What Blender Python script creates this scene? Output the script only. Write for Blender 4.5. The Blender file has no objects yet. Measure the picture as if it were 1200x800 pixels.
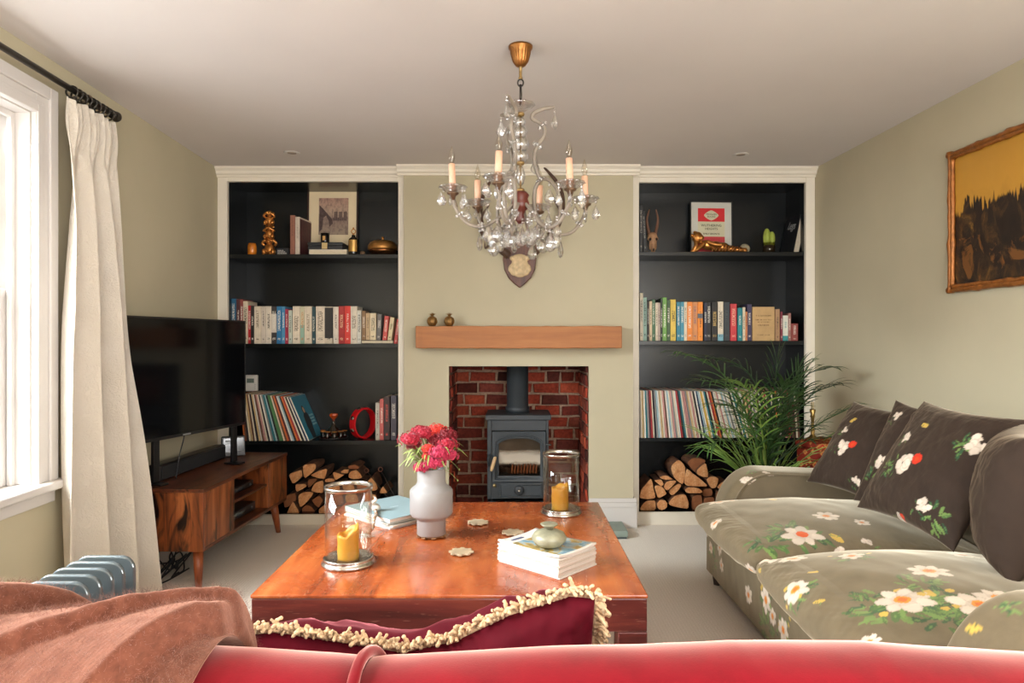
import bpy, math, random
import numpy as np
from mathutils import Vector, Matrix, Euler

RND = random.Random(11)
SC = bpy.context.scene
COL = SC.collection
CAMZ, F = 1.208, 800.0
pi = math.pi


def P(px, py, Y):
    """world point at depth Y that the camera sees at (px, py) of the 1200x800 frame"""
    return Vector(((px - 600) * Y / F, Y, CAMZ - (py - 400) * Y / F))


def X(px, Y):
    return (px - 600) * Y / F


def Z(py, Y):
    return CAMZ - (py - 400) * Y / F


def hexlin(h):
    h = h.lstrip('#')
    out = []
    for i in (0, 2, 4):
        c = int(h[i:i + 2], 16) / 255
        out.append(c / 12.92 if c <= .04045 else ((c + .055) / 1.055) ** 2.4)
    return tuple(out)


def rgba(h):
    return (*hexlin(h), 1) if isinstance(h, str) else (*h[:3], 1)


# ------------------------------------------------------------------ materials
MATS = {}


class NT:
    def __init__(s, name):
        s.m = bpy.data.materials.new(name)
        s.m.use_nodes = True
        s.t = s.m.node_tree
        s.n = s.t.nodes
        s.b = s.n.get('Principled BSDF')
        s.out = s.n.get('Material Output')

    def new(s, typ, **kw):
        n = s.n.new(typ)
        for k, v in kw.items():
            setattr(n, k, v)
        return n

    def link(s, a, b):
        s.t.links.new(a, b)

    def coord(s, kind='Object', scale=(1, 1, 1), rot=(0, 0, 0), loc=(0, 0, 0)):
        tc = s.new('ShaderNodeTexCoord')
        mp = s.new('ShaderNodeMapping')
        mp.inputs['Scale'].default_value = scale
        mp.inputs['Rotation'].default_value = rot
        mp.inputs['Location'].default_value = loc
        s.link(tc.outputs[kind], mp.inputs['Vector'])
        return mp.outputs['Vector']

    def noise(s, vec, scale, detail=4, rough=.55, dist=0):
        n = s.new('ShaderNodeTexNoise')
        n.inputs['Scale'].default_value = scale
        n.inputs['Detail'].default_value = detail
        n.inputs['Roughness'].default_value = rough
        n.inputs['Distortion'].default_value = dist
        if vec is not None:
            s.link(vec, n.inputs['Vector'])
        return n.outputs['Fac']

    def ramp(s, fac, stops):
        r = s.new('ShaderNodeValToRGB')
        cr = r.color_ramp
        while len(cr.elements) < len(stops):
            cr.elements.new(.5)
        for e, (p, c) in zip(cr.elements, stops):
            e.position = p
            e.color = rgba(c)
        s.link(fac, r.inputs['Fac'])
        return r.outputs['Color']

    def math(s, op, a, b=None, c=None):
        n = s.new('ShaderNodeMath', operation=op)
        for i, v in enumerate((a, b, c)):
            if v is None:
                continue
            if isinstance(v, (int, float)):
                n.inputs[i].default_value = v
            else:
                s.link(v, n.inputs[i])
        return n.outputs[0]

    def mix(s, fac, a, b, mode='MIX'):
        n = s.new('ShaderNodeMix', data_type='RGBA', blend_type=mode)
        for sock, v in ((n.inputs[0], fac), (n.inputs[6], a), (n.inputs[7], b)):
            if isinstance(v, (int, float)):
                sock.default_value = v
            elif isinstance(v, (str, tuple)):
                sock.default_value = rgba(v)
            else:
                s.link(v, sock)
        return n.outputs[2]

    def bump(s, height, strength=.3, dist=.002):
        n = s.new('ShaderNodeBump')
        n.inputs['Strength'].default_value = strength
        n.inputs['Distance'].default_value = dist
        s.link(height, n.inputs['Height'])
        s.link(n.outputs['Normal'], s.b.inputs['Normal'])
        return n

    def set(s, **kw):
        for k, v in kw.items():
            s.b.inputs[k.replace('_', ' ')].default_value = v


def shade(c, k):
    return tuple(min(1, x * k) for x in (hexlin(c) if isinstance(c, str) else c))


def M(name, col, rough=.5, metal=0, var=.12, vscale=9, bump=0, bscale=80, bdist=.002, sheen=0, sheen_tint=None,
      sheen_rough=.4, coat=0, spec=.5, stretch=(1, 1, 1), sss=0):
    """plain material whose colour wanders a little with noise"""
    if name in MATS:
        return MATS[name]
    t = NT(name)
    v = t.coord('Object', stretch)
    f = t.noise(v, vscale)
    t.link(t.ramp(f, [(.3, shade(col, 1 - var)), (.7, shade(col, 1 + var))]), t.b.inputs['Base Color'])
    t.set(Roughness=rough, Metallic=metal, Coat_Weight=coat, Specular_IOR_Level=spec, Sheen_Weight=sheen,
          Sheen_Roughness=sheen_rough)
    if sheen_tint:
        t.b.inputs['Sheen Tint'].default_value = rgba(sheen_tint)
    if sss:
        t.set(Subsurface_Weight=sss, Subsurface_Scale=.01)
    if bump:
        t.bump(t.noise(v, bscale, 6), bump, bdist)
    MATS[name] = t.m
    return t.m


def WOOD(name, dark, mid, light, axis='x', rough=.4, coat=0, scale=1.0, bump=.15, knots=0, spec=.5):
    if name in MATS:
        return MATS[name]
    t = NT(name)
    st = {'x': (1.2, 14, 14), 'y': (14, 1.2, 14), 'z': (14, 14, 1.2)}[axis]
    v = t.coord('Object', tuple(a * scale for a in st))
    f1 = t.noise(v, 1.4, 8, .62, .7)
    f2 = t.noise(t.coord('Object', tuple(a * scale * 4 for a in st)), 2.0, 4, .6)
    c = t.ramp(f1, [(.28, dark), (.5, mid), (.72, light)])
    c = t.mix(t.math('MULTIPLY', f2, .45), c, shade(dark, .8))
    if knots:
        k = t.noise(t.coord('Object', tuple(a ** .5 * scale for a in st)), knots, 3, .6, 1.2)
        kk = t.ramp(k, [(.5, (0, 0, 0)), (.66, (1, 1, 1))])
        c = t.mix(kk, c, shade(dark, .35))
    t.link(c, t.b.inputs['Base Color'])
    t.set(Roughness=rough, Coat_Weight=coat, Coat_Roughness=.12, Specular_IOR_Level=spec)
    t.bump(f1, bump, .002)
    MATS[name] = t.m
    return t.m


def VC(name, rough=.8, sheen=.0, sheen_tint='#ffffff', bump=.25, bscale=260, bdist=.0008, spec=.2, fold=0):
    """colour comes from the fabric's own woven or printed pattern, stored per vertex"""
    if name in MATS:
        return MATS[name]
    t = NT(name)
    a = t.new('ShaderNodeAttribute', attribute_name='Col')
    v = t.coord('Object')
    f = t.noise(v, 14, 4)
    k = t.ramp(f, [(.3, (.86, .86, .86)), (.7, (1.1, 1.1, 1.1))])
    t.link(t.mix(1.0, a.outputs['Color'], k, 'MULTIPLY'), t.b.inputs['Base Color'])
    t.set(Roughness=rough, Sheen_Weight=sheen, Sheen_Roughness=.35, Specular_IOR_Level=spec)
    t.b.inputs['Sheen Tint'].default_value = rgba(sheen_tint)
    h = t.noise(v, bscale, 3)
    if fold:
        h2 = t.noise(v, 7, 3, .5, .8)
        h = t.math('ADD', t.math('MULTIPLY', h2, fold), h)
    t.bump(h, bump, bdist)
    MATS[name] = t.m
    return t.m


def SPINE(base, ink, seed, big=False):
    """book cover with rows of small printed marks running down the spine"""
    name = f'book_cover_{seed}'
    t = NT(name)
    tc = t.new('ShaderNodeTexCoord')
    sx = t.new('ShaderNodeSeparateXYZ')
    t.link(tc.outputs['Generated'], sx.inputs[0])
    x, y, z = sx.outputs
    r = random.Random(seed)
    n = t.new('ShaderNodeTexNoise', noise_dimensions='2D')
    cb = t.new('ShaderNodeCombineXYZ')
    t.link(t.math('MULTIPLY', x, 3.0), cb.inputs[0])
    t.link(t.math('MULTIPLY_ADD', z, 60.0, float(seed)), cb.inputs[1])
    t.link(cb.outputs[0], n.inputs['Vector'])
    n.inputs['Scale'].default_value = 1.0
    n.inputs['Detail'].default_value = 1.0
    w = r.uniform(.16, .3)
    ink_m = t.math('GREATER_THAN', n.outputs['Fac'], .5)
    inx = t.math('LESS_THAN', t.math('ABSOLUTE', t.math('SUBTRACT', x, .5)), w)
    z0, z1 = r.uniform(.3, .5), r.uniform(.72, .9)
    inz = t.math('MULTIPLY', t.math('GREATER_THAN', z, z0), t.math('LESS_THAN', z, z1))
    lo = t.math('MULTIPLY', t.math('GREATER_THAN', z, .1), t.math('LESS_THAN', z, .16))
    inz = t.math('MAXIMUM', inz, lo)
    m = t.math('MULTIPLY', t.math('MULTIPLY', ink_m, inx), inz)
    f = t.noise(t.coord('Object'), 30, 3)
    c = t.ramp(f, [(.3, shade(base, .88)), (.7, shade(base, 1.1))])
    if big:
        band = t.math('MULTIPLY', t.math('GREATER_THAN', z, big[0]), t.math('LESS_THAN', z, big[1]))
        c = t.mix(band, c, rgba(big[2])[:3])
    t.link(t.mix(t.math('MULTIPLY', m, .85), c, rgba(ink)[:3]), t.b.inputs['Base Color'])
    t.set(Roughness=.5)
    return t.m


def thin_glass(name, tint='#ffffff', refl=1.0, rough=0.0, ior=1.45):
    if name in MATS:
        return MATS[name]
    t = NT(name)
    tr = t.new('ShaderNodeBsdfTransparent')
    tr.inputs[0].default_value = rgba(tint)
    gl = t.new('ShaderNodeBsdfGlossy')
    gl.inputs['Roughness'].default_value = rough
    fr = t.new('ShaderNodeLayerWeight')
    f5 = t.math('POWER', fr.outputs['Facing'], 4.0)
    mx = t.new('ShaderNodeMixShader')
    t.link(t.math('MULTIPLY', t.math('MULTIPLY_ADD', f5, .7, .035), refl), mx.inputs[0])
    t.link(tr.outputs[0], mx.inputs[1])
    t.link(gl.outputs[0], mx.inputs[2])
    t.link(mx.outputs[0], t.out.inputs['Surface'])
    t.n.remove(t.b)
    MATS[name] = t.m
    return t.m


def crystal(name, tint='#ffffff', clear=.35):
    if name in MATS:
        return MATS[name]
    t = NT(name)
    g = t.new('ShaderNodeBsdfGlass')
    g.inputs['Color'].default_value = rgba(tint)
    g.inputs['IOR'].default_value = 1.5
    g.inputs['Roughness'].default_value = 0.02
    tr = t.new('ShaderNodeBsdfTransparent')
    tr.inputs[0].default_value = rgba(tint)
    mx = t.new('ShaderNodeMixShader')
    mx.inputs[0].default_value = clear
    t.link(g.outputs[0], mx.inputs[1])
    t.link(tr.outputs[0], mx.inputs[2])
    gl = t.new('ShaderNodeBsdfGlossy')
    gl.inputs['Roughness'].default_value = .12
    m2 = t.new('ShaderNodeMixShader')
    m2.inputs[0].default_value = .16
    t.link(mx.outputs[0], m2.inputs[1])
    t.link(gl.outputs[0], m2.inputs[2])
    t.link(m2.outputs[0], t.out.inputs['Surface'])
    t.n.remove(t.b)
    MATS[name] = t.m
    return t.m


# ------------------------------------------------------------------ meshes
class MB:
    def __init__(s):
        s.v, s.f, s.mi, s.sm, s.vc = [], [], [], [], []
        s.col = None

    def add(s, V, Fs, m=0, smooth=False):
        o = len(s.v)
        s.v += [tuple(p) for p in V]
        for f in Fs:
            s.f.append(tuple(i + o for i in f))
            s.mi.append(m)
            s.sm.append(smooth)
        if s.col is not None:
            s.vc += [s.col] * len(V)
        return s

    def box(s, lo, hi, m=0, mat=None):
        (a, b, c), (d, e, f) = lo, hi
        V = [(a, b, c), (d, b, c), (d, e, c), (a, e, c), (a, b, f), (d, b, f), (d, e, f), (a, e, f)]
        if mat is not None:
            V = [mat @ Vector(p) for p in V]
        return s.add(V, [(0, 3, 2, 1), (4, 5, 6, 7), (0, 1, 5, 4), (1, 2, 6, 5), (2, 3, 7, 6), (3, 0, 4, 7)], m)

    def prism(s, ring, ext, m=0, mside=None, smooth=False):
        ring = [Vector(p) for p in ring]
        ext = Vector(ext)
        n = len(ring)
        c = sum(ring, Vector()) / n
        nrm = Vector()
        for i in range(n):
            nrm += (ring[i] - c).cross(ring[(i + 1) % n] - c)
        if nrm.dot(ext) > 0:
            ring = ring[::-1]
        V = ring + [p + ext for p in ring]
        s.add(V, [tuple(range(n)), tuple(range(2 * n - 1, n - 1, -1))], m)
        o = len(s.v) - 2 * n
        for i in range(n):
            j = (i + 1) % n
            s.f.append((o + i, o + n + i, o + n + j, o + j))
            s.mi.append(m if mside is None else mside)
            s.sm.append(smooth)
        return s

    def lathe(s, prof, n=24, c=(0, 0, 0), m=0, smooth=True, axis=None, ripple=None):
        """prof: [(radius, height)], bottom to top"""
        V, Fs = [], []
        A = Matrix.Identity(3) if axis is None else Vector((0, 0, 1)).rotation_difference(Vector(axis)).to_matrix()
        c = Vector(c)
        k = len(prof)
        for r, h in prof:
            for i in range(n):
                a = 2 * pi * i / n
                rr = r * (1 + (ripple(a, h) if ripple else 0))
                V.append(A @ Vector((rr * math.cos(a), rr * math.sin(a), h)) + c)
        for j in range(k - 1):
            for i in range(n):
                i2 = (i + 1) % n
                Fs.append((j * n + i, j * n + i2, (j + 1) * n + i2, (j + 1) * n + i))
        ring_ = prof[0] == prof[-1]
        if prof[0][0] > 1e-6 and not ring_:
            Fs.append(tuple(range(n - 1, -1, -1)))
        if prof[-1][0] > 1e-6 and not ring_:
            Fs.append(tuple(range((k - 1) * n, k * n)))
        return s.add(V, Fs, m, smooth)

    def tube(s, pts, rad, n=10, m=0, smooth=True, flat=1.0, up=None, caps=True):
        pts = [Vector(p) for p in pts]
        k = len(pts)
        if not hasattr(rad, '__len__'):
            rad = [rad] * k
        T = []
        for i in range(k):
            d = pts[min(i + 1, k - 1)] - pts[max(i - 1, 0)]
            T.append(d.normalized() if d.length > 1e-9 else Vector((0, 0, 1)))
        u = Vector(up) if up is not None else (Vector((0, 0, 1)) if abs(T[0].z) < .9 else Vector((1, 0, 0)))
        u = (u - T[0] * u.dot(T[0])).normalized()
        V, Fs = [], []
        for i in range(k):
            u = u - T[i] * u.dot(T[i])
            u = u.normalized() if u.length > 1e-6 else T[i].orthogonal().normalized()
            w = T[i].cross(u)
            for j in range(n):
                a = 2 * pi * j / n
                V.append(pts[i] + u * (math.cos(a) * rad[i] * flat) + w * (math.sin(a) * rad[i]))
        for i in range(k - 1):
            for j in range(n):
                j2 = (j + 1) % n
                Fs.append((i * n + j, i * n + j2, (i + 1) * n + j2, (i + 1) * n + j))
        if caps:
            Fs.append(tuple(range(n - 1, -1, -1)))
            Fs.append(tuple(range((k - 1) * n, k * n)))
        return s.add(V, Fs, m, smooth)

    def ell(s, c, r, rot=None, seg=16, rings=10, m=0, smooth=True):
        c = Vector(c)
        if not hasattr(r, '__len__'):
            r = (r, r, r)
        A = Euler(rot).to_matrix() if rot is not None else Matrix.Identity(3)
        V = [c + A @ Vector((0, 0, -r[2]))]
        for i in range(1, rings):
            p = -pi / 2 + pi * i / rings
            for j in range(seg):
                a = 2 * pi * j / seg
                V.append(c + A @ Vector((r[0] * math.cos(p) * math.cos(a), r[1] * math.cos(p) * math.sin(a), r[2] * math.sin(p))))
        V.append(c + A @ Vector((0, 0, r[2])))
        Fs = []
        for j in range(seg):
            Fs.append((0, 1 + (j + 1) % seg, 1 + j))
            for i in range(rings - 2):
                a = 1 + i * seg
                Fs.append((a + j, a + (j + 1) % seg, a + seg + (j + 1) % seg, a + seg + j))
            a = 1 + (rings - 2) * seg
            Fs.append((a + j, a + (j + 1) % seg, len(V) - 1))
        return s.add(V, Fs, m, smooth)

    def xf(s, mat, start=0):
        s.v[start:] = [tuple(mat @ Vector(p)) for p in s.v[start:]]
        return s

    def build(s, name, mats, parent=None, bevel=0, seg=2, origin=None, world=False, remesh=0, subsurf=0, angle=35):
        if not isinstance(mats, (list, tuple)):
            mats = [mats]
        V = s.v
        if world and parent is not None:
            inv = W(parent).inverted()
            V = [tuple(inv @ Vector(p)) for p in V]
        if origin is not None:
            o = Vector(origin)
            V = [tuple(Vector(p) - o) for p in V]
        me = bpy.data.meshes.new(name)
        me.from_pydata(V, [], s.f)
        for m in mats:
            me.materials.append(m)
        me.polygons.foreach_set('material_index', s.mi)
        me.polygons.foreach_set('use_smooth', s.sm)
        if s.vc:
            a = me.color_attributes.new('Col', 'FLOAT_COLOR', 'POINT')
            a.data.foreach_set('color', np.array([(*c[:3], 1) for c in s.vc], dtype=np.float32).ravel())
        me.update()
        ob = bpy.data.objects.new(name, me)
        COL.objects.link(ob)
        if parent is not None:
            ob.parent = parent
        if origin is not None:
            ob.location = origin
        if remesh:
            r = ob.modifiers.new('remesh', 'REMESH')
            r.mode = 'VOXEL'
            r.voxel_size = remesh
            r.use_smooth_shade = True
            sm = ob.modifiers.new('smooth', 'SMOOTH')
            sm.iterations = 3
        if bevel:
            b = ob.modifiers.new('bevel', 'BEVEL')
            b.width = bevel
            b.segments = seg
            b.limit_method = 'ANGLE'
            b.angle_limit = math.radians(angle)
        if subsurf:
            b = ob.modifiers.new('subsurf', 'SUBSURF')
            b.levels = b.render_levels = subsurf
        return ob


def W(o):
    """world matrix from the transforms themselves (no depsgraph needed)"""
    m = Matrix.LocRotScale(o.location, o.rotation_euler, o.scale)
    return W(o.parent) @ m if o.parent else m


def np_mesh(name, V, Q, mats, parent=None, cols=None, world=False, smooth=True, origin=None):
    V = np.asarray(V, dtype=np.float64).reshape(-1, 3)
    if world and parent is not None:
        inv = np.array(W(parent).inverted())
        V = V @ inv[:3, :3].T + inv[:3, 3]
    if origin is not None:
        V = V - np.array(origin)
    Q = np.asarray(Q, dtype=np.int32)
    me = bpy.data.meshes.new(name)
    me.vertices.add(len(V))
    me.vertices.foreach_set('co', V.astype(np.float32).ravel())
    k = Q.shape[1]
    me.loops.add(Q.size)
    me.loops.foreach_set('vertex_index', Q.ravel())
    me.polygons.add(len(Q))
    me.polygons.foreach_set('loop_start', np.arange(0, Q.size, k, dtype=np.int32))
    me.polygons.foreach_set('use_smooth', np.full(len(Q), smooth))
    if not isinstance(mats, (list, tuple)):
        mats = [mats]
    for m in mats:
        me.materials.append(m)
    if cols is not None:
        a = me.color_attributes.new('Col', 'FLOAT_COLOR', 'POINT')
        c = np.ones((len(V), 4), dtype=np.float32)
        c[:, :3] = np.asarray(cols).reshape(-1, 3)
        a.data.foreach_set('color', c.ravel())
    me.update(calc_edges=True)
    me.validate()
    ob = bpy.data.objects.new(name, me)
    COL.objects.link(ob)
    if parent is not None:
        ob.parent = parent
    if origin is not None:
        ob.location = origin
    return ob


def quads(n, m, wrap_n=False, wrap_m=False, off=0, flip=False):
    i = np.arange(n if wrap_n else n - 1)
    j = np.arange(m if wrap_m else m - 1)
    I, J = np.meshgrid(i, j, indexing='ij')
    I2, J2 = (I + 1) % n, (J + 1) % m
    q = np.stack([I * m + J, I2 * m + J, I2 * m + J2, I * m + J2], -1).reshape(-1, 4) + off
    return q[:, ::-1] if flip else q


def wob(p, freq, seed, octaves=3):
    """smooth pseudo-noise on an (...,3) array, about -1..1"""
    r = np.random.RandomState(seed)
    out = np.zeros(p.shape[:-1])
    amp, tot = 1.0, 0
    for o in range(octaves):
        for k in range(4):
            d = r.normal(size=3)
            d /= np.linalg.norm(d)
            out += amp * np.sin((p @ d) * freq * (1 + .3 * k) + r.uniform(0, 6.28) + 1.2 * np.sin((p @ r.normal(size=3)) * freq * .5)) / 4
        tot += amp
        amp *= .5
        freq *= 2.1
    return out / tot * 1.6


# ------------------------------------------------------------------ scene bookkeeping
def tag(o, label=None, cat=None, group=None, kind=None):
    if label:
        o['label'] = label
    if cat:
        o['category'] = cat
    if group:
        o['group'] = group
    if kind:
        o['kind'] = kind
    return o


def thing(name, label, cat, loc=(0, 0, 0), rotz=0, group=None, rot=None):
    o = bpy.data.objects.new(name, None)
    o.empty_display_size = .05
    COL.objects.link(o)
    o.location = loc
    o.rotation_euler = rot if rot is not None else (0, 0, rotz)
    return tag(o, label, cat, group)


ORD = ['zeroth', 'first', 'second', 'third', 'fourth', 'fifth', 'sixth', 'seventh', 'eighth', 'ninth', 'tenth', 'eleventh',
       'twelfth', 'thirteenth', 'fourteenth', 'fifteenth', 'sixteenth', 'seventeenth', 'eighteenth', 'nineteenth']
TENS = ['', '', 'twent', 'thirt', 'fort', 'fift', 'sixt', 'sevent', 'eight', 'ninet']


def ordinal(n):
    if n < 20:
        return ORD[n]
    if n >= 100:
        return 'hundredth' if n == 100 else 'hundred-and-' + ordinal(n - 100)
    t, u = divmod(n, 10)
    return TENS[t] + 'ieth' if u == 0 else TENS[t] + 'y-' + ORD[u]


def spline(pts, n=8):
    """Catmull-Rom through 3-D points"""
    pts = [Vector(p) for p in pts]
    out = []
    for i in range(len(pts) - 1):
        p0, p1, p2, p3 = pts[max(i - 1, 0)], pts[i], pts[i + 1], pts[min(i + 2, len(pts) - 1)]
        for k in range(n):
            t = k / n
            out.append(.5 * ((2 * p1) + (p2 - p0) * t + (2 * p0 - 5 * p1 + 4 * p2 - p3) * t * t + (3 * p1 - p0 - 3 * p2 + p3) * t ** 3))
    out.append(pts[-1])
    return out


def text_mesh(txt, size, name, mat, parent, loc, rot, align='CENTER', depth=.0004, shear=0):
    cu = bpy.data.curves.new(name, 'FONT')
    cu.body = txt
    cu.size = size
    cu.align_x = align
    cu.align_y = 'CENTER'
    cu.extrude = depth
    cu.shear = shear
    cu.materials.append(mat)
    tmp = bpy.data.objects.new(name, cu)
    COL.objects.link(tmp)
    dg = bpy.context.evaluated_depsgraph_get()
    me = bpy.data.meshes.new_from_object(tmp.evaluated_get(dg))
    bpy.data.objects.remove(tmp)
    me.name = name
    ob = bpy.data.objects.new(name, me)
    COL.objects.link(ob)
    ob.parent = parent
    ob.location = loc
    ob.rotation_euler = rot
    return ob
# ================================================================== the room
def wl(y):
    return -1.854 - .0415 * (y - 2.472)


def wr(y):
    return 2.06 - .0378 * (y - 2.747)


CEIL = 2.348
YB = 4.44          # chimney breast face
YF = 4.50          # face of the alcove joinery
YR = -1.35         # rear wall, behind the camera

WALLP = M('wall_paint', '#b8af95', .85, var=.03, vscale=3, bump=.06, bscale=220, bdist=.001, spec=.25)
CEILP = M('ceiling_paint', '#d2ccc8', .9, var=.02, vscale=2, bump=.04, bscale=160, bdist=.001, spec=.2)
TRIM = M('white_gloss_paint', '#cac5c0', .35, var=.02, vscale=6, bump=.03, bscale=30)
CREAM = M('cream_joinery_paint', '#e0d8c8', .5, var=.03, vscale=6, bump=.03, bscale=30)
DARK = M('blue_black_joinery_paint', '#111415', .27, var=.2, vscale=5, spec=.4, bump=.05, bscale=40, stretch=(1, 1, 3))


def carpet():
    t = NT('woven_carpet')
    v = t.coord('Object')
    w = t.new('ShaderNodeTexWave', wave_type='BANDS', bands_direction='X')
    w.inputs['Scale'].default_value = 22
    w.inputs['Distortion'].default_value = 1.5
    w.inputs['Detail'].default_value = 2
    w.inputs['Detail Scale'].default_value = 3
    t.link(v, w.inputs['Vector'])
    n = t.noise(v, 160, 3)
    big = t.noise(v, 2.5, 3)
    c = t.ramp(n, [(.25, '#d2c8ba'), (.75, '#ece4d8')])
    c = t.mix(t.math('MULTIPLY', big, .12), c, '#d0c4b4')
    c = t.mix(t.math('MULTIPLY', w.outputs['Fac'], .08), c, '#b9ac9a')
    t.link(c, t.b.inputs['Base Color'])
    t.set(Roughness=.95, Sheen_Weight=.2, Specular_IOR_Level=.1)
    t.bump(t.math('ADD', n, t.math('MULTIPLY', w.outputs['Fac'], .8)), .3, .003)
    return t.m


CARPET = carpet()


def st(o):
    o['kind'] = 'structure'
    return o


st(MB().box((-2.3, YR - .2, -.08), (2.5, 5.2, 0)).build('floor', CARPET))
st(MB().box((-2.3, YR - .2, CEIL), (2.5, 5.2, CEIL + .1)).build('ceiling', CEILP))


def skewbox(mb, fn, y0, y1, d0, d1, z0, z1, m=0):
    """box that follows a slightly skewed wall line x = fn(y); d = offset from the wall face"""
    V = [(fn(y) + d, y, z) for z in (z0, z1) for (y, d) in ((y0, d0), (y1, d0), (y1, d1), (y0, d1))]
    return mb.add(V, [(0, 1, 2, 3), (7, 6, 5, 4), (0, 4, 5, 1), (1, 5, 6, 2), (2, 6, 7, 3), (3, 7, 4, 0)], m)


# window opening in the left wall
WY0, WY1, WZ0, WZ1 = 1.40, 2.64, .655, 2.096
mb = MB()
# a second window of the same size lies farther along this wall, beside the viewer
VY0, VY1 = -.45, .79
skewbox(mb, wl, YR - .2, VY0, -.22, 0, 0, CEIL)
skewbox(mb, wl, VY0, VY1, -.22, 0, 0, WZ0)
skewbox(mb, wl, VY0, VY1, -.22, 0, WZ1, CEIL)
skewbox(mb, wl, VY1, WY0, -.22, 0, 0, CEIL)
skewbox(mb, wl, WY1, 5.1, -.22, 0, 0, CEIL)
skewbox(mb, wl, WY0, WY1, -.22, 0, 0, WZ0 - .036)
skewbox(mb, wl, WY0, WY1, -.22, 0, WZ1, CEIL)
st(mb.build('wall_left', WALLP))
mb = skewbox(MB(), wr, -.1, 5.1, 0, .2, 0, CEIL)
skewbox(mb, wr, YR - .2, -1.15, 0, .2, 0, CEIL)
skewbox(mb, wr, -1.15, -.1, 0, .2, 0, .3)  # opening added out of view for the side fill light
skewbox(mb, wr, -1.15, -.1, 0, .2, 2.1, CEIL)
st(mb.build('wall_right', WALLP))
st(MB().box((-2.2, 5.12, 0), (2.3, 5.3, CEIL)).build('wall_back', WALLP))
# unseen rear wall, with a wide opening added to let fill light in
mb = MB()
mb.box((-2.2, YR - .18, 0), (-.3, YR, CEIL)).box((2.0, YR - .18, 0), (2.4, YR, CEIL))
mb.box((-.3, YR - .18, 0), (2.0, YR, .2)).box((-.3, YR - .18, 2.15), (2.0, YR, CEIL))
st(mb.build('wall_rear', WALLP))
# chimney breast with the fireplace opening
BX0, BX1 = X(473, YB), X(742, YB)
FX0, FX1, FZ = X(526, YB), X(690, YB), Z(429, YB)
mb = MB()
mb.box((BX0, YB, 0), (FX0, 5.12, CEIL)).box((FX1, YB, 0), (BX1, 5.12, CEIL)).box((FX0, YB, FZ), (FX1, 5.12, CEIL))
st(mb.build('wall_chimney', WALLP))


# brick lining of the fireplace: every brick modelled in one mesh
def bricks():
    t = NT('old_red_brick')
    a = t.new('ShaderNodeAttribute', attribute_name='Col')
    v = t.coord('Object')
    n = t.noise(v, 45, 5, .65)
    k = t.ramp(n, [(.25, (.5, .48, .46)), (.7, (1.25, 1.2, 1.15))])
    t.link(t.mix(1.0, a.outputs['Color'], k, 'MULTIPLY'), t.b.inputs['Base Color'])
    t.set(Roughness=.85, Specular_IOR_Level=.25)
    t.bump(n, .6, .004)
    return t.m


mb = MB()
r = random.Random(5)
y1 = 5.0
mort = hexlin('#a58a76')


def brickrow(o, u, length, z, odd, nrm):
    x = -.1 if odd else 0.0
    while x < length:
        w = r.choice((.105, .16, .2, .2))
        a, b = max(x, 0) + .007, min(x + w, length) - .007
        if b - a > .02:
            soot = .45 if z > .85 and r.random() < .6 else (.55 if r.random() < .18 else 1)
            c = r.choice(('#8f3a28', '#9c402c', '#6f2d22', '#a84c33', '#5a2a22', '#8a4433', '#7a3a30'))
            mb.col = shade(c, soot * r.uniform(.8, 1.1))
            p = Vector(o) + Vector(u) * a + Vector((0, 0, z)) + Vector(nrm) * r.uniform(0, .006)
            j = [Vector((r.uniform(-.005, .005), 0, r.uniform(-.005, .005))) for _ in range(4)]
            U, N, h = Vector(u) * (b - a), Vector(nrm), .068
            in_ = [p + j[0], p + U + j[1], p + U + Vector((0, 0, h)) + j[2], p + Vector((0, 0, h)) + j[3]]
            cc = sum(in_, Vector()) / 4
            top = [q + (cc - q) * .07 + N * .012 for q in in_]
            mb.add(in_ + top, [(4, 5, 6, 7), (0, 1, 5, 4), (1, 2, 6, 5), (2, 3, 7, 6), (3, 0, 4, 7)])
        x += w


for i in range(13):
    z = i * .083 + .004
    brickrow((FX0, y1, 0), (1, 0, 0), FX1 - FX0, z, i % 2, (0, -1, 0))
    brickrow((FX0 + .001, YB + .01, 0), (0, 1, 0), y1 - YB - .01, z, (i + 1) % 2, (1, 0, 0))
    brickrow((FX1 - .001, y1, 0), (0, -1, 0), y1 - YB - .01, z, i % 2, (-1, 0, 0))
mb.col = mort
mb.box((FX0 - .02, y1 + .001, 0), (FX1 + .02, y1 + .05, FZ + .05))
mb.box((FX0 - .03, YB + .02, 0), (FX0 + .0005, y1 + .03, FZ))
mb.box((FX1 - .0005, YB + .02, 0), (FX1 + .03, y1 + .03, FZ))
mb.col = hexlin('#1b1a1a')
mb.box((FX0, YB + .25, FZ - .012), (FX1, y1, FZ - .002))
mb.col = hexlin('#3b3230')
mb.box((FX0, YB + .01, 0), (FX1, y1, .02))
st(mb.build('wall_fireplace', bricks()))

# skirting
def skirt(name, pts_fn, y_or, parts):
    mb = MB()
    for p in parts:
        p(mb)
    return st(mb.build(name, TRIM, bevel=.004))


def skirt_profile(mb, a, b, out, ends=0):
    """stepped skirting board from a to b (xy), face offset along out"""
    a, b, out = Vector((*a, 0)), Vector((*b, 0)), Vector((*out, 0))
    for d, z0, z1 in ((.026, 0, .135), (.02, .135, .165), (.012, .165, .19)):
        ring = [a + Vector((0, 0, z0)), b + Vector((0, 0, z0)), b + Vector((0, 0, z1)), a + Vector((0, 0, z1))]
        mb.prism([q + out * d for q in ring], -out * (d - .001))
    return mb


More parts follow.
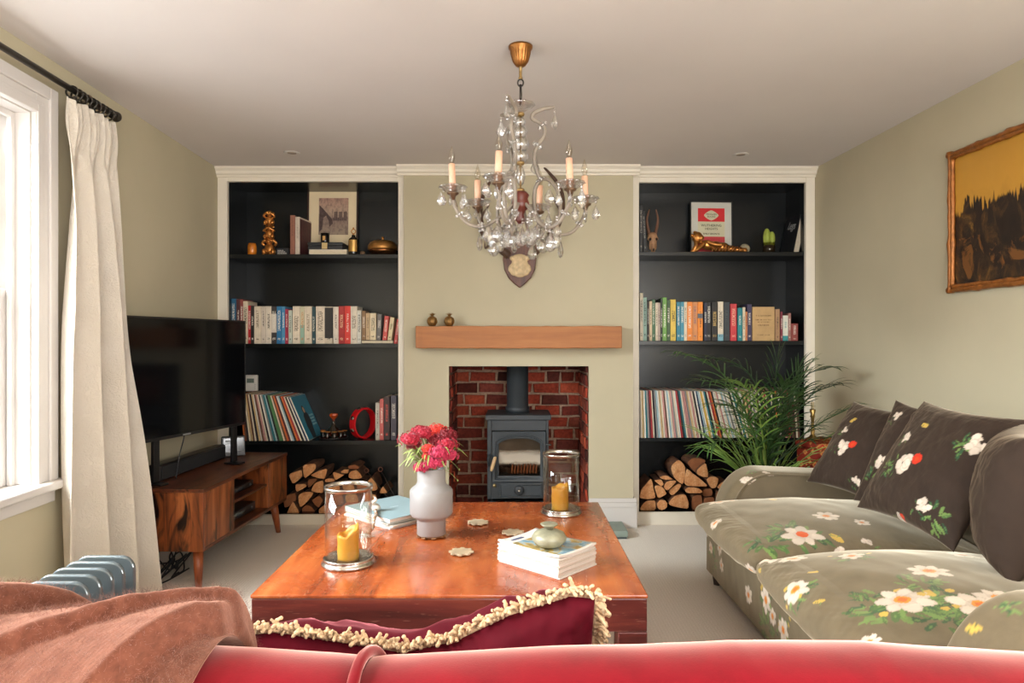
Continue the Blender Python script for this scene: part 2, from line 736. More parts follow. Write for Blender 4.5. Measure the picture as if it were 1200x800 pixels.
mb = MB()
skirt_profile(mb, (FX1 + .0, YB), (BX1 + .022, YB), (0, -1))
skirt_profile(mb, (BX0 - .022, YB), (FX0, YB), (0, -1))
skirt_profile(mb, (BX1, YB), (BX1, YF - .014), (1, 0))
st(mb.build('baseboard_chimney', TRIM, bevel=.003))
mb = MB()
skirt_profile(mb, (wl(2.0), 2.0), (wl(4.49), 4.49), (1, 0))
st(mb.build('baseboard_left', TRIM, bevel=.003))
mb = MB()
skirt_profile(mb, (wr(1.0), 1.0), (wr(4.49), 4.49), (-1, 0))
st(mb.build('baseboard_right', TRIM, bevel=.003))


# cornice above joinery and chimney breast
def cornice(mb, x0, x1, yface):
    prof = [(0, -.062), (.012, -.062), (.012, -.05), (.026, -.04), (.03, -.026), (.044, -.012), (.05, -.012), (.05, 0), (0, 0)]
    mb.prism([(x0, yface - d, CEIL + z) for d, z in prof], (x1 - x0, 0, 0))
    return mb


mb = cornice(MB(), wl(4.5) + .001, BX0 - .001, YF - .012)
cornice(mb, BX1 + .001, wr(4.5) - .001, YF - .012)
cornice(mb, BX0 - .04, BX1 + .04, YB)
st(mb.build('trim_1', CREAM))


# ------------------------------------------------------------------ sash window
win = bpy.data.objects.new('window_1', None)
COL.objects.link(win)
win.location = (wl(2.0), 2.0, WZ0)
st(win)
mb = MB()
for (d0, d1, w0, w1) in ((.0, .022, 0, .118), (.022, .034, .07, .118), (.022, .03, .0, .03), (.022, .027, .03, .045)):
    skewbox(mb, wl, WY1 + w0, WY1 + w1, d0, d1, WZ0, WZ1 + w1)
    skewbox(mb, wl, WY0 - w1, WY0 - w0, d0, d1, WZ0, WZ1 + w1)
    skewbox(mb, wl, WY0 - w0, WY1 + w0, d0, d1, WZ1 + w0, WZ1 + w1)
mb.build('window_casing', TRIM, win, world=True, bevel=.004)
mb = MB()
skewbox(mb, wl, WY1 - .006, WY1 + .001, -.22, .0, WZ0, WZ1)
skewbox(mb, wl, WY0 - .001, WY0 + .006, -.22, .0, WZ0, WZ1)
skewbox(mb, wl, WY0, WY1, -.22, .0, WZ1 - .006, WZ1 + .001)
skewbox(mb, wl, WY1 - .03, WY1 - .006, -.075, -.055, WZ0, WZ1 - .006)
skewbox(mb, wl, WY0 + .006, WY0 + .03, -.075, -.055, WZ0, WZ1 - .006)
skewbox(mb, wl, WY0 + .03, WY1 - .03, -.075, -.055, WZ1 - .03, WZ1 - .006)
mb.build('window_frame', TRIM, win, world=True, bevel=.003)
mb = MB()
skewbox(mb, wl, WY0 - .15, WY1 + .15, -.22, .065, WZ0 - .035, WZ0)
mb.build('window_sill', TRIM, win, world=True, bevel=.01, seg=3)
mb = MB()
skewbox(mb, wl, WY0 - .12, WY1 + .12, 0, .02, WZ0 - .09, WZ0 - .035)
mb.build('window_apron', TRIM, win, world=True, bevel=.004)
PANE = thin_glass('window_glass', '#fbfdff', .8)


def sash(z0, z1, d, bars):
    y0, y1 = WY0 + .008, WY1 - .008
    mb = MB()
    s_, t_ = .05, .04
    skewbox(mb, wl, y0, y0 + s_, d - t_, d, z0, z1)
    skewbox(mb, wl, y1 - s_, y1, d - t_, d, z0, z1)
    skewbox(mb, wl, y0 + s_, y1 - s_, d - t_, d, z0, z0 + (.07 if bars else .04))
    skewbox(mb, wl, y0 + s_, y1 - s_, d - t_, d, z1 - .042, z1)
    for k in (1, 2):
        y = y0 + (y1 - y0) * k / 3
        skewbox(mb, wl, y - .009, y + .009, d - t_, d - .004, z0 + .04, z1 - .04)
    zm = (z0 + z1) / 2 + .02
    skewbox(mb, wl, y0 + s_, y1 - s_, d - t_, d - .004, zm - .009, zm + .009)
    o = mb.build('sash', TRIM, win, world=True, bevel=.004)
    g = MB()
    skewbox(g, wl, y0 + s_ - .01, y1 - s_ + .01, d - .026, d - .021, z0 + .03, z1 - .03)
    g.build('pane', PANE, o, world=True)


sash(WZ0, 1.41, -.078, True)
sash(1.37, WZ1 - .006, -.125, False)
mb = MB()
skewbox(mb, wl, 2.592, 2.6, -.118, -.11, 1.42, 1.95)
mb.build('sash_cord', M('sash_cord_rope', '#c3a877', .9), win, world=True)

# recessed ceiling spots
for px, py, side in ((342, 179, 'left'), (868, 181, 'right')):
    Y = 800 * (CEIL - CAMZ) / (400 - py)
    t = thing('recessed_spotlight', f'small round recessed ceiling spotlight near the {side} alcove', 'ceiling light', (X(px, Y), Y, CEIL), group='recessed ceiling spotlights')
    MB().lathe([(.028, -.002), (.044, -.004), (.048, -.0005), (.028, -.0005), (.028, -.002)], 32).build('bezel', TRIM, t)
    MB().lathe([(0, -.0015), (.028, -.0018), (.028, -.0003), (0, -.0003)], 32).build('lens', M('spot_lens', '#a99a8c', .2), t)
# ================================================================== alcove bookcases
BACK = 4.82
SHF = 4.525  # front edge of the shelves


def bookcase(label, side_x0, side_x1, x0, x1, ztop, shelves, plinth):
    t = thing('alcove_bookcase', label, 'bookcase', ((x0 + x1) / 2, YF, 0))
    mb = MB()
    mb.box((side_x0, YF - .012, 0), (x0, YF + .02, CEIL - .06)).box((x1, YF - .012, 0), (side_x1, YF + .02, CEIL - .06))
    mb.box((x0, YF - .012, ztop), (x1, YF + .02, CEIL - .06))
    mb.build('face_frame', CREAM, t, world=True, bevel=.003)
    MB().box((x0, YF - .002, 0), (x1, YF + .02, plinth)).build('plinth', CREAM, t, world=True, bevel=.003)
    MB().box((x0 - .02, BACK, 0), (x1 + .02, BACK + .02, CEIL - .06)).build('back_panel', DARK, t, world=True)
    for a, b in ((x0 - .018, x0), (x1, x1 + .018)):
        MB().box((a, YF + .021, 0), (b, BACK - .001, CEIL - .06)).build('side_panel', DARK, t, world=True)
    MB().box((x0, YF + .021, ztop), (x1, BACK - .001, ztop + .02)).build('top_panel', DARK, t, world=True)
    MB().box((x0 + .001, YF + .021, plinth - .02), (x1 - .001, BACK - .001, plinth)).build('base_board', DARK, t, world=True)
    for z in shelves:
        MB().box((x0 + .001, SHF, z - .027), (x1 - .001, BACK - .001, z)).build('shelf', DARK, t, world=True, bevel=.002)
    return t


LX0, LX1 = X(267, YF), X(467, YF)
RX0, RX1 = X(748.5, YF), X(943.5, YF)
LS = (1.786, 1.193, .551)
RS = (1.802, 1.212, .572)
LP, RP = .067, .083
bookcase('black-painted built-in bookcase with cream frame in the alcove left of the fireplace', wl(YF) + .001, BX0 - .001, LX0, LX1, Z(213, YF), LS, LP)
bookcase('black-painted built-in bookcase with cream frame right of the fireplace, behind the palm', BX1 + .001, wr(YF) - .001, RX0, RX1, Z(214, YF), RS, RP)

PAGES = M('book_pages', '#d9cbb0', .9, var=.1, vscale=40, stretch=(1, 1, 6))


def book_mesh(w, h, d):
    """upright book, spine towards -y; x = thickness, z = height"""
    mb = MB()
    c = min(.003, w * .2)
    mb.box((0, 0, 0), (w, .004, h)).box((0, .004, 0), (c, d, h)).box((w - c, .004, 0), (w, d, h))
    mb.box((c, .004, .003), (w - c, d - .004, h - .003), 1)
    return mb


SEED = [100]


def put_book(x, y, z, w, h, d, base, ink, label, group, cat='book', tilt=0, big=False, yaw=0, name='book'):
    SEED[0] += 1
    o = book_mesh(w, h, d).build(name, [SPINE(base, ink, SEED[0], big), PAGES], bevel=.0015)
    o.location = (x, y, z)
    o.rotation_euler = (0, tilt, yaw)
    tag(o, label, cat, group)
    return o


BK = '#1c1a1a'
WH = '#e9e2d2'
# (px0, px1, top py, cover, ink, words)
LB = [
    (270.4, 276.5, 349.7, '#1f5c7c', WH, 'tall dark-blue hardback'), (276.5, 281.2, 350.2, '#4d2529', WH, 'dark maroon paperback'),
    (281.2, 285, 350.6, '#8a4038', WH, 'brick-red paperback'), (285, 290.5, 352.8, '#d3c5ac', BK, 'tall cream hardback'),
    (290.5, 294, 357.7, '#b8252b', WH, 'thin scarlet paperback'), (294, 298, 358.1, '#26211f', WH, 'black paperback with white lettering'),
    (298, 306, 358.7, '#d8cbb4', '#7a6a55', 'thick cream paperback'), (306, 311, 358.7, '#cfc3b2', BK, 'stone-grey paperback'),
    (311, 317.8, 358.6, '#ddd2bf', BK, 'ivory paperback with dark emblem'), (317.8, 324, 358.7, '#3a3434', WH, 'charcoal and white paperback'),
    (324.3, 330, 358.7, '#2673a3', WH, 'bright blue paperback'), (330, 334, 358.9, '#4a8db5', WH, 'sky-blue paperback'),
    (334.1, 338, 361.9, '#9c2440', WH, 'short crimson paperback'), (338.2, 342.4, 363.4, '#b9c2b4', BK, 'short sage-grey paperback'),
    (342.8, 351.6, 358.7, '#dccfba', '#6b5d4c', 'thick pale cream hardback'), (351.8, 356.6, 358.9, '#cdc9a8', '#c06a30', 'cream paperback with green foot'),
    (356.6, 365.3, 358.7, '#d6c9b3', '#8a7a66', 'wide oatmeal paperback'), (365.6, 369.4, 359.3, '#20454c', WH, 'slim dark teal paperback'),
    (369.8, 380.2, 358.7, '#dccfba', '#5a4c40', 'widest cream hardback'), (380.2, 389.3, 359, '#cfc2ac', BK, 'cream book with black title panel'),
    (390.3, 396.8, 359.3, '#d9cfc0', '#553c3c', 'off-white paperback'), (396.8, 403.7, 358.6, '#a82a28', '#e8c9a0', 'dark red paperback'),
    (403.7, 410.6, 358.4, '#d63a2f', WH, 'vermilion paperback'), (410.6, 418.4, 358.7, '#d8cebc', '#6b5a4a', 'cream hardback beside the vermilion one'),
    (418.4, 423, 363.4, '#d5d2c6', BK, 'narrow white paperback'),
]
LBIG = {15: (0, .5, '#8fae9a'), 19: (.15, .97, '#2a2624'), 9: (.3, .8, '#cfc5b8')}
GL = 'books on the middle shelf of the left alcove'
SCB = 4.56
for i, (a, b, top, c, ink, words) in enumerate(LB):
    x0, x1 = X(a, SCB), X(b, SCB)
    h = Z(top, SCB) - LS[1]
    put_book(x0 + .0004, SCB + RND.uniform(-.004, .006), LS[1], x1 - x0 - .0008, h, RND.uniform(.15, .19), c, ink,
             f'{words}, {ordinal(i + 1)} from left on left alcove book shelf', GL, big=LBIG.get(i, False))
# a dark book lying flat with small paperbacks standing on it
fx0, fx1 = X(423.6, SCB), X(461, SCB)
o = MB().box((0, 0, 0), (fx1 - fx0, .16, .003)).box((0, 0, .021), (fx1 - fx0, .16, .024)).box((0, .155, .003), (fx1 - fx0, .16, .021)).box((.003, .003, .003), (fx1 - fx0 - .003, .155, .021), 1).build(
    'book', [M('flat_book_cover', '#25211f', .5), PAGES], bevel=.001)
o.location = (fx0, SCB, LS[1])
tag(o, 'dark book lying flat under the small tan paperbacks, left alcove', 'book', GL)
zf = LS[1] + .0242
LB2 = [(424, 428.5, 364, '#8a6a48', WH, 'slim brown paperback', 0), (428.6, 433.2, 366.6, '#bda27c', BK, 'tan paperback', 0),
       (433.3, 440.6, 366.7, '#d8c8a6', BK, 'small cream paperback', 0), (440.8, 446, 367.5, '#6b6763', WH, 'small grey and white paperback', .05),
       (448, 453.2, 369.8, '#c8524a', WH, 'small coral-red paperback', .09), (453.8, 458.8, 371, '#d8c59c', BK, 'small buff paperback', .13)]
for i, (a, b, top, c, ink, words, tl) in enumerate(LB2):
    x0, x1 = X(a, SCB), X(b, SCB)
    put_book(x0, SCB + .004, zf + (x1 - x0) * math.sin(tl) * 0, x1 - x0 - .001, Z(top, SCB) - zf, .12, c, ink,
             f'{words} standing on the flat dark book, {ordinal(i + 1)} from left', GL, tilt=tl)
put_book(X(461.4, SCB), SCB + .004, LS[1], .022, .166, .12, '#c94b45', WH, 'small pink-red paperback leaning at right end of left book shelf', GL, tilt=.12)

RB = [
    (749.6, 753.7, 343.2, '#c9bfa8', BK, 'tall putty-grey paperback'), (753.7, 758.4, 348.4, '#8fb0a4', BK, 'pale teal paperback'),
    (758.8, 761, 352.8, '#3a2f2a', WH, 'thin dark brown paperback'), (761, 764.2, 352.8, '#d6c2a0', BK, 'thin beige paperback'),
    (764.2, 768, 350.7, '#49704f', WH, 'mid-green paperback'), (768, 771.1, 354.5, '#d3c6ae', BK, 'thin cream paperback'),
    (771.1, 774.1, 354.5, '#bda99b', BK, 'thin pink-grey paperback'), (774.1, 776.4, 349.5, '#25301f', WH, 'very dark green paperback'),
    (776.4, 781.3, 348.4, '#6d9c4a', WH, 'tall grass-green hardback'), (781.6, 785.8, 351.4, '#3f5a38', WH, 'forest-green paperback'),
    (785.8, 792.2, 350.7, '#d6b64c', BK, 'mustard yellow hardback'), (792.8, 797.4, 353.6, '#2e7a90', WH, 'petrol-blue paperback'),
    (797.4, 801.6, 353.6, '#3f8ba0', WH, 'turquoise-blue paperback'), (801.6, 805.1, 353.6, '#dccbb0', BK, 'cream paperback beside the orange ones'),
    (805.1, 811.4, 353.6, '#e8862e', WH, 'bright orange paperback'), (811.4, 817.9, 353.6, '#d08a52', '#6c5a6a', 'muted orange paperback'),
    (817.9, 823.6, 353.6, '#ea8c2c', BK, 'orange paperback with grey emblem'), (824.9, 828.4, 354.5, '#23243a', WH, 'navy paperback'),
    (828.4, 833.6, 353.8, '#1c1b1d', WH, 'black paperback with white title'), (834, 840.6, 353.6, '#1b1815', '#c9a55c', 'black hardback with gold lettering'),
    (841.2, 847.6, 353.3, '#d9cdb6', BK, 'cream hardback with pale blue foot'), (848.2, 855.5, 353.6, '#2d3438', '#4a5358', 'plain slate-black hardback'),
    (855.9, 863.4, 355.9, '#c2343a', '#f0c0a0', 'patterned red hardback'), (864.3, 869.8, 360.6, '#1c7c82', WH, 'short teal paperback'),
    (870.3, 873.5, 359.8, '#d8c9ae', BK, 'thin ivory paperback'), (873.5, 876, 365, '#c97c4a', BK, 'short burnt-orange paperback'),
    (876, 881.4, 356.3, '#3a3350', WH, 'dark purple paperback'),
]
RBIG = {20: (0, .17, '#7fb0bd'), 16: (.58, .7, '#5f6670')}
GR = 'books on the middle shelf of the right alcove'
for i, (a, b, top, c, ink, words) in enumerate(RB):
    x0, x1 = X(a, SCB), X(b, SCB)
    put_book(x0 + .0004, SCB + RND.uniform(-.004, .006), RS[1], x1 - x0 - .0008, Z(top, SCB) - RS[1], RND.uniform(.15, .19), c, ink,
             f'{words}, {ordinal(i + 1)} from left on right alcove book shelf', GR, big=RBIG.get(i, False))


def lettered_cover(name, base, ink, rows, seed):
    """printed cover: rows of small marks; rows = [(z0, z1, x0, x1)] in the cover's own proportions"""
    t = NT(name)
    tc = t.new('ShaderNodeTexCoord')
    sx = t.new('ShaderNodeSeparateXYZ')
    t.link(tc.outputs['Generated'], sx.inputs[0])
    x, y, z = sx.outputs
    n = t.new('ShaderNodeTexNoise', noise_dimensions='2D')
    cb = t.new('ShaderNodeCombineXYZ')
    t.link(t.math('MULTIPLY_ADD', x, 45.0, float(seed)), cb.inputs[0])
    t.link(t.math('MULTIPLY', z, 14.0), cb.inputs[1])
    t.link(cb.outputs[0], n.inputs['Vector'])
    n.inputs['Scale'].default_value = 1
    n.inputs['Detail'].default_value = 0
    tot = None
    for z0, z1, x0, x1 in rows:
        k = t.math('MULTIPLY', t.math('MULTIPLY', t.math('GREATER_THAN', z, z0), t.math('LESS_THAN', z, z1)),
                   t.math('MULTIPLY', t.math('GREATER_THAN', x, x0), t.math('LESS_THAN', x, x1)))
        tot = k if tot is None else t.math('MAXIMUM', tot, k)
    m = t.math('MULTIPLY', tot, t.math('GREATER_THAN', n.outputs['Fac'], .47))
    f = t.noise(t.coord('Object'), 18, 4)
    c = t.ramp(f, [(.3, shade(base, .88)), (.7, shade(base, 1.08))])
    t.link(t.mix(t.math('MULTIPLY', m, .75), c, rgba(ink)[:3]), t.b.inputs['Base Color'])
    t.set(Roughness=.6)
    return t.m


# tan book shown face on
TANC = lettered_cover('tan_book_cover', '#bd9a68', '#6e5130', [(.72, .76, .15, .85), (.6, .64, .1, .9), (.54, .57, .2, .8), (.44, .48, .25, .75), (.16, .19, .2, .8)], 3)
x0, x1 = X(882.1, SCB), X(908, SCB)
o = MB().box((0, 0, 0), (x1 - x0, .003, Z(359.4, SCB) - RS[1])).box((.003, .003, .003), (x1 - x0 - .003, .027, Z(359.4, SCB) - RS[1] - .003), 1).box((0, .027, 0), (x1 - x0, .03, Z(359.4, SCB) - RS[1])).box((0, .003, 0), (.003, .027, Z(359.4, SCB) - RS[1])).build('book', [TANC, PAGES], bevel=.001)
o.location = (x0, SCB + .005, RS[1])
tag(o, 'tan hardback displayed face-on among the spines, right alcove book shelf', 'book', GR)
RB2 = [(908.9, 914.1, 361.9, '#a8825e', BK, 'tan-brown paperback'), (915, 917.6, 365, '#7c2c38', WH, 'thin maroon paperback'),
       (917.8, 924, 369.4, '#d6d4c4', '#3a8a90', 'white paperback with teal foot'), (924.1, 927.3, 366.8, '#9a6a62', WH, 'thin dusky-pink paperback'),
       (927.6, 935.6, 379, '#8a3c34', WH, 'shortest red-brown paperback')]
for i, (a, b, top, c, ink, words) in enumerate(RB2):
    x0, x1 = X(a, SCB), X(b, SCB)
    put_book(x0 + .0004, SCB + .004, RS[1], x1 - x0 - .0008, Z(top, SCB) - RS[1], .14, c, ink,
             f'{words}, {ordinal(i + 1)} after the face-on tan book', GR, big=(0, .2, '#2f8f92') if i == 2 else False)

# ------------------------------------------------------------------ records
RECC = [('cream', '#d8cbb2'), ('white', '#ddd8cc'), ('black', '#232023'), ('teal', '#1f6f78'), ('red', '#a2282c'), ('buff', '#c6a878'), ('pink', '#c08a84'),
        ('green', '#4d7a4a'), ('orange', '#c8682f'), ('grey', '#8a8783'), ('navy', '#24304f'), ('yellow', '#d0a63c'), ('brown', '#6a4634'), ('pale blue', '#9db6bd'), ('maroon', '#5a2028')]
RECM = {n: M(f'record_sleeve_{n.replace(" ", "_")}', c, .55, var=.15, vscale=25) for n, c in RECC}
REDGE = M('record_sleeve_edge', '#cfc3ae', .8, var=.2, vscale=90)
S_ = .312


def sleeve_mesh(w):
    mb = MB()
    mb.box((0, 0, 0), (w, S_, S_))
    return mb


SLEEVE = {}


def put_record(xb, z, w, lean, colname, label, group, y):
    """xb: left foot of the sleeve; lean: top goes left by this angle"""
    if ('m', colname) not in SLEEVE:
        o = sleeve_mesh(1.0).build('record_sleeve', RECM[colname], bevel=.0)
        SLEEVE[('m', colname)] = o
    else:
        o = SLEEVE[('m', colname)].copy()
        COL.objects.link(o)
    o.scale = (w, 1, 1)
    o.location = (xb, y, z + (0))
    o.rotation_euler = (0, -lean, 0)
    tag(o, label, 'record', group)
    return o


YREC = 4.502
lc = ['orange', 'brown', 'black', 'cream', 'buff', 'brown', 'cream', 'black', 'buff', 'white', 'brown', 'pink', 'cream', 'black', 'white', 'grey', 'teal', 'pale blue',
      'black', 'green', 'green', 'cream', 'brown', 'orange', 'maroon', 'white', 'pale blue', 'black', 'orange', 'red', 'cream', 'black', 'white', 'navy']
xa, xz = X(285.5, YREC), X(361, YREC)
n = len(lc)
for i, cn in enumerate(lc):
    t_ = (i + .0) / (n - 1)
    lean = .10 + .30 * t_
    step = (xz - xa) / n
    put_record(xa + step * i, LS[2] + .0005, step * .72 * (1 - .1 * (i % 3 == 0)), lean, cn,
               f'{cn} record sleeve, {ordinal(i + 1)} from left in the leaning row, left alcove', 'leaning records in the left alcove', YREC + RND.uniform(0, .006))
# the last sleeve shows its teal cover
LAST = thing('record_sleeve', 'teal record cover with dark figure, facing out at right end of the leaning records', 'record', (xz, YREC + .002, LS[2] + .0005), group='leaning records in the left alcove', rot=(0, -.41, 0))
MB().box((0, 0, 0), (.007, S_, S_)).build('sleeve', RECM['white'], LAST)
mb = MB()
mb.box((.007, .002, .002), (.0085, S_ - .002, S_ - .002))
mb.build('cover_print', M('teal_cover_print', '#147a94', .4, var=.12), LAST)
mb = MB()
fig = [(.10, .0), (.17, .0), (.185, .06), (.20, .12), (.19, .17), (.165, .185), (.165, .215), (.145, .235), (.12, .23), (.105, .205), (.115, .18), (.09, .16), (.08, .09)]
mb.prism([(.0087, y, z + .003) for y, z in fig], (.0006, 0, 0))
mb.build('cover_figure', M('cover_figure_ink', '#191a1c', .5), LAST)
mb = MB()
mb.prism([(.0094, .14 + .018 * math.cos(a), .205 + .022 * math.sin(a)) for a in [k * pi / 6 for k in range(12)]], (.0004, 0, 0))
mb.build('cover_face', M('cover_face_ink', '#c9a488', .5), LAST)
mb = MB()
rr = random.Random(3)
for k in range(4):
    z = .085 + k * .022
    y = .205
    while y < .285:
        w = rr.uniform(.008, .02)
        mb.box((.0086, y, z), (.0092, min(y + w, .29), z + .013))
        y += w + .005
mb.build('cover_lettering', M('cover_letter_ink', '#9cc9cf', .5), LAST)

rc = ['grey', 'cream', 'buff', 'white', 'teal', 'grey', 'maroon', 'red', 'cream', 'black', 'grey', 'pale blue', 'white', 'buff', 'cream', 'pink', 'brown', 'white', 'pale blue', 'cream',
      'pink', 'grey', 'cream', 'white', 'red', 'black', 'teal', 'cream', 'pink', 'pink', 'grey', 'buff', 'cream', 'pink', 'cream', 'black', 'white', 'navy', 'pale blue', 'white',
      'yellow', 'cream', 'teal', 'black', 'cream', 'red', 'orange', 'black', 'white', 'cream', 'pink', 'white', 'cream', 'pale blue', 'white', 'grey', 'white', 'cream', 'black', 'white',
      'teal', 'cream', 'white', 'buff', 'pink', 'white', 'grey', 'cream', 'brown', 'white', 'black', 'buff', 'red', 'cream', 'brown', 'navy', 'cream', 'black', 'orange', 'brown',
      'white', 'maroon', 'black', 'pink', 'brown', 'red', 'black', 'brown', 'maroon', 'cream', 'brown', 'black']
xa, xz = RX0 + .006, RX1 - .02
n = len(rc)
for i, cn in enumerate(rc):
    t_ = i / (n - 1)
    lean = .02 + .27 * min(1, t_ / .62) if t_ < .68 else max(.06, .29 - .24 * (t_ - .66) / .06)
    step = (xz - xa) / n
    put_record(xa + step * i, RS[2] + .0005, step * .76 * RND.uniform(.75, 1.0), lean, cn,
               f'{cn} record sleeve, {ordinal(i + 1)} from left in the long row, right alcove', 'long row of records in the right alcove', YREC + RND.uniform(0, .006))
# ================================================================== things on the shelves
BLK = M('black_card', '#1d1f22', .5)
GOLD = M('antique_gold', '#bd7f40', .32, metal=.8, var=.35, vscale=22, bump=.2, bscale=60)
BRASS = M('hammered_brass', '#b98548', .33, metal=.8, var=.25, vscale=30, bump=.5, bscale=110, bdist=.003)
INKW = M('pale_print', '#cfc8bb', .6)
Y1 = 4.60


def on1(px, Y=Y1):
    return (X(px, Y), Y, LS[0])


# amber tealight glass
t = thing('tealight_holder', 'amber glass tealight holder, leftmost on the left alcove top shelf', 'tealight holder', on1(295.5))
MB().lathe([(.02, 0), (.027, .006), (.03, .03), (.029, .06), (.025, .082), (.023, .082), (.026, .06), (.027, .03), (.02, .012), (0, .012)], 28).build(
    'glass', M('amber_glass', '#c8741e', .2, var=.35, vscale=20, bump=.3, bscale=30, spec=.8), t)
MB().lathe([(0, .013), (.019, .013), (.019, .03), (0, .031)], 20).build('candle', M('tealight_wax', '#e0b878', .6), t)

# three stacked monkeys
t = thing('monkey_statue', 'gold statue of three monkeys sitting on one another, left alcove top shelf', 'statue', on1(316))


def monkey(z0, s, pose, parent):
    mb = MB()
    e = lambda x, y, z, r, rot=None: mb.ell((x * s, y * s, z0 + z * s), tuple(k * s for k in (r if hasattr(r, '__len__') else (r, r, r))), rot)
    e(0, 0, .038, (.03, .026, .036))
    e(0, -.004, .088, (.023, .022, .023))
    e(0, -.022, .082, (.013, .011, .01))
    e(0, -.018, .094, (.015, .008, .008))
    for q in (-1, 1):
        e(q * .026, .002, .09, (.009, .005, .01))
        e(q * .027, -.014, .022, (.013, .02, .019), (.5, 0, 0))
        e(q * .02, -.034, .006, (.011, .018, .007))
        pts = {'ears': [(.03, 0, .06), (.042, -.006, .074), (.026, -.012, .09)],
               'eyes': [(.03, 0, .06), (.038, -.016, .072), (.01, -.026, .094)],
               'mouth': [(.03, 0, .06), (.036, -.018, .062), (.008, -.032, .078)],
               'crown': [(.028, 0, .06), (.04, 0, .085), (.012, -.008, .11)]}[pose]
        mb.tube([(q * x * s, y * s, z0 + z * s) for x, y, z in spline(pts, 5)], .0085 * s, 8)
        e(q * pts[2][0], pts[2][1], pts[2][2], .009)
    return mb.build('monkey', GOLD, parent, remesh=.0028)


monkey(0, 1.12, 'ears', t)
monkey(.108, .95, 'mouth', t)
monkey(.2, .93, 'eyes', t)

# small black box with white lettering
t = thing('card_box', 'small black box with white lettering right of the monkey statue', 'box', (X(330.5, 4.66), 4.66, LS[0]))
MB().box((-.04, 0, 0), (.045, .06, .06)).build('box', BLK, t, bevel=.002)
mb = MB()
for k, w in enumerate((.035, .045, .055, .062)):
    x = -.03
    rr = random.Random(k + 40)
    while x < -.03 + w:
        q = rr.uniform(.005, .012)
        mb.box((x, -.0006, .04 - k * .009), (x + q, 0, .046 - k * .009))
        x += q + .0025
mb.build('printed_lines', INKW, t)

# upright books on the top shelf
put_book(X(340, 4.59), 4.59, LS[0], .031, Z(252, 4.59) - LS[0], .2, '#8c5a48', '#6d4436', 'dusty-brown tall book standing upright left of the framed bridge print', 'books on the left alcove top shelf')
o = put_book(X(346, 4.6), 4.6, LS[0], .03, Z(254, 4.6) - LS[0], .21, '#cdbfae', '#a89a8a', 'book with pale spine and maroon cover leaning towards the framed print', 'books on the left alcove top shelf', yaw=-.12)
MB().box((.0301, .006, .003), (.0306, .205, .25)).build('front_cover', M('maroon_cover', '#4d2228', .5, var=.3, vscale=40), o)

# framed print leaning on the back
FR = M('dark_frame_wood', '#3a241a', .4)


def print_mat():
    t = NT('old_bridge_engraving')
    tc = t.new('ShaderNodeTexCoord')
    sx = t.new('ShaderNodeSeparateXYZ')
    t.link(tc.outputs['Generated'], sx.inputs[0])
    x, y, z = sx.outputs
    n = t.noise(tc.outputs['Generated'], 9, 6, .65)
    c = t.ramp(z, [(0, '#a08c78'), (.45, '#8b7468'), (.6, '#b79c86'), (1, '#b88f7c')])
    t.link(t.mix(t.ramp(n, [(.45, (0, 0, 0)), (.62, (.55, .55, .55))]), c, '#5d4c4a'), t.b.inputs['Base Color'])
    t.set(Roughness=.7)
    return t.m


yq = 4.77
t = thing('framed_print', 'framed engraving of a bridge and town, leaning at the back of left alcove top shelf', 'picture', (X(389, yq), yq, LS[0]), rot=(-.05, 0, 0))
w2, hh = (418.5 - 359) * yq / 1600, Z(213.5, yq) - LS[0] - .012
b = .011
mb = MB().box((-w2, 0, 0), (-w2 + b, .018, hh)).box((w2 - b, 0, 0), (w2, .018, hh)).box((-w2 + b, 0, 0), (w2 - b, .018, b)).box((-w2 + b, 0, hh - b), (w2 - b, .018, hh))
mb.build('frame', FR, t, bevel=.002)
MB().box((-w2 + b, .006, b), (w2 - b, .012, hh - b)).build('mount', M('cream_mount_card', '#e6d3ae', .8, var=.03), t)
pw, pz0, pz1 = .104, .17, .43
MB().box((-pw + .006, .0045, pz0), (pw + .006, .006, pz1)).build('engraving', print_mat(), t)
ink = M('engraving_ink', '#54423f', .8, var=.3, vscale=60)
mb = MB()
x0 = -pw + .006
arch = [(x0 + .005, pz0 + .02), (x0 + .005, pz1 - .05), (x0 + .03, pz1 - .075), (x0 + .06, pz1 - .11), (x0 + .095, pz1 - .15), (x0 + .1, pz0 + .08), (x0 + .075, pz0 + .055), (x0 + .07, pz0 + .1), (x0 + .052, pz0 + .135), (x0 + .032, pz0 + .12), (x0 + .025, pz0 + .04)]
mb.prism([(x, .0038, z) for x, z in arch], (0, .0006, 0))
for k in range(9):
    xx = x0 + .1 + k * .011
    mb.box((xx, .0038, pz0 + .1), (xx + .008, .0044, pz0 + .12 + .05 * abs(math.sin(k * 2.1))))
mb.build('bridge_drawing', ink, t)

# white book lying, black box on it, votive on the box
bx0, bx1 = X(353.5, 4.585), X(404, 4.585)
zb = LS[0]
o = MB().box((0, 0, 0), (bx1 - bx0, .2, .004)).box((0, 0, .033), (bx1 - bx0, .2, .037)).box((0, 0, .004), (.004, .2, .033)).box((.004, .004, .004), (bx1 - bx0 - .004, .196, .033), 1).build('book', [M('white_book_cover', '#d5cdbf', .5), PAGES], bevel=.001)
o.location = (X(362, 4.56), 4.56, zb)
o.rotation_euler = (0, 0, 0)
o.scale = (.88, 1, 1)
tag(o, 'large white book lying flat under the black box, left alcove top shelf', 'book', 'books on the left alcove top shelf')
t = thing('keepsake_box', 'flat black box with a gold clasp lying on the white book', 'box', (X(381, 4.575), 4.575, zb + .0375))
MB().box((-.115, 0, 0), (.115, .17, .026)).build('base', BLK, t, bevel=.003)
MB().box((-.117, -.002, .0265), (.117, .172, .05)).build('lid', BLK, t, bevel=.004)
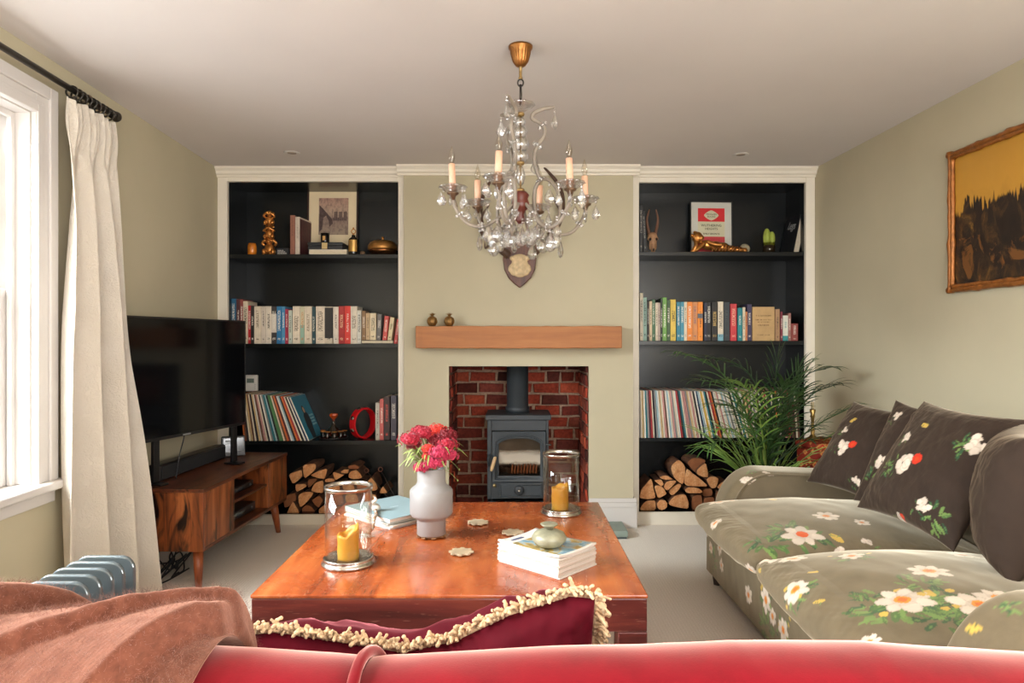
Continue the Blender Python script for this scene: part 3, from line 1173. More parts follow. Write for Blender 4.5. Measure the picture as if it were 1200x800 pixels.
MB().box((-.022, -.005, .004), (.015, -.002, .046)).build('clasp', M('pale_gold_label', '#cbb27c', .4, metal=.3), t, bevel=.001)
t = thing('votive_candle', 'black glass votive candle with gold label on top of the flat black box', 'candle', (X(381, 4.63), 4.63, zb + .0885))
MB().lathe([(.026, 0), (.028, .004), (.029, .066), (.0265, .066), (.0255, .02), (0, .02)], 28).build('glass', M('smoked_black_glass', '#1a1614', .12), t)
MB().lathe([(0, .021), (.0245, .021), (.0245, .05), (0, .048)], 20).build('wax', M('dark_wax', '#2c211c', .5), t)
MB().box((-.009, -.0305, .016), (.009, -.027, .045)).build('label_plate', M('gold_label', '#c89a5c', .4, metal=.4), t, bevel=.001)

# brass and black oil burner bottle
t = thing('scent_bottle', 'black bottle with a big gold front panel and ring stopper, left alcove top shelf', 'bottle', on1(414.2, 4.58))
MB().lathe([(.028, 0), (.033, .004), (.034, .01), (.034, .095), (.03, .108), (.013, .122), (.011, .135), (0, .135)], 30).build('body', M('black_gloss', '#171412', .15), t)
mb = MB()
ring = [(.034 * 1.02 * math.sin(a), -.034 * 1.02 * math.cos(a)) for a in [(-.95 + 1.9 * k / 10) for k in range(11)]]
V = [(x, y, .022) for x, y in ring] + [(x, y, .1) for x, y in ring]
mb.add(V, [(i, i + 1, i + 12, i + 11) for i in range(10)], 0, True)
mb.build('gold_panel', M('brushed_gold', '#c39a58', .3, metal=.7), t)
mb = MB()
mb.lathe([(.006, .135), (.008, .14), (.006, .146)], 16)
mb.tube([(.014 * math.cos(a), 0, .16 + .015 * math.sin(a)) for a in np.linspace(0, 2 * pi, 20)], .003, 8)
mb.ell((0, 0, .182), .006)
mb.build('stopper', GOLD, t)
o = MB().ell((0, 0, .016), (.018, .016, .016)).build('wooden_ball', M('brown_ball', '#5f4630', .5, bump=.2), origin=None)
o.location = on1(425, 4.6)
tag(o, 'small brown wooden ball between the bottle and the brass dish', 'ball')

# domed brass dish
t = thing('lidded_dish', 'domed pierced brass dish with a knob, right end of left alcove top shelf', 'dish', on1(448.5, 4.63))
MB().lathe([(.045, 0), (.06, .004), (.088, .026), (.096, .04), (.0, .04)], 48).build('bowl', M('polished_brass', '#8a5a34', .25, metal=.9, var=.2), t)
mb = MB()
mb.lathe([(.097, .041), (.1, .052), (.096, .072), (.082, .092), (.058, .103), (.025, .107), (0, .107)], 64, ripple=lambda a, h: .02 * math.sin(a * 24) * math.sin(h * 500))
mb.build('lid', BRASS, t)
MB().lathe([(.005, .104), (.008, .112), (.011, .122), (.007, .131), (0, .133)], 16).build('knob', GOLD, t)

# ------------------------------------------------------------------ thermostat on the back panel
t = thing('room_thermostat', 'white wall thermostat with small display above the leaning records', 'thermostat', (X(294.5, BACK - .02), BACK, Z(448.5, BACK)))
MB().box((-.044, -.028, -.058), (.044, 0, .058)).build('case', M('thermostat_plastic', '#d9d4c8', .4), t, bevel=.008, seg=3)
MB().box((-.028, -.03, .002), (.022, -.0275, .032)).build('display', M('lcd_grey', '#6f7a6c', .25), t, bevel=.001)
mb = MB()
for k in range(3):
    mb.ell((.03, -.028, -.01 - k * .013), (.004, .003, .004), seg=10, rings=6)
mb.build('button_pad', M('button_plastic', '#b9b4a8', .4), t)

# ------------------------------------------------------------------ decanter set, tambourine, books on third shelf
Y3 = 4.6
zs = LS[2]
t = thing('round_tray', 'dark round tray carrying the decanter and shot glasses', 'tray', (X(391, Y3 + .03), Y3 + .03, zs))
MB().lathe([(.082, 0), (.092, .003), (.098, .012), (.095, .012), (.088, .006), (0, .006)], 40).build('dish', M('dark_tray', '#2a2522', .3), t)
RED_G = thin_glass('ruby_glass', '#c4604a', 2.5)
CLR = thin_glass('decanter_glass', '#efe8dc', 2.0)
t = thing('decanter', 'glass decanter with amber stopper on round tray in left alcove', 'decanter', (X(391, Y3 + .03), Y3 + .03, zs + .0065))
MB().lathe([(.038, 0), (.05, .01), (.054, .03), (.046, .055), (.022, .08), (.012, .095), (.012, .118), (.016, .124), (.013, .124), (.009, .116), (.009, .095), (.02, .078), (.042, .053), (.049, .03), (.044, .012), (0, .008)], 28).build('flask', CLR, t)
MB().lathe([(0, .0085), (.043, .013), (.0475, .03), (.045, .04), (0, .04)], 24).build('liqueur', M('amber_liqueur', '#7a3a18', .1, spec=.8), t)
mb = MB()
mb.lathe([(.0085, .112), (.01, .126), (.02, .135), (.03, .15), (.027, .162), (.012, .166), (0, .166)], 8, smooth=False)
mb.build('stopper', M('amber_stopper', '#b1481c', .15, var=.4, vscale=30, spec=.8), t)
shots = []
for k in range(6):
    a = -2.6 + k * .41 * 1.0
    a = -pi / 2 + (k - 2.5) * .62
    p = (X(391, Y3 + .03) + .074 * math.cos(a), Y3 + .03 + .074 * math.sin(a), zs + .0065)
    if k == 0:
        g = thing('shot_glass', '', 'glass', p, group='shot glasses around the decanter')
        MB().lathe([(.013, 0), (.014, .006), (.0175, .046), (.0158, .046), (.0125, .01), (0, .009)], 16).build('cup', RED_G, g)
        MB().lathe([(.0166, .044), (.0182, .045), (.018, .049), (.0164, .049), (.0166, .044)], 16).build('gilt_rim', GOLD, g)
        first = g
    else:
        g = first.copy()
        COL.objects.link(g)
        for ch in list(first.children):
            c = ch.copy()
            COL.objects.link(c)
            c.parent = g
        g.location = p
    g['label'] = f'ruby shot glass with gilt rim, {ordinal(k + 1)} from left in the arc before the decanter'

# tambourine
t = thing('tambourine', 'red tambourine standing on edge beside the decanter', 'tambourine', (X(425.5, 4.63), 4.63, zs), rotz=math.radians(58))
Rt, hw = .105, .024
TRED = M('red_plastic', '#c4141c', .3, var=.06)
mb = MB()
ns = 60
V = []
for i in range(ns):
    a = 2 * pi * i / ns
    for (rr_, y) in ((Rt, -hw), (Rt, hw), (Rt - .012, hw), (Rt - .012, -hw)):
        V.append((rr_ * math.cos(a), y, Rt + rr_ * math.sin(a)))
mb.add(V, [(i * 4 + j, i * 4 + (j + 1) % 4, ((i + 1) % ns) * 4 + (j + 1) % 4, ((i + 1) % ns) * 4 + j) for i in range(ns) for j in range(4)], 0, False)
mb.build('hoop', TRED, t, bevel=.002)
JN = M('jingle_steel', '#b8b2a8', .25, metal=1)
for k in range(8):
    a = 2 * pi * (k + .5) / 8
    c = Vector(((Rt + .004) * math.cos(a), 0, Rt + (Rt + .004) * math.sin(a)))
    if c.z < .02:
        continue
    mb = MB()
    ax = (-math.sin(a) * 0 + math.cos(a), 0, math.sin(a))
    mb.lathe([(0, -.003), (.014, -.002), (.015, 0), (.014, .002), (0, .003)], 16, c=tuple(c), axis=ax)
    mb.build('jingle', JN, t)

L3 = [(440, 444.7, 471.7, '#c2bcae', BK, 'pale grey slim book'), (445, 449.6, 467.6, '#c4605a', WH, 'salmon-red slim book'),
      (449.8, 456.8, 464.5, '#3a2826', '#d84a3a', 'black book with red and white spine title'), (458, 464.8, 463.3, '#4b4650', WH, 'dark mauve book, its title in white')]
for i, (a, b_, top, c, ink_, words) in enumerate(L3):
    x0, x1 = X(a, SCB), X(b_, SCB)
    put_book(x0, SCB, LS[2], x1 - x0 - .001, Z(top, SCB) - LS[2], .19, c, ink_, f'{words}, {ordinal(i + 1)} from left beside the tambourine', 'four books at the right of the left record shelf')

# ================================================================== right alcove top shelf
zr = RS[0]
for k, (px, lean_, words) in enumerate(((749.5, 0, 'upright against the cream frame'), (754.5, -.05, 'leaning beside the deer skull'))):
    t = put_book(X(px, 4.57), 4.57, zr, .022, .318 - .04 * k, .2, '#191818', '#8f8a80', f'slim black book with dotted white spine, {words}', 'slim black books on the right alcove top shelf', tilt=lean_)

t = thing('deer_skull', 'small roe deer skull with two thin antlers, right alcove top shelf', 'skull', (X(764.8, 4.62), 4.62, zr))
BONE = M('old_bone', '#a8805e', .6, var=.25, vscale=30, bump=.3)
BONEP = M('pale_bone', '#c7ae86', .6, var=.22, vscale=40, bump=.35, bscale=60)
HORN = M('dark_antler', '#4a3426', .5, var=.3, vscale=40, bump=.4)
mb = MB()
mb.ell((0, .01, .118), (.034, .036, .03), (.3, 0, 0))
mb.ell((0, -.006, .08), (.027, .028, .045), (.2, 0, 0))
mb.ell((0, -.014, .035), (.015, .02, .038), (.15, 0, 0))
for q in (-1, 1):
    mb.ell((q * .028, -.004, .1), (.01, .014, .012))
    mb.ell((q * .02, -.005, .055), (.007, .012, .03))
mb.build('cranium', BONE, t, remesh=.003)
for q in (-1, 1):
    MB().ell((q * .021, -.026, .094), (.009, .006, .01)).build('eye_socket', M('socket_dark', '#241812', .9), t)
MB().ell((0, -.033, .022), (.006, .006, .012)).build('nose_opening', M('socket_dark', '#241812', .9), t)
for q in (-1, 1):
    mb = MB()
    pts = spline([(q * .02, .012, .135), (q * .033, .012, .19), (q * .037, .008, .235), (q * .03, .004, .27), (q * .022, 0, .3)], 6)
    mb.tube(pts, [.009 * (1 - i / len(pts)) ** .8 + .0025 for i in range(len(pts))], 9)
    mb.build('antler', M('brown_antler', '#6b452f', .5, bump=.3), t)

# framed cover poster
yq = 4.74
t = thing('framed_poster', 'framed red and cream book-cover poster behind the reclining gold figure', 'picture', (X(834, yq), yq, zr), rot=(-.06, .012, 0))
w2, hh = .147, .385
mb = MB().box((-w2, 0, 0), (-w2 + .007, .016, hh)).box((w2 - .007, 0, 0), (w2, .016, hh)).box((-w2 + .007, 0, 0), (w2 - .007, .016, .007)).box((-w2 + .007, 0, hh - .007), (w2 - .007, .016, hh))
mb.build('frame', M('thin_black_frame', '#15130f', .4), t, bevel=.001)
MB().box((-w2 + .007, .006, .007), (w2 - .007, .011, hh - .007)).build('mount', M('white_mount_card', '#c9c6ba', .7, var=.03), t)
PR = M('poster_red', '#cf1f24', .6, var=.05)
PC = M('poster_cream', '#cfc7a6', .7, var=.04)
a, z1 = .093, .336
pst = MB().box((-a, .005, .03), (a, .006, z1)).build('print', PC, t)
MB().box((-a, .0042, z1 - .094), (a, .0049, z1)).build('red_band', PR, pst)
MB().box((-a, .0042, .03), (a, .0049, z1 - .2)).build('red_band', M('poster_red_foot', '#c03438', .6, var=.05), pst)
mb = MB()
oval = []
for k in range(40):
    an = 2 * pi * k / 40
    rx, rz = .051, .036
    cx, cz = math.cos(an), math.sin(an)
    rad = 1 / ((abs(cx) ** 1.35 + abs(cz) ** 1.35) ** (1 / 1.35))
    oval.append((rx * cx * rad, .0036, z1 - .05 + rz * cz * rad))
mb.prism(oval, (0, .0005, 0))
mb.build('title_lozenge', PC, pst)
INKB = M('poster_ink', '#2a2a24', .7)
for body, size, z in (('PENGUIN', .017, z1 - .043), ('BOOKS', .017, z1 - .06), ('WUTHERING', .024, z1 - .122), ('HEIGHTS', .022, z1 - .146), ('EMILY BRONTE', .017, z1 - .181)):
    text_mesh(body, size, 'lettering', INKB, pst, (0, .0034, z), (pi / 2, 0, 0))

# reclining gold figure
t = thing('reclining_figure', 'gold figurine of a child reclining on one elbow before the red poster', 'statue', (X(840, 4.6), 4.6, zr))
mb = MB()
E = lambda c, r_, rot=None: mb.ell(c, r_, rot)
E((-.13, 0, .105), (.034, .034, .04), (0, .25, 0))
E((-.112, -.026, .1), (.02, .014, .02))
for k in range(14):
    an = RND.uniform(0, 2 * pi)
    E((-.14 + .03 * math.cos(an), .004 + .02 * math.sin(an * 1.7), .118 + .024 * math.sin(an)), .011)
E((-.1, 0, .07), (.02, .018, .016))
E((-.062, 0, .055), (.052, .032, .034), (0, .2, 0))
E((-.01, 0, .046), (.05, .034, .036))
E((.04, 0, .04), (.045, .033, .034), (0, .1, 0))
E((.095, 0, .03), (.05, .026, .024), (0, .12, 0))
E((.15, -.004, .022), (.04, .02, .018))
E((.186, -.006, .02), (.02, .014, .018))
mb.tube(spline([(-.09, -.02, .066), (-.13, -.03, .03), (-.165, -.03, .01), (-.15, -.034, .045), (-.148, -.024, .075)], 6), [.015] * 25, 9)
mb.tube(spline([(-.07, -.026, .075), (-.03, -.04, .055), (.02, -.042, .05)], 6), [.013] * 13, 9)
E((-.165, -.03, .01), (.022, .018, .011))
mb.build('body', GOLD, t, remesh=.0035)
mb = MB()
for k in range(9):
    x = -.03 + k * .022
    mb.tube(spline([(x - .012, -.034, .008), (x, -.038, .035), (x + .012, -.02, .07 - k * .0045), (x + .018, .012, .07 - k * .005)], 5), .004, 7)
mb.build('robe_fold', M('bronze_robe', '#7d4d24', .38, metal=.8, var=.3, vscale=30), t)

o = MB().ell((0, 0, .036), .036, seg=28, rings=18).build('stone_ball', M('pale_marble_ball', '#a89c80', .25, var=.25, vscale=25))
o.location = (X(872.5, 4.66), 4.66, zr)
tag(o, 'pale marbled ball behind the feet of the gold figure', 'ball')

# cactus in a glass
t = thing('potted_cactus', 'two-lobed green cactus in a clear glass tumbler, right alcove top shelf', 'cactus', (X(901, 4.6), 4.6, zr))
MB().lathe([(.036, 0), (.04, .003), (.044, .07), (.0415, .07), (.038, .008), (0, .008)], 28).build('glass', thin_glass('tumbler_glass', '#e8e4d8', 1.0), t)
MB().lathe([(0, .009), (.037, .009), (.04, .05), (.02, .056), (0, .054)], 24).build('soil', M('potting_soil', '#3a2a20', .95, var=.4, vscale=60, bump=.6), t)
CAC = M('cactus_green', '#8f9c3c', .6, var=.2, vscale=20)
for dx, dy, h_, r_ in ((-.014, 0, .115, .021), (.02, .004, .095, .02)):
    mb = MB()
    pr = [(r_ * .8, 0), (r_ * 1.05, h_ * .35), (r_ * 1.05, h_ * .6), (r_ * .85, h_ * .82), (r_ * .45, h_ * .97), (0, h_)]
    mb.lathe(pr, 40, c=(dx, dy, .052), ripple=lambda a_, h: .09 * math.cos(a_ * 9))
    mb.build('lobe', CAC, t)
mb = MB()
mb.ell((.03, 0, .05), (.008, .008, .012)).ell((.034, -.006, .044), (.006, .006, .01))
mb.build('pup', M('cactus_red_pup', '#8a3c22', .6), t)

# large black book leaning at the right end
t = thing('book', 'big black book with white script title leaning at right end of right alcove top shelf', 'book', (X(929.5, 4.57), 4.57, zr), rot=(0, .19, 0), group='books on the right alcove top shelf')
h_, d_, w_ = .325, .235, .04
MB().box((0, 0, 0), (.004, d_, h_)).box((w_ - .004, 0, 0), (w_, d_, h_)).box((.004, d_ - .005, 0), (w_ - .004, d_, h_)).build('cover', M('black_cloth_cover', '#16171a', .5), t, bevel=.001)
MB().box((.004, .003, .004), (w_ - .004, d_ - .005, h_ - .004)).build('page_block', M('thick_page_block', '#b9ad98', .85, var=.12, vscale=60, stretch=(8, 1, 1)), t)
text_mesh('Legs', .075, 'title_script', M('silver_script', '#a9a9a6', .5), t, (-.0006, d_ * .5, h_ * .62), (pi / 2, .12, -pi / 2), shear=.3)
# ================================================================== mantel, stove, plaque, logs
t = thing('mantel_beam', 'thick oak beam mantel shelf on the chimney breast', 'mantel', (X(608, YB), YB, Z(408, YB - .15)))
OAK = WOOD('oak_beam', '#93592a', '#a4652f', '#b0723c', 'x', .55, scale=1.3, bump=.25)
mb = MB()
zt, zb_ = Z(382, YB - .15), Z(408, YB - .15)
xa, xb = X(487, YB - .15), X(729, YB - .15)
nx = 30
V = []
rr = random.Random(8)
for i in range(nx + 1):
    x = xa + (xb - xa) * i / nx
    w = lambda s_: s_ * rr.uniform(-.0015, .0015)
    for (y, z) in ((YB - .15, zb_), (YB - .15, zt), (YB - .0005, zt), (YB - .0005, zb_)):
        V.append((x, y + (w(1) if y < YB - .1 else 0), z + w(1.4)))
Fs = [(i * 4 + j, (i + 1) * 4 + j, (i + 1) * 4 + (j + 1) % 4, i * 4 + (j + 1) % 4) for i in range(nx) for j in range(4)] + [(0, 1, 2, 3), (nx * 4 + 3, nx * 4 + 2, nx * 4 + 1, nx * 4)]
mb.add(V, Fs)
mb.build('beam', OAK, t, world=True, bevel=.004)

PGOLD = M('dull_gold', '#8a6636', .42, metal=.6, var=.25, vscale=60)
for k, (px, w) in enumerate(((506.5, 'left'), (526.5, 'right'))):
    t = thing('pineapple_ornament', f'small gold pineapple ornament, {w} one of the pair on the mantel beam', 'ornament', (X(px, YB - .09), YB - .09, zt + .001), group='gold pineapples on the mantel')
    mb = MB()
    pr = [(.012, 0), (.022, .004), (.031, .022), (.032, .036), (.026, .052), (.015, .061), (.008, .063)]
    mb.lathe(pr, 40, ripple=lambda a_, h: .05 * math.sin(a_ * 8 + h * 420) + .05 * math.sin(a_ * 8 - h * 420))
    mb.build('fruit', PGOLD, t)
    mb = MB()
    for ring_, (n_, L, out) in enumerate(((9, .028, .9), (7, .03, .55), (4, .032, .2))):
        for j in range(n_):
            a_ = 2 * pi * j / n_ + ring_
            pts = spline([(0, 0, .06), (out * L * .5 * math.cos(a_), out * L * .5 * math.sin(a_), .06 + L * .5), (out * L * 1.1 * math.cos(a_), out * L * 1.1 * math.sin(a_), .06 + L * (.95 - .35 * out))], 4)
            mb.tube(pts, [.004, .005, .005, .005, .004, .003, .002, .001, .0004], 6, flat=.4)
    mb.build('leaf_crown', PGOLD, t)

# ------------------------------------------------------------------ wood stove
YS = 4.56
sx0, sx1 = X(571, YS), X(643, YS)
cx = (sx0 + sx1) / 2
IRON = M('matt_stove_iron', '#2f3438', .5, var=.1, vscale=14, bump=.08, bscale=200)
IRON2 = M('stove_iron_door', '#33393e', .45, var=.08, vscale=14, bump=.06, bscale=200)
t = thing('wood_stove', 'matt blue-black wood-burning stove with glass door standing in the brick fireplace', 'stove', (cx, YS + .17, .02))
zs0, zs1 = Z(587, YS), Z(492, YS)
dx0, dx1, dz0, dz1 = X(576, YS), X(640, YS), Z(564.5, YS), Z(504.5, YS)
gx0, gx1, gz0, gz1 = X(584.5, YS), X(633, YS), Z(557, YS), Z(513.5, YS)
mb = MB()
mb.box((sx0, YS + .02, zs0), (sx0 + .02, YS + .34, zs1)).box((sx1 - .02, YS + .02, zs0), (sx1, YS + .34, zs1))
mb.box((sx0 + .02, YS + .32, zs0), (sx1 - .02, YS + .34, zs1)).box((sx0, YS, zs0), (sx1, YS + .34, zs0 + .02))
mb.box((sx0, YS, zs0), (dx0, YS + .02, zs1)).box((dx1, YS, zs0), (sx1, YS + .02, zs1)).box((dx0, YS, dz1), (dx1, YS + .02, zs1)).box((dx0, YS, zs0), (dx1, YS + .02, dz0))
mb.box((sx0 + .02, YS + .02, zs1 - .02), (sx1 - .02, YS + .34, zs1))
mb.build('firebox', IRON, t, world=True, bevel=.003)
MB().box((X(569, YS - .01), YS - .015, zs1), (X(646, YS - .01), YS + .355, Z(486, YS))).build('top_plate', IRON, t, world=True, bevel=.005)
# door with arched opening
mb = MB()


def arch_ring(x0, x1, z0, z1, rise, n=16):
    pts = [(x0, z0), (x1, z0)]
    for k in range(n + 1):
        a_ = k / n
        x = x1 + (x0 - x1) * a_
        u = 2 * a_ - 1
        z = z1 - rise * (abs(u) ** 3.2)
        pts.append((x, z))
    return pts


out = [(dx0 + .004, dz0 + .004), (dx1 - .004, dz0 + .004)] + [(dx1 - .004 + (dx0 - dx1 + .008) * k / 16, dz1 - .004) for k in range(17)]
inn = arch_ring(gx0, gx1, gz0, gz1, .035)
n = len(out)
V = [(x, YS - .018, z) for x, z in out] + [(x, YS - .012, z) for x, z in inn] + [(x, YS + .012, z) for x, z in out] + [(x, YS + .012, z) for x, z in inn]
Fs = []
for i in range(n):
    j = (i + 1) % n
    Fs += [(i, j, n + j, n + i), (2 * n + j, 2 * n + i, 3 * n + i, 3 * n + j), (j, i, 2 * n + i, 2 * n + j), (n + i, n + j, 3 * n + j, 3 * n + i)]
mb.add(V, Fs)
door = mb.build('door', IRON2, t, world=True, bevel=.003)
mb = MB()
for off, rad in ((.022, .004), (.012, .003)):
    rg = arch_ring(gx0 - off, gx1 + off, gz0 - off, gz1 + off, .045)
    pts = [(x, YS - .0165, z) for x, z in rg]
    mb.tube(pts + [pts[0]], rad, 8)
mb.build('arch_moulding', IRON2, door, world=True)


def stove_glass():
    t = NT('banded_stove_glass')
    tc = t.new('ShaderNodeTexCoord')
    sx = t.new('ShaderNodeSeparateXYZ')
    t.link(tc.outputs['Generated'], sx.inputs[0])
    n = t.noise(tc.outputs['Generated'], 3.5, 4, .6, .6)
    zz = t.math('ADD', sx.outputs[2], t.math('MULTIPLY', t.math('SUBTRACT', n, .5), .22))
    pale_band = t.ramp(zz, [(.3, (0, 0, 0)), (.38, (.85, .85, .85)), (.56, (.75, .75, .75)), (.68, (.03, .03, .03))])  # pale band across the middle of the pane, edges broken by noise
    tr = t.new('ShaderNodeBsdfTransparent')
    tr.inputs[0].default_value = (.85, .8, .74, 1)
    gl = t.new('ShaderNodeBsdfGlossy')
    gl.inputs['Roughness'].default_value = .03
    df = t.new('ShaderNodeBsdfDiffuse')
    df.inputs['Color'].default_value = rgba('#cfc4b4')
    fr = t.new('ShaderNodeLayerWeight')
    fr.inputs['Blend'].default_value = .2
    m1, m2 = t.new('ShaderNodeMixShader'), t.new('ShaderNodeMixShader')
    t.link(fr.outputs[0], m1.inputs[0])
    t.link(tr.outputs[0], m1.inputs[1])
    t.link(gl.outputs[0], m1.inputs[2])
    t.link(t.math('MULTIPLY', pale_band, .75), m2.inputs[0])
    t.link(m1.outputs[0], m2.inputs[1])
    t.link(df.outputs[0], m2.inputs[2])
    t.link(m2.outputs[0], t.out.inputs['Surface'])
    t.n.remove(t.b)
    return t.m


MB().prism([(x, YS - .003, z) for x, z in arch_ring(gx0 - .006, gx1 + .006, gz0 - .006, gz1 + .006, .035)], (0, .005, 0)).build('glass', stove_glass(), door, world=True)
mb = MB()
h0, h1 = P(580.5, 535, YS - .05), P(575.5, 552, YS - .05)
mb.tube(spline([h0, (h0 + h1) / 2, h1], 5), [.007, .0095, .011, .0115, .012, .0122, .012, .0118, .011, .009, .006], 12)
mb.build('door_handle', M('pale_wood_handle', '#bfa076', .5), door, world=True)
mb = MB()
mb.tube([P(573, 533, YS - .012), P(578, 534, YS - .03), h0], .006, 8)
mb.tube([P(573, 533, YS - .012), P(572, 538, YS - .012), P(572.5, 546, YS - .005)], .008, 8)
mb.build('handle_bracket', IRON, door, world=True)
for py in (521, 560):
    MB().tube([P(639, py, YS - .012), P(646, py, YS - .012)], .006, 10).build('hinge', IRON, door, world=True)
mb = MB()
mb.lathe([(.012, 0), (.012, .012), (.0, .014)], 20, c=tuple(P(579.5, 568.5, YS)), axis=(0, -1, 0))
mb.build('latch_pin', M('brass_pin', '#a99568', .3, metal=.8), t, world=True)
# ash cover with knob
ax0, ax1, az0, az1 = X(585, YS), X(635, YS), Z(583, YS), Z(565.5, YS)
ash = MB().box((ax0, YS - .014, az0), (ax1, YS - .0005, az1)).build('ash_cover', IRON2, t, world=True, bevel=.004)
mb = MB()
xx0, xx1, q0, q1 = ax0 + .012, ax1 - .012, az0 + .014, az1 - .014
mb.tube([(xx0, YS - .014, q0), (xx1, YS - .014, q0), (xx1, YS - .014, q1), (xx0, YS - .014, q1), (xx0, YS - .014, q0)], .003, 6)
mb.build('panel_moulding', IRON2, ash, world=True)
kc = P(608.3, 574, YS - .014)
MB().lathe([(.02, 0), (.032, .004), (.033, .012), (.024, .02), (.012, .022), (.0, .022)], 28, c=tuple(kc), axis=(0, -1, 0)).build('vent_knob', IRON, ash, world=True)
MB().lathe([(.009, .0215), (.01, .026), (.006, .03), (0, .031)], 16, c=tuple(kc), axis=(0, -1, 0)).build('vent_screw', M('steel_screw', '#c0bcb4', .2, metal=1), ash, world=True)
for q in (sx0 + .03, sx1 - .03):
    for yy in (YS + .03, YS + .31):
        MB().lathe([(.016, .02), (.02, .03), (.024, zs0 + .002)], 12, c=(q, yy, 0)).build('leg', IRON, t, world=True)
fx = X(606.5, YS + .17)
fr_ = 12.6 * (YS + .17) / 800
MB().lathe([(fr_ * 1.12, 0), (fr_ * 1.12, .04), (fr_, .045), (fr_, .5)], 36, c=(fx, YS + .17, Z(486, YS))).build('flue_pipe', IRON, t, world=True)
# fire bed: firebricks and log guard
MB().box((sx0 + .021, YS + .29, gz0 - .03), (sx1 - .021, YS + .318, zs1 - .025)).build('fire_brick', M('pale_firebrick', '#8f7c68', .9, var=.25), t, world=True)
mb = MB()
for k in range(9):
    x = X(600 + k * 3.6, YS)
    mb.tube(spline([(x, YS + .06, gz0 + .005), (x + .002, YS + .055, gz0 + .045), (x + .006, YS + .07, gz0 + .075)], 4), .007, 8)
mb.build('log_guard', M('rusty_guard', '#8c5434', .7, var=.3), t, world=True)
mb = MB()
for k in range(12):
    mb.ell((cx + RND.uniform(-.13, .13), YS + RND.uniform(.1, .25), gz0 + RND.uniform(0, .03)), (.03, .025, .02), (RND.random(), RND.random(), 0), 8, 6)
mb.build('ember_bed', M('ash_and_char', '#5b4a40', .95, var=.5, vscale=20, bump=.5), t, world=True)

# ------------------------------------------------------------------ antler plaque on the chimney breast
t = thing('antler_plaque', 'dark wooden shield with pale skull plate and antlers behind the chandelier', 'trophy', (X(609, YB), YB, Z(312, YB)))
s = YB / 800
sh = [(-19, 25), (-15, 22), (-8, 26), (0, 24), (8, 26), (15, 22), (19, 25), (19.5, 8), (18, -4), (13, -14), (6, -21), (0, -25.5), (-6, -21), (-13, -14), (-18, -4), (-19.5, 8)]
SHW = WOOD('plaque_wood', '#3a1e14', '#5f3523', '#74452d', 'z', .4, scale=2)
mb = MB()
mb.prism([(x * s, -.022, z * s) for x, z in sh], (0, .0215, 0))
mb.build('shield', SHW, t, bevel=.007, seg=3)
mb = MB()
mb.ell((0, -.024, .01), (.055, .02, .06)).ell((-.05, -.022, -.012), (.024, .012, .032), (0, .6, 0)).ell((.05, -.022, -.012), (.024, .012, .032), (0, -.6, 0)).ell((0, -.024, -.045), (.045, .014, .03)).ell((-.035, -.022, -.035), (.03, .012, .03)).ell((.035, -.022, -.035), (.03, .012, .03)).ell((0, -.026, .055), (.05, .016, .022))
for q in (-1, 1):
    mb.ell((q * .05, -.028, .05), (.016, .014, .016))
mb.build('skull_plate', BONEP, t, remesh=.004)
for q, A_ in ((-1, [(-13, 12, 2), (-26, 22, 10), (-41, 36, 14), (-46, 58, 10), (-42, 82, 4), (-30, 106, 0)]), (1, [(13, 12, 2), (28, 26, 10), (42, 44, 14), (49, 66, 10), (46, 92, 4), (27, 116, 0)])):
    pts = spline([(x * s, -.03 - d * .004, z * s) for x, z, d in A_], 8)
    mb = MB()
    k_ = len(pts)
    mb.tube(pts, [.027 * (1 - .8 * (i / k_) ** 1.8) for i in range(k_)], 12)
    mid = pts[int(k_ * .55)]
    mb.tube(spline([mid, mid + Vector((-q * .025, -.02, .04)), mid + Vector((-q * .06, -.025, .09))], 6), [.014 * (1 - i / 13.5) + .001 for i in range(13)], 9)
    lo = pts[int(k_ * .2)]
    mb.tube(spline([lo, lo + Vector((q * .05, -.02, .0)), lo + Vector((q * .075, -.02, -.015)), lo + Vector((q * .08, -.02, .025))], 6), [.013 * (1 - i / 20) + .001 for i in range(19)], 9)
    mb.build('antler', HORN, t)

# ------------------------------------------------------------------ firewood
def log_mats():
    t = NT('split_log_end')
    v = t.coord('Object')
    n = t.noise(v, 16, 6, .65, .6)
    n2 = t.noise(t.coord('Object', (60, 6, 24)), 3, 5, .65)
    c = t.ramp(n, [(.28, '#95582f'), (.45, '#c98b57'), (.6, '#d9a674'), (.75, '#b97a48')])
    t.link(t.mix(t.ramp(n2, [(.45, (0, 0, 0)), (.7, (.6, .6, .6))]), c, '#8a4f28'), t.b.inputs['Base Color'])
    t.set(Roughness=.85)
    t.bump(n2, .4, .003)
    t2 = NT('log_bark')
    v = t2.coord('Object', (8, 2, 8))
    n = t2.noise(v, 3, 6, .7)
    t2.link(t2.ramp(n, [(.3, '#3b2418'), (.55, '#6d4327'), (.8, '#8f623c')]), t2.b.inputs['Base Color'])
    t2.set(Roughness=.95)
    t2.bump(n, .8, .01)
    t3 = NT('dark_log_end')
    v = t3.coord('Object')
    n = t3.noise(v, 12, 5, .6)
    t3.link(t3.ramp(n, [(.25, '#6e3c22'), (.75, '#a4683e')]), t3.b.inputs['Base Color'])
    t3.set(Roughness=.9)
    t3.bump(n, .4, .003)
    return t.m, t2.m, t3.m


LOGE, BARK, LOGD = log_mats()


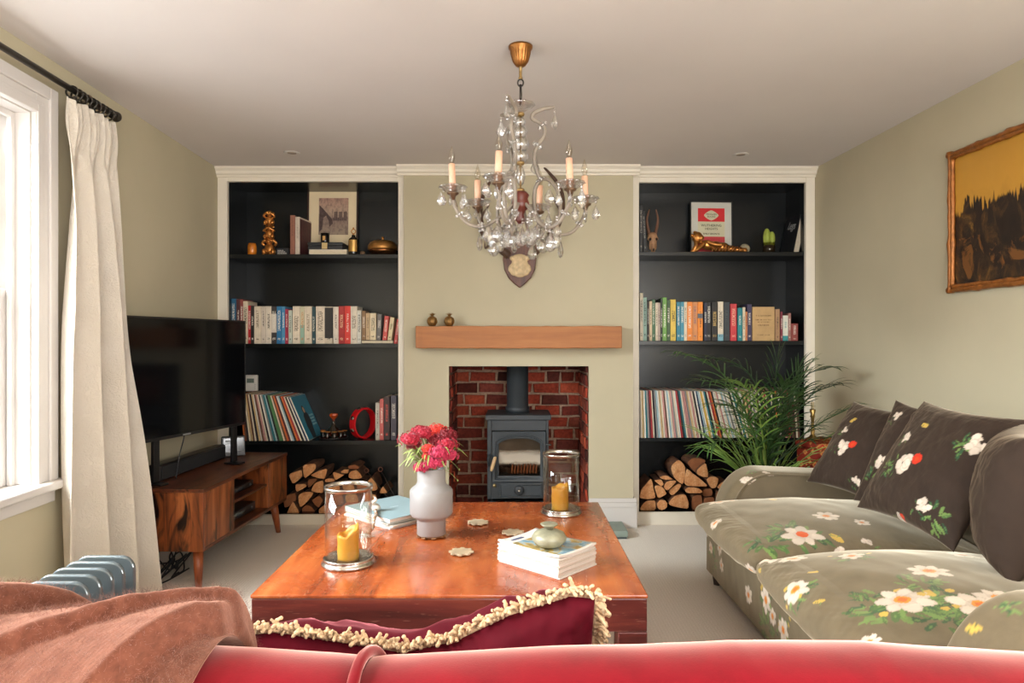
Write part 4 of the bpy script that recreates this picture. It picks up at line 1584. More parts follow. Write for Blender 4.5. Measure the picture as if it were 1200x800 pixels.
def log(poly, Y, L, label, group, kind=0):
    """poly: corners of the cut face, in photo pixels, at depth Y"""
    pts = [P(x, y, Y) for x, y in poly]
    ctr = sum(pts, Vector()) / len(pts)
    o = Vector((ctr.x, Y, min(p.z for p in pts)))
    rr = random.Random(int(poly[0][0] * 31 + poly[0][1] * 7))
    # round the corners a little and roughen
    ring = []
    n_ = len(pts)
    for i in range(n_):
        a_, b_ = pts[i], pts[(i + 1) % n_]
        for f in (.12, .5, .88):
            q = a_.lerp(b_, f)
            q = q + (ctr - q) * (-.04 if f == .5 else .03) + Vector((rr.uniform(-1, 1), 0, rr.uniform(-1, 1))) * .0016
            ring.append(q)
    mb = MB()
    k = len(ring)
    dz = Vector((rr.uniform(-.01, .01), L, rr.uniform(-.004, .004)))
    V = [q + (ctr - q) * .06 for q in ring] + [q + Vector((0, .004, 0)) for q in ring] + [q + dz * .5 + (ctr - q) * rr.uniform(-.03, .05) for q in ring] + [q + dz for q in ring]
    V = [v - o for v in V]
    Fs = [tuple(range(k - 1, -1, -1))]
    mi = [0]
    for l in range(3):
        for i in range(k):
            j = (i + 1) % k
            Fs.append((l * k + i, l * k + j, (l + 1) * k + j, (l + 1) * k + i))
            mi.append(0 if l == 0 else 1)
    Fs.append(tuple(range(3 * k, 4 * k)))
    mi.append(0)
    mb.v = [tuple(v) for v in V]
    # make outward facing
    sgn = 0
    for i in range(k):
        a_, b_ = ring[i] - ctr, ring[(i + 1) % k] - ctr
        sgn += a_.x * b_.z - a_.z * b_.x
    if sgn < 0:
        Fs = [tuple(reversed(f)) for f in Fs]
    mb.f, mb.mi, mb.sm = Fs, mi, [False] * len(Fs)
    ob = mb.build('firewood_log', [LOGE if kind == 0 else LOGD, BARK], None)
    ob.location = o
    return tag(ob, label, 'log', group)


def cv(pts, x0, y0, s_):
    return [(x0 + x * s_, y0 + y * s_) for x, y in pts]


GLL = 'firewood stacked at the bottom of the left alcove'
LL = [
    ([(100, 235), (220, 195), (225, 260), (140, 330)], 0, 'kite-shaped pale log end at the upper left of left woodpile'),
    ([(230, 150), (350, 140), (345, 200), (240, 280)], 0, 'orange-toned log end topmost at left of left woodpile'),
    ([(295, 240), (455, 180), (432, 282), (350, 268)], 0, 'broad wedge log with its bark back showing, top of left woodpile'),
    ([(160, 330), (250, 322), (265, 350), (172, 400)], 0, 'small fan-shaped log end second down at left of left woodpile'),
    ([(272, 285), (345, 270), (362, 290), (280, 368)], 1, 'dark shaded log under the orange-toned one, left woodpile'),
    ([(296, 390), (340, 312), (420, 292), (415, 415)], 0, 'large triangular log end in the middle of left woodpile'),
    ([(500, 215), (565, 232), (610, 240), (540, 285), (520, 288)], 0, 'notched log end just right of the broad wedge, left woodpile'),
    ([(575, 212), (610, 192), (650, 195), (638, 230), (580, 226)], 0, 'small flat log end lying over the notched one, left woodpile'),
    ([(640, 265), (660, 212), (720, 195), (775, 268), (700, 285)], 0, 'half-moon orange log end at top right of left woodpile'),
    ([(432, 285), (470, 272), (515, 278), (520, 305), (430, 308)], 0, 'low log end directly below the notched one, left woodpile'),
    ([(182, 430), (250, 392), (330, 402), (290, 470), (205, 545)], 0, 'long tapering log end low on the left of left woodpile'),
    ([(80, 597), (140, 482), (165, 520), (200, 597)], 0, 'triangular log end in the bottom left corner of left woodpile'),
    ([(222, 545), (262, 515), (310, 530), (350, 597), (222, 598)], 1, 'dark rounded log second in the bottom row, left woodpile'),
    ([(305, 475), (380, 430), (415, 470), (372, 548)], 1, 'dark diamond log above the bottom row, left woodpile'),
    ([(370, 560), (425, 515), (490, 525), (495, 597), (380, 598)], 0, 'third log of the bottom row behind the hurricane lamp, left woodpile'),
    ([(60, 440), (160, 400), (172, 470), (115, 530), (60, 540)], 1, 'dark brown log against the TV console, left woodpile'),
    ([(455, 345), (560, 318), (570, 398), (480, 428)], 0, 'wide log seen through the hurricane glass top, left woodpile'),
    ([(582, 325), (680, 302), (705, 388), (610, 405)], 0, 'rosy log seen through the hurricane glass, left woodpile'),
    ([(815, 300), (868, 255), (918, 372), (850, 392)], 0, 'pale upright log beside the fire poker, left woodpile'),
    ([(922, 412), (956, 342), (1002, 408)], 0, 'small triangular log peeping over the blue book, left woodpile'),
    ([(640, 160), (700, 150), (745, 165), (735, 190), (650, 190)], 1, 'dark bark-backed log lying at the very top, left woodpile'),
    ([(610, 425), (720, 412), (735, 500), (630, 520)], 0, 'log low in the middle behind the glass, left woodpile'),
    ([(500, 430), (590, 415), (605, 505), (520, 520)], 1, 'brown log low behind the hurricane glass, left woodpile'),
    ([(520, 530), (620, 525), (630, 597), (520, 598)], 1, 'fourth log of the bottom row, mostly behind the glass, left woodpile'),
    ([(650, 530), (760, 515), (770, 597), (650, 598)], 0, 'fifth log of the bottom row, left woodpile'),
    ([(790, 410), (900, 425), (895, 500), (790, 505)], 0, 'log hidden half behind the blue book, left woodpile'),
    ([(790, 515), (900, 510), (905, 597), (790, 598)], 1, 'sixth log of the bottom row behind the blue book, left woodpile'),
    ([(715, 300), (800, 300), (830, 395), (730, 400)], 1, 'shaded log between the rosy and pale logs, left woodpile'),
]
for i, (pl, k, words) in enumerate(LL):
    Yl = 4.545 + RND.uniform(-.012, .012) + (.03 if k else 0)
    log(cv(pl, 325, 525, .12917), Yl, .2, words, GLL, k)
GLR = 'firewood stacked at the bottom of the right alcove'
LR = [
    ([(45, 450), (110, 370), (165, 310), (190, 420), (210, 528), (45, 530)], 0, 'tall wedge-shaped log end against the left side of right woodpile'),
    ([(190, 335), (265, 325), (295, 370), (270, 405)], 0, 'small triangular log end upper left of right woodpile'),
    ([(245, 303), (300, 282), (350, 295), (395, 328), (300, 330)], 0, 'flat-based log end on top at the left of right woodpile'),
    ([(290, 410), (320, 348), (400, 335), (430, 350), (330, 445)], 0, 'slanting log end below the flat-based one, right woodpile'),
    ([(190, 395), (260, 390), (300, 425), (325, 480), (235, 530)], 0, 'fan-shaped log end beside the tall wedge, right woodpile'),
    ([(345, 440), (440, 365), (485, 382), (400, 490), (365, 490)], 0, 'blunt slanting log end in the middle of right woodpile'),
    ([(45, 650), (60, 595), (110, 548), (208, 545), (210, 650)], 0, 'square log end in the bottom left corner of right woodpile'),
    ([(277 + 55 * math.cos(a_), 592 + 56 * math.sin(a_)) for a_ in [k * pi / 5 for k in range(10)]], 0, 'round log end second in the bottom row of right woodpile'),
    ([(345, 560), (400, 505), (470, 482), (535, 490), (560, 640), (360, 605)], 0, 'broad knotted log end third in the bottom row of right woodpile'),
    ([(365, 200), (420, 130), (480, 132), (522, 210), (498, 388), (400, 310)], 0, 'big rough-faced log at the peak of right woodpile'),
    ([(502, 390), (530, 208), (600, 262), (772, 405)], 0, 'large pale triangular log front and centre of right woodpile'),
    ([(532, 150), (600, 98), (700, 110), (735, 140), (640, 205), (622, 262)], 1, 'reddish bark-faced log topmost in right woodpile'),
    ([(637, 232), (735, 145), (762, 312), (642, 280)], 0, 'orange triangular log leaning right of the peak, right woodpile'),
    ([(735, 332), (790, 290), (868, 312), (838, 415), (785, 418)], 0, 'shield-shaped log end close to the palm leaves, right woodpile'),
    ([(512, 430), (560, 405), (640, 412), (692, 440), (690, 470), (535, 470)], 0, 'low rounded log just above the sofa cushion, right woodpile'),
    ([(850, 402), (900, 352), (960, 345), (985, 372), (870, 430)], 0, 'small log end beside the far sofa arm, right woodpile'),
    ([(700, 432), (770, 420), (800, 432), (800, 500), (700, 500)], 1, 'shaded log behind the sofa cushion corner, right woodpile'),
    ([(590, 500), (690, 480), (700, 640), (580, 645)], 1, 'fourth log of the bottom row behind the sofa, right woodpile'),
    ([(710, 520), (820, 510), (830, 640), (710, 645)], 1, 'fifth log of the bottom row behind the sofa, right woodpile'),
    ([(840, 450), (960, 440), (970, 640), (840, 645)], 1, 'rightmost dark log hidden behind the sofa, right woodpile'),
]
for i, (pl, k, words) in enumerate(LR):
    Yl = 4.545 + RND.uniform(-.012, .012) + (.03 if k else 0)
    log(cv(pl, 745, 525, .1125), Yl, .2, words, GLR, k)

# fire irons leaning in the left woodpile
for k, (a_, b_, w) in enumerate((((431, 553), (462, 592), 'ring-handled iron fire poker leaning over the left woodpile'), ((447, 552), (466, 588), 'thin iron toasting fork leaning at the right end of left woodpile'))):
    t = thing('fire_poker' if k == 0 else 'toasting_fork', w, 'fire iron', tuple(P(b_[0], b_[1], 4.53)))
    p0, p1 = P(a_[0], a_[1], 4.56), P(b_[0], b_[1], 4.53)
    MB().tube([p0, p0.lerp(p1, .5), p1], .0035, 8).build('shaft', M('wrought_iron', '#3a302b', .45, metal=.6), t, world=True)
    d = (p0 - p1).normalized()
    u = Vector((0, 1, 0)).cross(d)
    c_ = p0 + d * .014
    MB().tube([c_ + (d * math.cos(q) + u * math.sin(q)) * .014 for q in np.linspace(0, 2 * pi, 18)], .003, 8).build('ring_handle', M('copper_ring', '#7a4a3a', .35, metal=.7), t, world=True)
# ================================================================== chandelier
CY = 2.636
CX = X(610, CY)
s = CY / 800          # metres per photo pixel at the chandelier
t = thing('chandelier', 'crystal chandelier with six candle arms and a fluted brass ceiling rose', 'chandelier', (CX, CY, CEIL))
ROSE = M('fluted_brass', '#94612f', .35, metal=.75, var=.2, vscale=30)
ARM = M('taupe_arm_metal', '#8a7f72', .5, metal=0, var=.15, vscale=30, spec=.4)
DKM = M('dark_chain_metal', '#3b3733', .4, metal=.7)
OLDG = M('worn_gilt', '#8f7345', .4, metal=.5, var=.3, vscale=60)
CRY = crystal('chandelier_crystal', '#ffffff', .5)
CAND = M('candle_sleeve_pink', '#deae90', .55, var=.08, vscale=30, sss=.1)


def zz(py):
    return Z(py, CY) - CEIL


mb = MB()
mb.lathe([(0, zz(79)), (.012, zz(78.5)), (.02, zz(77)), (.03, zz(72)), (.038, zz(63)), (.04, zz(59)), (.046, zz(57)), (.047, zz(54.5)), (.04, -.002), (0, -.002)], 96,
         ripple=lambda a, h: .035 * math.cos(a * 22) if zz(76) < h < zz(60) else 0)
mb.build('ceiling_rose', ROSE, t)
MB().lathe([(.007, zz(93)), (.009, zz(92)), (.006, zz(90)), (.006, zz(79)), (.01, zz(78))], 16).build('drop_rod', OLDG, t)
mb = MB()
mb.tube([(.011 * math.cos(a), 0, zz(97) + .014 * math.sin(a)) for a in np.linspace(0, 2 * pi, 18)], .003, 8)
mb.tube([(0, 0, zz(99)), (.001, 0, zz(110)), (0, 0, zz(121))], .005, 8)
mb.tube([(0, .009 * math.cos(a), zz(119) + .013 * math.sin(a)) for a in np.linspace(0, 2 * pi, 18)], .003, 8)
mb.build('chain_hook', DKM, t)
# top dish, stem and hub
mb = MB()
mb.lathe([(0, zz(131)), (.02, zz(130)), (.05, zz(125)), (.056, zz(123)), (.054, zz(122)), (.02, zz(127)), (0, zz(128))], 40, ripple=lambda a, h: .04 * math.cos(a * 10))
mb.build('top_dish', CRY, t)
mb = MB()
for py in (134, 191, 223):
    mb.lathe([(0, zz(py + 2)), (.013, zz(py + 2)), (.016, zz(py)), (.013, zz(py - 2)), (0, zz(py - 2))], 20)
mb.lathe([(.003, zz(238)), (.003, zz(132))], 8)
mb.build('stem_rod', OLDG, t)
for py, r_ in ((143, .02), (155, .026), (169, .033), (183, .03), (206, .018)):
    mb = MB()
    h_ = r_ * (1.0 if r_ > .019 else 2.2)
    mb.lathe([(.004, zz(py) - h_), (r_ * .7, zz(py) - h_ * .7), (r_, zz(py)), (r_ * .7, zz(py) + h_ * .7), (.004, zz(py) + h_)], 24, ripple=lambda a, h: .05 * math.cos(a * 12))
    mb.build('stem_ball', CRY, t)
mb = MB()
mb.lathe([(.01, zz(262)), (.02, zz(258)), (.012, zz(252)), (.018, zz(247)), (.032, zz(244)), (.034, zz(238)), (.028, zz(233)), (.034, zz(229)), (.024, zz(225)), (.012, zz(224))], 28)
mb.build('hub', M('dark_red_hub', '#5e2a20', .35, var=.25), t)


def drop(parent, x, y, z, L=.05, w=.016, chain=.02, sq=.5, rz=0.0, dark=False):
    """one pear-shaped pendant on a bead"""
    mb = MB()
    mb.ell((0, 0, -.004), .0055, seg=8, rings=6, smooth=False)
    if chain > .02:
        mb.ell((0, 0, -.016), .0055, seg=8, rings=6, smooth=False)
        mb.tube([(0, 0, 0), (0, 0, -chain)], .0007, 5)
    L, w = L * 1.22, w * 1.28
    st_ = len(mb.v)
    mb.lathe([(0, -L), (w * .55, -L * .93), (w * .95, -L * .74), (w, -L * .62), (w * .7, -L * .38), (w * .3, -L * .14), (.0012, 0)], 8, smooth=False)
    mb.v[st_:] = [(a, b * sq, c - chain) for a, b, c in mb.v[st_:]]
    o = mb.build('crystal_drop', CRY, parent)
    o.location = (x, y, z)
    o.rotation_euler = (0, 0, rz)
    return o


def radial(a, r, z):
    return Vector((r * math.cos(a), r * math.sin(a), z))


ZB = 1.757 - CEIL      # candle dish level
BOB = None
RA = .262
rr = random.Random(21)
for k in range(6):
    a = math.radians(12 + 60 * k)
    tilt = -.010 * math.cos(a) + .004
    zb_ = ZB + tilt
    arm_pts = [(.03, zz(240)), (.06, zz(250)), (.10, zb_ - .10), (.15, zb_ - .125), (.205, zb_ - .115), (.245, zb_ - .07), (RA, zb_ - .03), (RA, zb_ - .006)]
    pts = spline([radial(a, r_, z_) for r_, z_ in arm_pts], 8)
    mb = MB()
    mb.tube(pts, .0065, 10)
    # little scroll under the arm
    sc = spline([radial(a, r_, z_) for r_, z_ in ((.10, zb_ - .10), (.075, zb_ - .135), (.10, zb_ - .16), (.125, zb_ - .145), (.115, zb_ - .13))], 6)
    mb.tube(sc, .004, 8)
    arm = mb.build('candle_arm', ARM, t)
    # glass cuffs along the arm
    for i in range(10, len(pts) - 8, 14):
        m2 = MB()
        for j in range(6):
            q = j * pi / 3
            u = Vector((-math.sin(a), math.cos(a), 0))
            w = (pts[i + 1] - pts[i]).normalized().cross(u)
            m2.ell(tuple(pts[i] + u * .013 * math.cos(q) + w * .013 * math.sin(q)), (.007, .007, .005), seg=8, rings=6)
        m2.build('glass_rosette', CRY, arm)
    c = radial(a, RA, 0)
    MB().lathe([(.006, zb_ - .03), (.012, zb_ - .012), (.022, zb_ - .006), (.023, zb_ - .001), (.01, zb_)], 24, c=(c.x, c.y, 0)).build('candle_cup', M('brown_cup_metal', '#6c5440', .35, metal=.6), arm)
    MB().lathe([(.008, zb_ + .001), (.03, zb_ + .004), (.046, zb_ + .016), (.054, zb_ + .02), (.05, zb_ + .024), (.03, zb_ + .013), (.008, zb_ + .008)], 48, c=(c.x, c.y, 0), ripple=lambda q, h: .06 * math.cos(q * 12)).build('drip_pan', CRY, arm)
    lean = rr.uniform(-.05, .05)
    m3 = MB()
    m3.tube([c + Vector((0, 0, zb_ + .006)), c + Vector((lean * .05, 0, zb_ + .06)), c + Vector((lean * .1, 0, zb_ + .108))], .0125, 16)
    cs = m3.build('candle_sleeve', CAND, arm)
    bt = zb_ + .108
    m4 = MB()
    m4.lathe([(.007, bt), (.0085, bt + .008), (.012, bt + .02), (.0125, bt + .03), (.009, bt + .043), (.005, bt + .055), (.0015, bt + .066), (0, bt + .067)], 16, c=(c.x + lean * .1, c.y, 0))
    m4.build('bulb', thin_glass('bulb_glass', '#f6f2ea', 1.6), arm)
    m5 = MB()
    m5.tube([c + Vector((lean * .1 + .003 * math.cos(q * 3), .003 * math.sin(q * 3), bt + .002 + .005 * q)) for q in np.linspace(0, 7, 22)], .0007, 5)
    m5.build('filament', OLDG, arm)
    for j in range(6):
        q = a + (j - 2) * 1.05 + .2
        drop(arm, c.x + .047 * math.cos(q), c.y + .047 * math.sin(q), zb_ + .016, rr.uniform(.034, .048), rr.uniform(.011, .015), rr.choice((.018, .03)), rz=q)
    p = radial(a, .16, zb_ - .125)
    drop(t, p.x, p.y, p.z, .058, .019, .022, rz=a + 1.2)
    p = radial(a + .52, .12, zb_ - .09)
    drop(t, p.x, p.y, p.z - .01, .055, .019, .026, rz=a)
# upper scrolls
for k, a in enumerate((math.radians(4), math.radians(126), math.radians(247))):
    prof = [(118, 262), (150, 255), (160, 236), (148, 215), (98, 190), (56, 196), (62, 226), (80, 250)]
    big = spline([radial(a, r_ * s, zz(py)) for r_, py in ((22, 262), (34, 266), (44, 256), (47, 240), (43, 222), (34, 211), (24, 210), (17, 222), (16, 240), (20, 256), (28, 264))], 7)
    top = spline([radial(a, r_ * s, zz(py)) for r_, py in ((24, 210), (19, 200), (16, 186), (19, 172), (27, 160), (28, 150), (22, 143), (14, 139), (15, 133), (24, 128), (34, 125.5), (40, 124.5))], 7)
    mb = MB()
    mb.tube(big, .0072, 10)
    mb.tube(top, [.0078] * (len(top) - 8) + [.0078 - .0004 * i for i in range(8)], 10)
    up_ = mb.build('upper_scroll', ARM, t)
    for i in (0, 22, 38):
        m2 = MB()
        for j in range(6):
            q = j * pi / 3
            u = Vector((-math.sin(a), math.cos(a), 0))
            w = (top[i + 1] - top[i]).normalized().cross(u)
            m2.ell(tuple(top[i] + u * .015 * math.cos(q) + w * .015 * math.sin(q)), (.008, .008, .006), seg=8, rings=6)
        m2.build('glass_rosette', CRY, up_)
    e = top[-1]
    drop(up_, e.x, e.y, e.z - .004, .05, .016, .022, rz=a + .8)
    e = top[18]
    drop(up_, e.x, e.y, e.z - .01, .045, .014, .02, rz=a)
    e = big[35]
    drop(up_, e.x, e.y, e.z, .05, .017, .03, rz=a)
    e = big[12]
    drop(up_, e.x, e.y, e.z - .01, .06, .018, .02, rz=a + .4)
# plain glass leaf scroll pointing at the viewer and its counterpart
# bottom pendants round the hub
for k in range(6):
    a = math.radians(40 + 60 * k)
    p = radial(a, .045, zz(258))
    drop(t, p.x, p.y, p.z, .06, .02, .03, rz=a)
drop(t, 0, 0, zz(262), .055, .02, .022)
for k in range(9):
    a = math.radians(40 * k + 15)
    p = radial(a, .09 + .03 * (k % 3), zz(256 + 3 * (k % 2)))
    drop(t, p.x, p.y, p.z, .05, .017, (.022, .034)[k % 2], rz=a * 1.7)
# ================================================================== coffee table and what stands on it
TZ = .45
tx0, tx1, ty0, ty1 = -.784, .408, 2.042, 3.226


def table_wood(name, axis):
    t = NT(name)
    st_ = {'x': (1.0, 9, 9), 'y': (9, 1.0, 9)}.get(axis, (9, 9, 1.0))
    v = t.coord('Object', st_)
    f = t.noise(v, 1.3, 8, .6, .6)
    c = t.ramp(f, [(.28, '#6e2f16'), (.46, '#a04c20'), (.62, '#b8622f'), (.8, '#c97a42')])
    bl = t.noise(t.coord('Object'), 2.2, 4, .6, .5)
    c = t.mix(t.ramp(bl, [(.45, (0, 0, 0)), (.7, (.6, .6, .6))]), c, '#7c2c18')
    sc = t.noise(t.coord('Object', tuple(a * 3 for a in st_)), 9, 2, .5, .3)
    c = t.mix(t.ramp(sc, [(.68, (0, 0, 0)), (.72, (.35, .35, .35))]), c, '#d9b08c')
    t.link(c, t.b.inputs['Base Color'])
    rg = t.ramp(t.noise(t.coord('Object', (3, 3, 3)), 4, 5, .6), [(.3, (.16, .16, .16)), (.7, (.34, .34, .34))])
    t.link(rg, t.b.inputs['Roughness'])
    t.set(Coat_Weight=.35, Coat_Roughness=.12, Specular_IOR_Level=.6)
    t.bump(f, .12, .002)
    return t.m


TW_Y = table_wood('waxed_tabletop_wood', 'y')


def apron_wood():
    t = NT('dark_apron_wood')
    v = t.coord('Object', (1, 12, 12))
    f = t.noise(v, 1.5, 8, .6, .5)
    c = t.ramp(f, [(.25, '#30120e'), (.5, '#5c2620'), (.75, '#85402f')])
    sc = t.noise(t.coord('Object', (3, 3, 30)), 7, 2)
    c = t.mix(t.ramp(sc, [(.66, (0, 0, 0)), (.74, (.3, .3, .3))]), c, '#b58a78')
    t.link(c, t.b.inputs['Base Color'])
    t.set(Roughness=.35, Coat_Weight=.2)
    t.bump(f, .15, .002)
    return t.m


APW = apron_wood()
t = thing('coffee_table', 'large square reddish waxed wood coffee table with block legs', 'table', ((tx0 + tx1) / 2, (ty0 + ty1) / 2, 0))
MB().box((tx0, ty0, TZ - .012), (tx1, ty1, TZ)).build('tabletop', TW_Y, t, world=True, bevel=.004)
mb = MB()
e = .003
mb.box((tx0 + e, ty0 + e, TZ - .112), (tx1 - e, ty0 + .04, TZ - .0125)).box((tx0 + e, ty1 - .04, TZ - .112), (tx1 - e, ty1 - e, TZ - .0125))
mb.box((tx0 + e, ty0 + .04, TZ - .112), (tx0 + .04, ty1 - .04, TZ - .0125)).box((tx1 - .04, ty0 + .04, TZ - .112), (tx1 - e, ty1 - .04, TZ - .0125))
mb.build('apron', APW, t, world=True, bevel=.003)
LW_ = .092
for (a, b) in ((tx0, ty0), (tx1 - LW_, ty0), (tx0, ty1 - LW_), (tx1 - LW_, ty1 - LW_)):
    MB().box((a + .002, b + .002, 0), (a + LW_ - .002, b + LW_ - .002, TZ - .1125)).build('leg', APW, t, world=True, bevel=.004)

GL_ = thin_glass('hurricane_glass', '#fbfbf8', 1.15)
SILV = M('brushed_pewter', '#b9b2a8', .22, metal=.95, var=.15, vscale=20, bump=.08)
OCH = M('ochre_wax', '#c8902f', .45, var=.1, vscale=12, sss=.25)
lamp_pos = []
for (px, py, words, h_) in ((408.5, 660, 'nearer glass hurricane lamp with pewter base, near the left edge of coffee table', .267), (657.5, 601, 'farther glass hurricane lamp with pewter base, near the stove end of coffee table', .267)):
    Y = 800 * (CAMZ - TZ) / (py - 400)
    loc = (X(px, Y), Y, TZ)
    lamp_pos.append(loc)
    t = thing('hurricane_lamp', words, 'candle holder', loc, group='hurricane lamps on the coffee table')
    MB().lathe([(0, 0), (.088, 0), (.091, .003), (.091, .008), (.086, .013), (.083, .02), (.085, .024), (.081, .027), (.077, .024), (.07, .019), (0, .018)], 64).build('base', SILV, t)
    MB().lathe([(.0755, .0195), (.0785, .0195), (.0785, h_ - .012), (.0755, h_ - .012), (.0755, .0195)], 64).build('glass_cylinder', GL_, t)
    MB().lathe([(.0748, h_ - .014), (.0795, h_ - .014), (.082, h_ - .005), (.0815, h_), (.0765, h_), (.0748, h_ - .004), (.0748, h_ - .014)], 64).build('rim', SILV, t)


def candle(px, loc, rad, h0, h1, label, seed):
    t = thing('pillar_candle', label, 'candle', (loc[0] + px, loc[1] - .005, TZ + .0185))
    n_, m_ = 40, 10
    rr_ = random.Random(seed)
    V, Fs = [], []
    top = lambda a: h0 + (h1 - h0) * (.5 + .5 * math.cos(a - .5)) ** 2.2 + .003 * math.sin(5 * a)
    for j in range(m_ + 1):
        for i in range(n_):
            a = 2 * pi * i / n_
            r_ = rad * (1 + .02 * math.sin(3 * a + j))
            V.append((r_ * math.cos(a), r_ * math.sin(a), top(a) * j / m_))
    for k_, (f, dz) in enumerate(((.86, .001), (.8, -.008), (.55, -.02), (.25, -.026))):
        for i in range(n_):
            a = 2 * pi * i / n_
            V.append((rad * f * math.cos(a), rad * f * math.sin(a), top(a) * (1 - k_ * .16) + (h0 * .9) * k_ * .16 + dz))
    V.append((0, 0, h0 * .66))
    rows = m_ + 5
    for j in range(rows - 1):
        for i in range(n_):
            i2 = (i + 1) % n_
            Fs.append((j * n_ + i, j * n_ + i2, (j + 1) * n_ + i2, (j + 1) * n_ + i))
    for i in range(n_):
        Fs.append(((rows - 1) * n_ + i, (rows - 1) * n_ + (i + 1) % n_, rows * n_))
    Fs.append(tuple(range(n_ - 1, -1, -1)))
    mb = MB()
    mb.add(V, Fs, 0, True)
    mb.build('wax', OCH, t)
    MB().tube([(0, 0, h0 * .6), (.001, .001, h0 * .78), (.004, 0, h0 * .86)], .0014, 6).build('wick', M('burnt_wick', '#1d1612', .9), t)
    return t


candle(.0, lamp_pos[0], .036, .082, .115, 'ochre pillar candle with slumped top in the nearer hurricane lamp', 1)
candle(-.005, lamp_pos[1], .037, .095, .112, 'ochre pillar candle in the farther hurricane lamp', 2)


# ragged wooden coasters
def coaster(px, py, label, rot, R_=.045, z=TZ, col='#b3a084', loc=None):
    Y = 800 * (CAMZ - z) / (py - 400)
    loc = loc or (X(px, Y), Y, z)
    t = thing('wooden_coaster', label, 'coaster', loc, rot, 'ragged flower-shaped coasters')
    ring = []
    rr_ = random.Random(int(px * 3))
    n_ = 72
    for i in range(n_):
        a = 2 * pi * i / n_
        q = math.sin(a * 8)
        r_ = R_ * (.9 + .1 * (1 if q > .1 else -1) * min(1, abs(q) * 3) + rr_.uniform(-.01, .01))
        ring.append((r_ * math.cos(a), r_ * math.sin(a), .004))
    mb = MB()
    mb.prism(ring, (0, 0, .006))
    mb.build('disc', M('coaster_wood_' + col[1:], col, .55, var=.2, vscale=25), t, bevel=.0012)
    for i in range(4):
        a = i * pi / 2 + .4
        MB().lathe([(.005, 0), (.006, .002), (.005, .0042)], 10, c=(R_ * .62 * math.cos(a), R_ * .62 * math.sin(a), 0)).build('foot', M('coaster_foot', '#7a5a3c', .6), t)
    return loc


coaster(560, 613.5, 'pale ragged coaster right of the white vase, farthest of the loose ones', .2)
coaster(540.5, 648.5, 'pale ragged coaster in front of the white vase, nearest of the loose ones', .55)
coaster(601, 625.5, 'pale ragged coaster half hidden behind the magazine stack', .9)
YV = 800 * (CAMZ - TZ) / (628.5 - 400)
VL = (X(505.5, YV), YV, TZ)
coaster(505.5, 628.5, 'brown ragged coaster under the white vase', .1, .057, col='#7d5836')

# white vase
t = thing('vase', 'matt white ceramic vase with wide belly and narrow neck and foot', 'vase', (VL[0], VL[1], TZ + .0102))
k = YV / 800
pr = [(0, 0), (15.5, 0), (16.8, 1), (16.8, 17.5), (18, 19.5), (23, 22.5), (25, 26), (25, 52), (23.5, 54.5), (18.5, 58.5), (17, 61), (16.4, 63), (16.6, 78), (16.2, 79), (15, 78), (14.8, 62), (0, 60)]
MB().lathe([(r_ * k, z_ * k * .985) for r_, z_ in pr], 64).build('body', M('matt_white_ceramic', '#8f8c8a', .5, var=.02, vscale=10), t, subsurf=0)
# bouquet
bz = TZ + .0102 + 78 * k
t = thing('flower_bouquet', 'bunch of crimson and scarlet flowers with thin green leaves in the white vase', 'flowers', (VL[0], VL[1], bz - .06))
PETC = [M('crimson_petal', '#a00c2a', .6, var=.2, vscale=60, sheen=.2), M('scarlet_petal', '#c42a1a', .6, var=.15, vscale=60, sheen=.2), M('rose_petal', '#b3264a', .6, var=.25, vscale=60, sheen=.2), M('deep_red_petal', '#750a1a', .6, var=.2, vscale=60)]
STEM = M('flower_stem', '#7d8f4e', .6, var=.2, vscale=30)
rr = random.Random(77)
heads = [(-30, 43, -5, 19, 0, 15), (-12, 50, 4, 17, 0, 14), (6, 52, 12, 17, 1, 14), (22, 47, 8, 18, 3, 14), (24, 36, -2, 17, 0, 13), (-3, 32, -14, 9, 1, 8), (-4, 22, -15, 7, 1, 7), (14, 27, -16, 18, 2, 16), (28, 22, -10, 14, 2, 13),
         (2, 12, -17, 13, 2, 12), (-13, 7, -15, 12, 2, 11), (12, 14, -16, 12, 2, 11), (-20, 52, 10, 13, 0, 12), (-27, 34, 2, 11, 3, 10), (6, 40, 6, 16, 3, 13)]
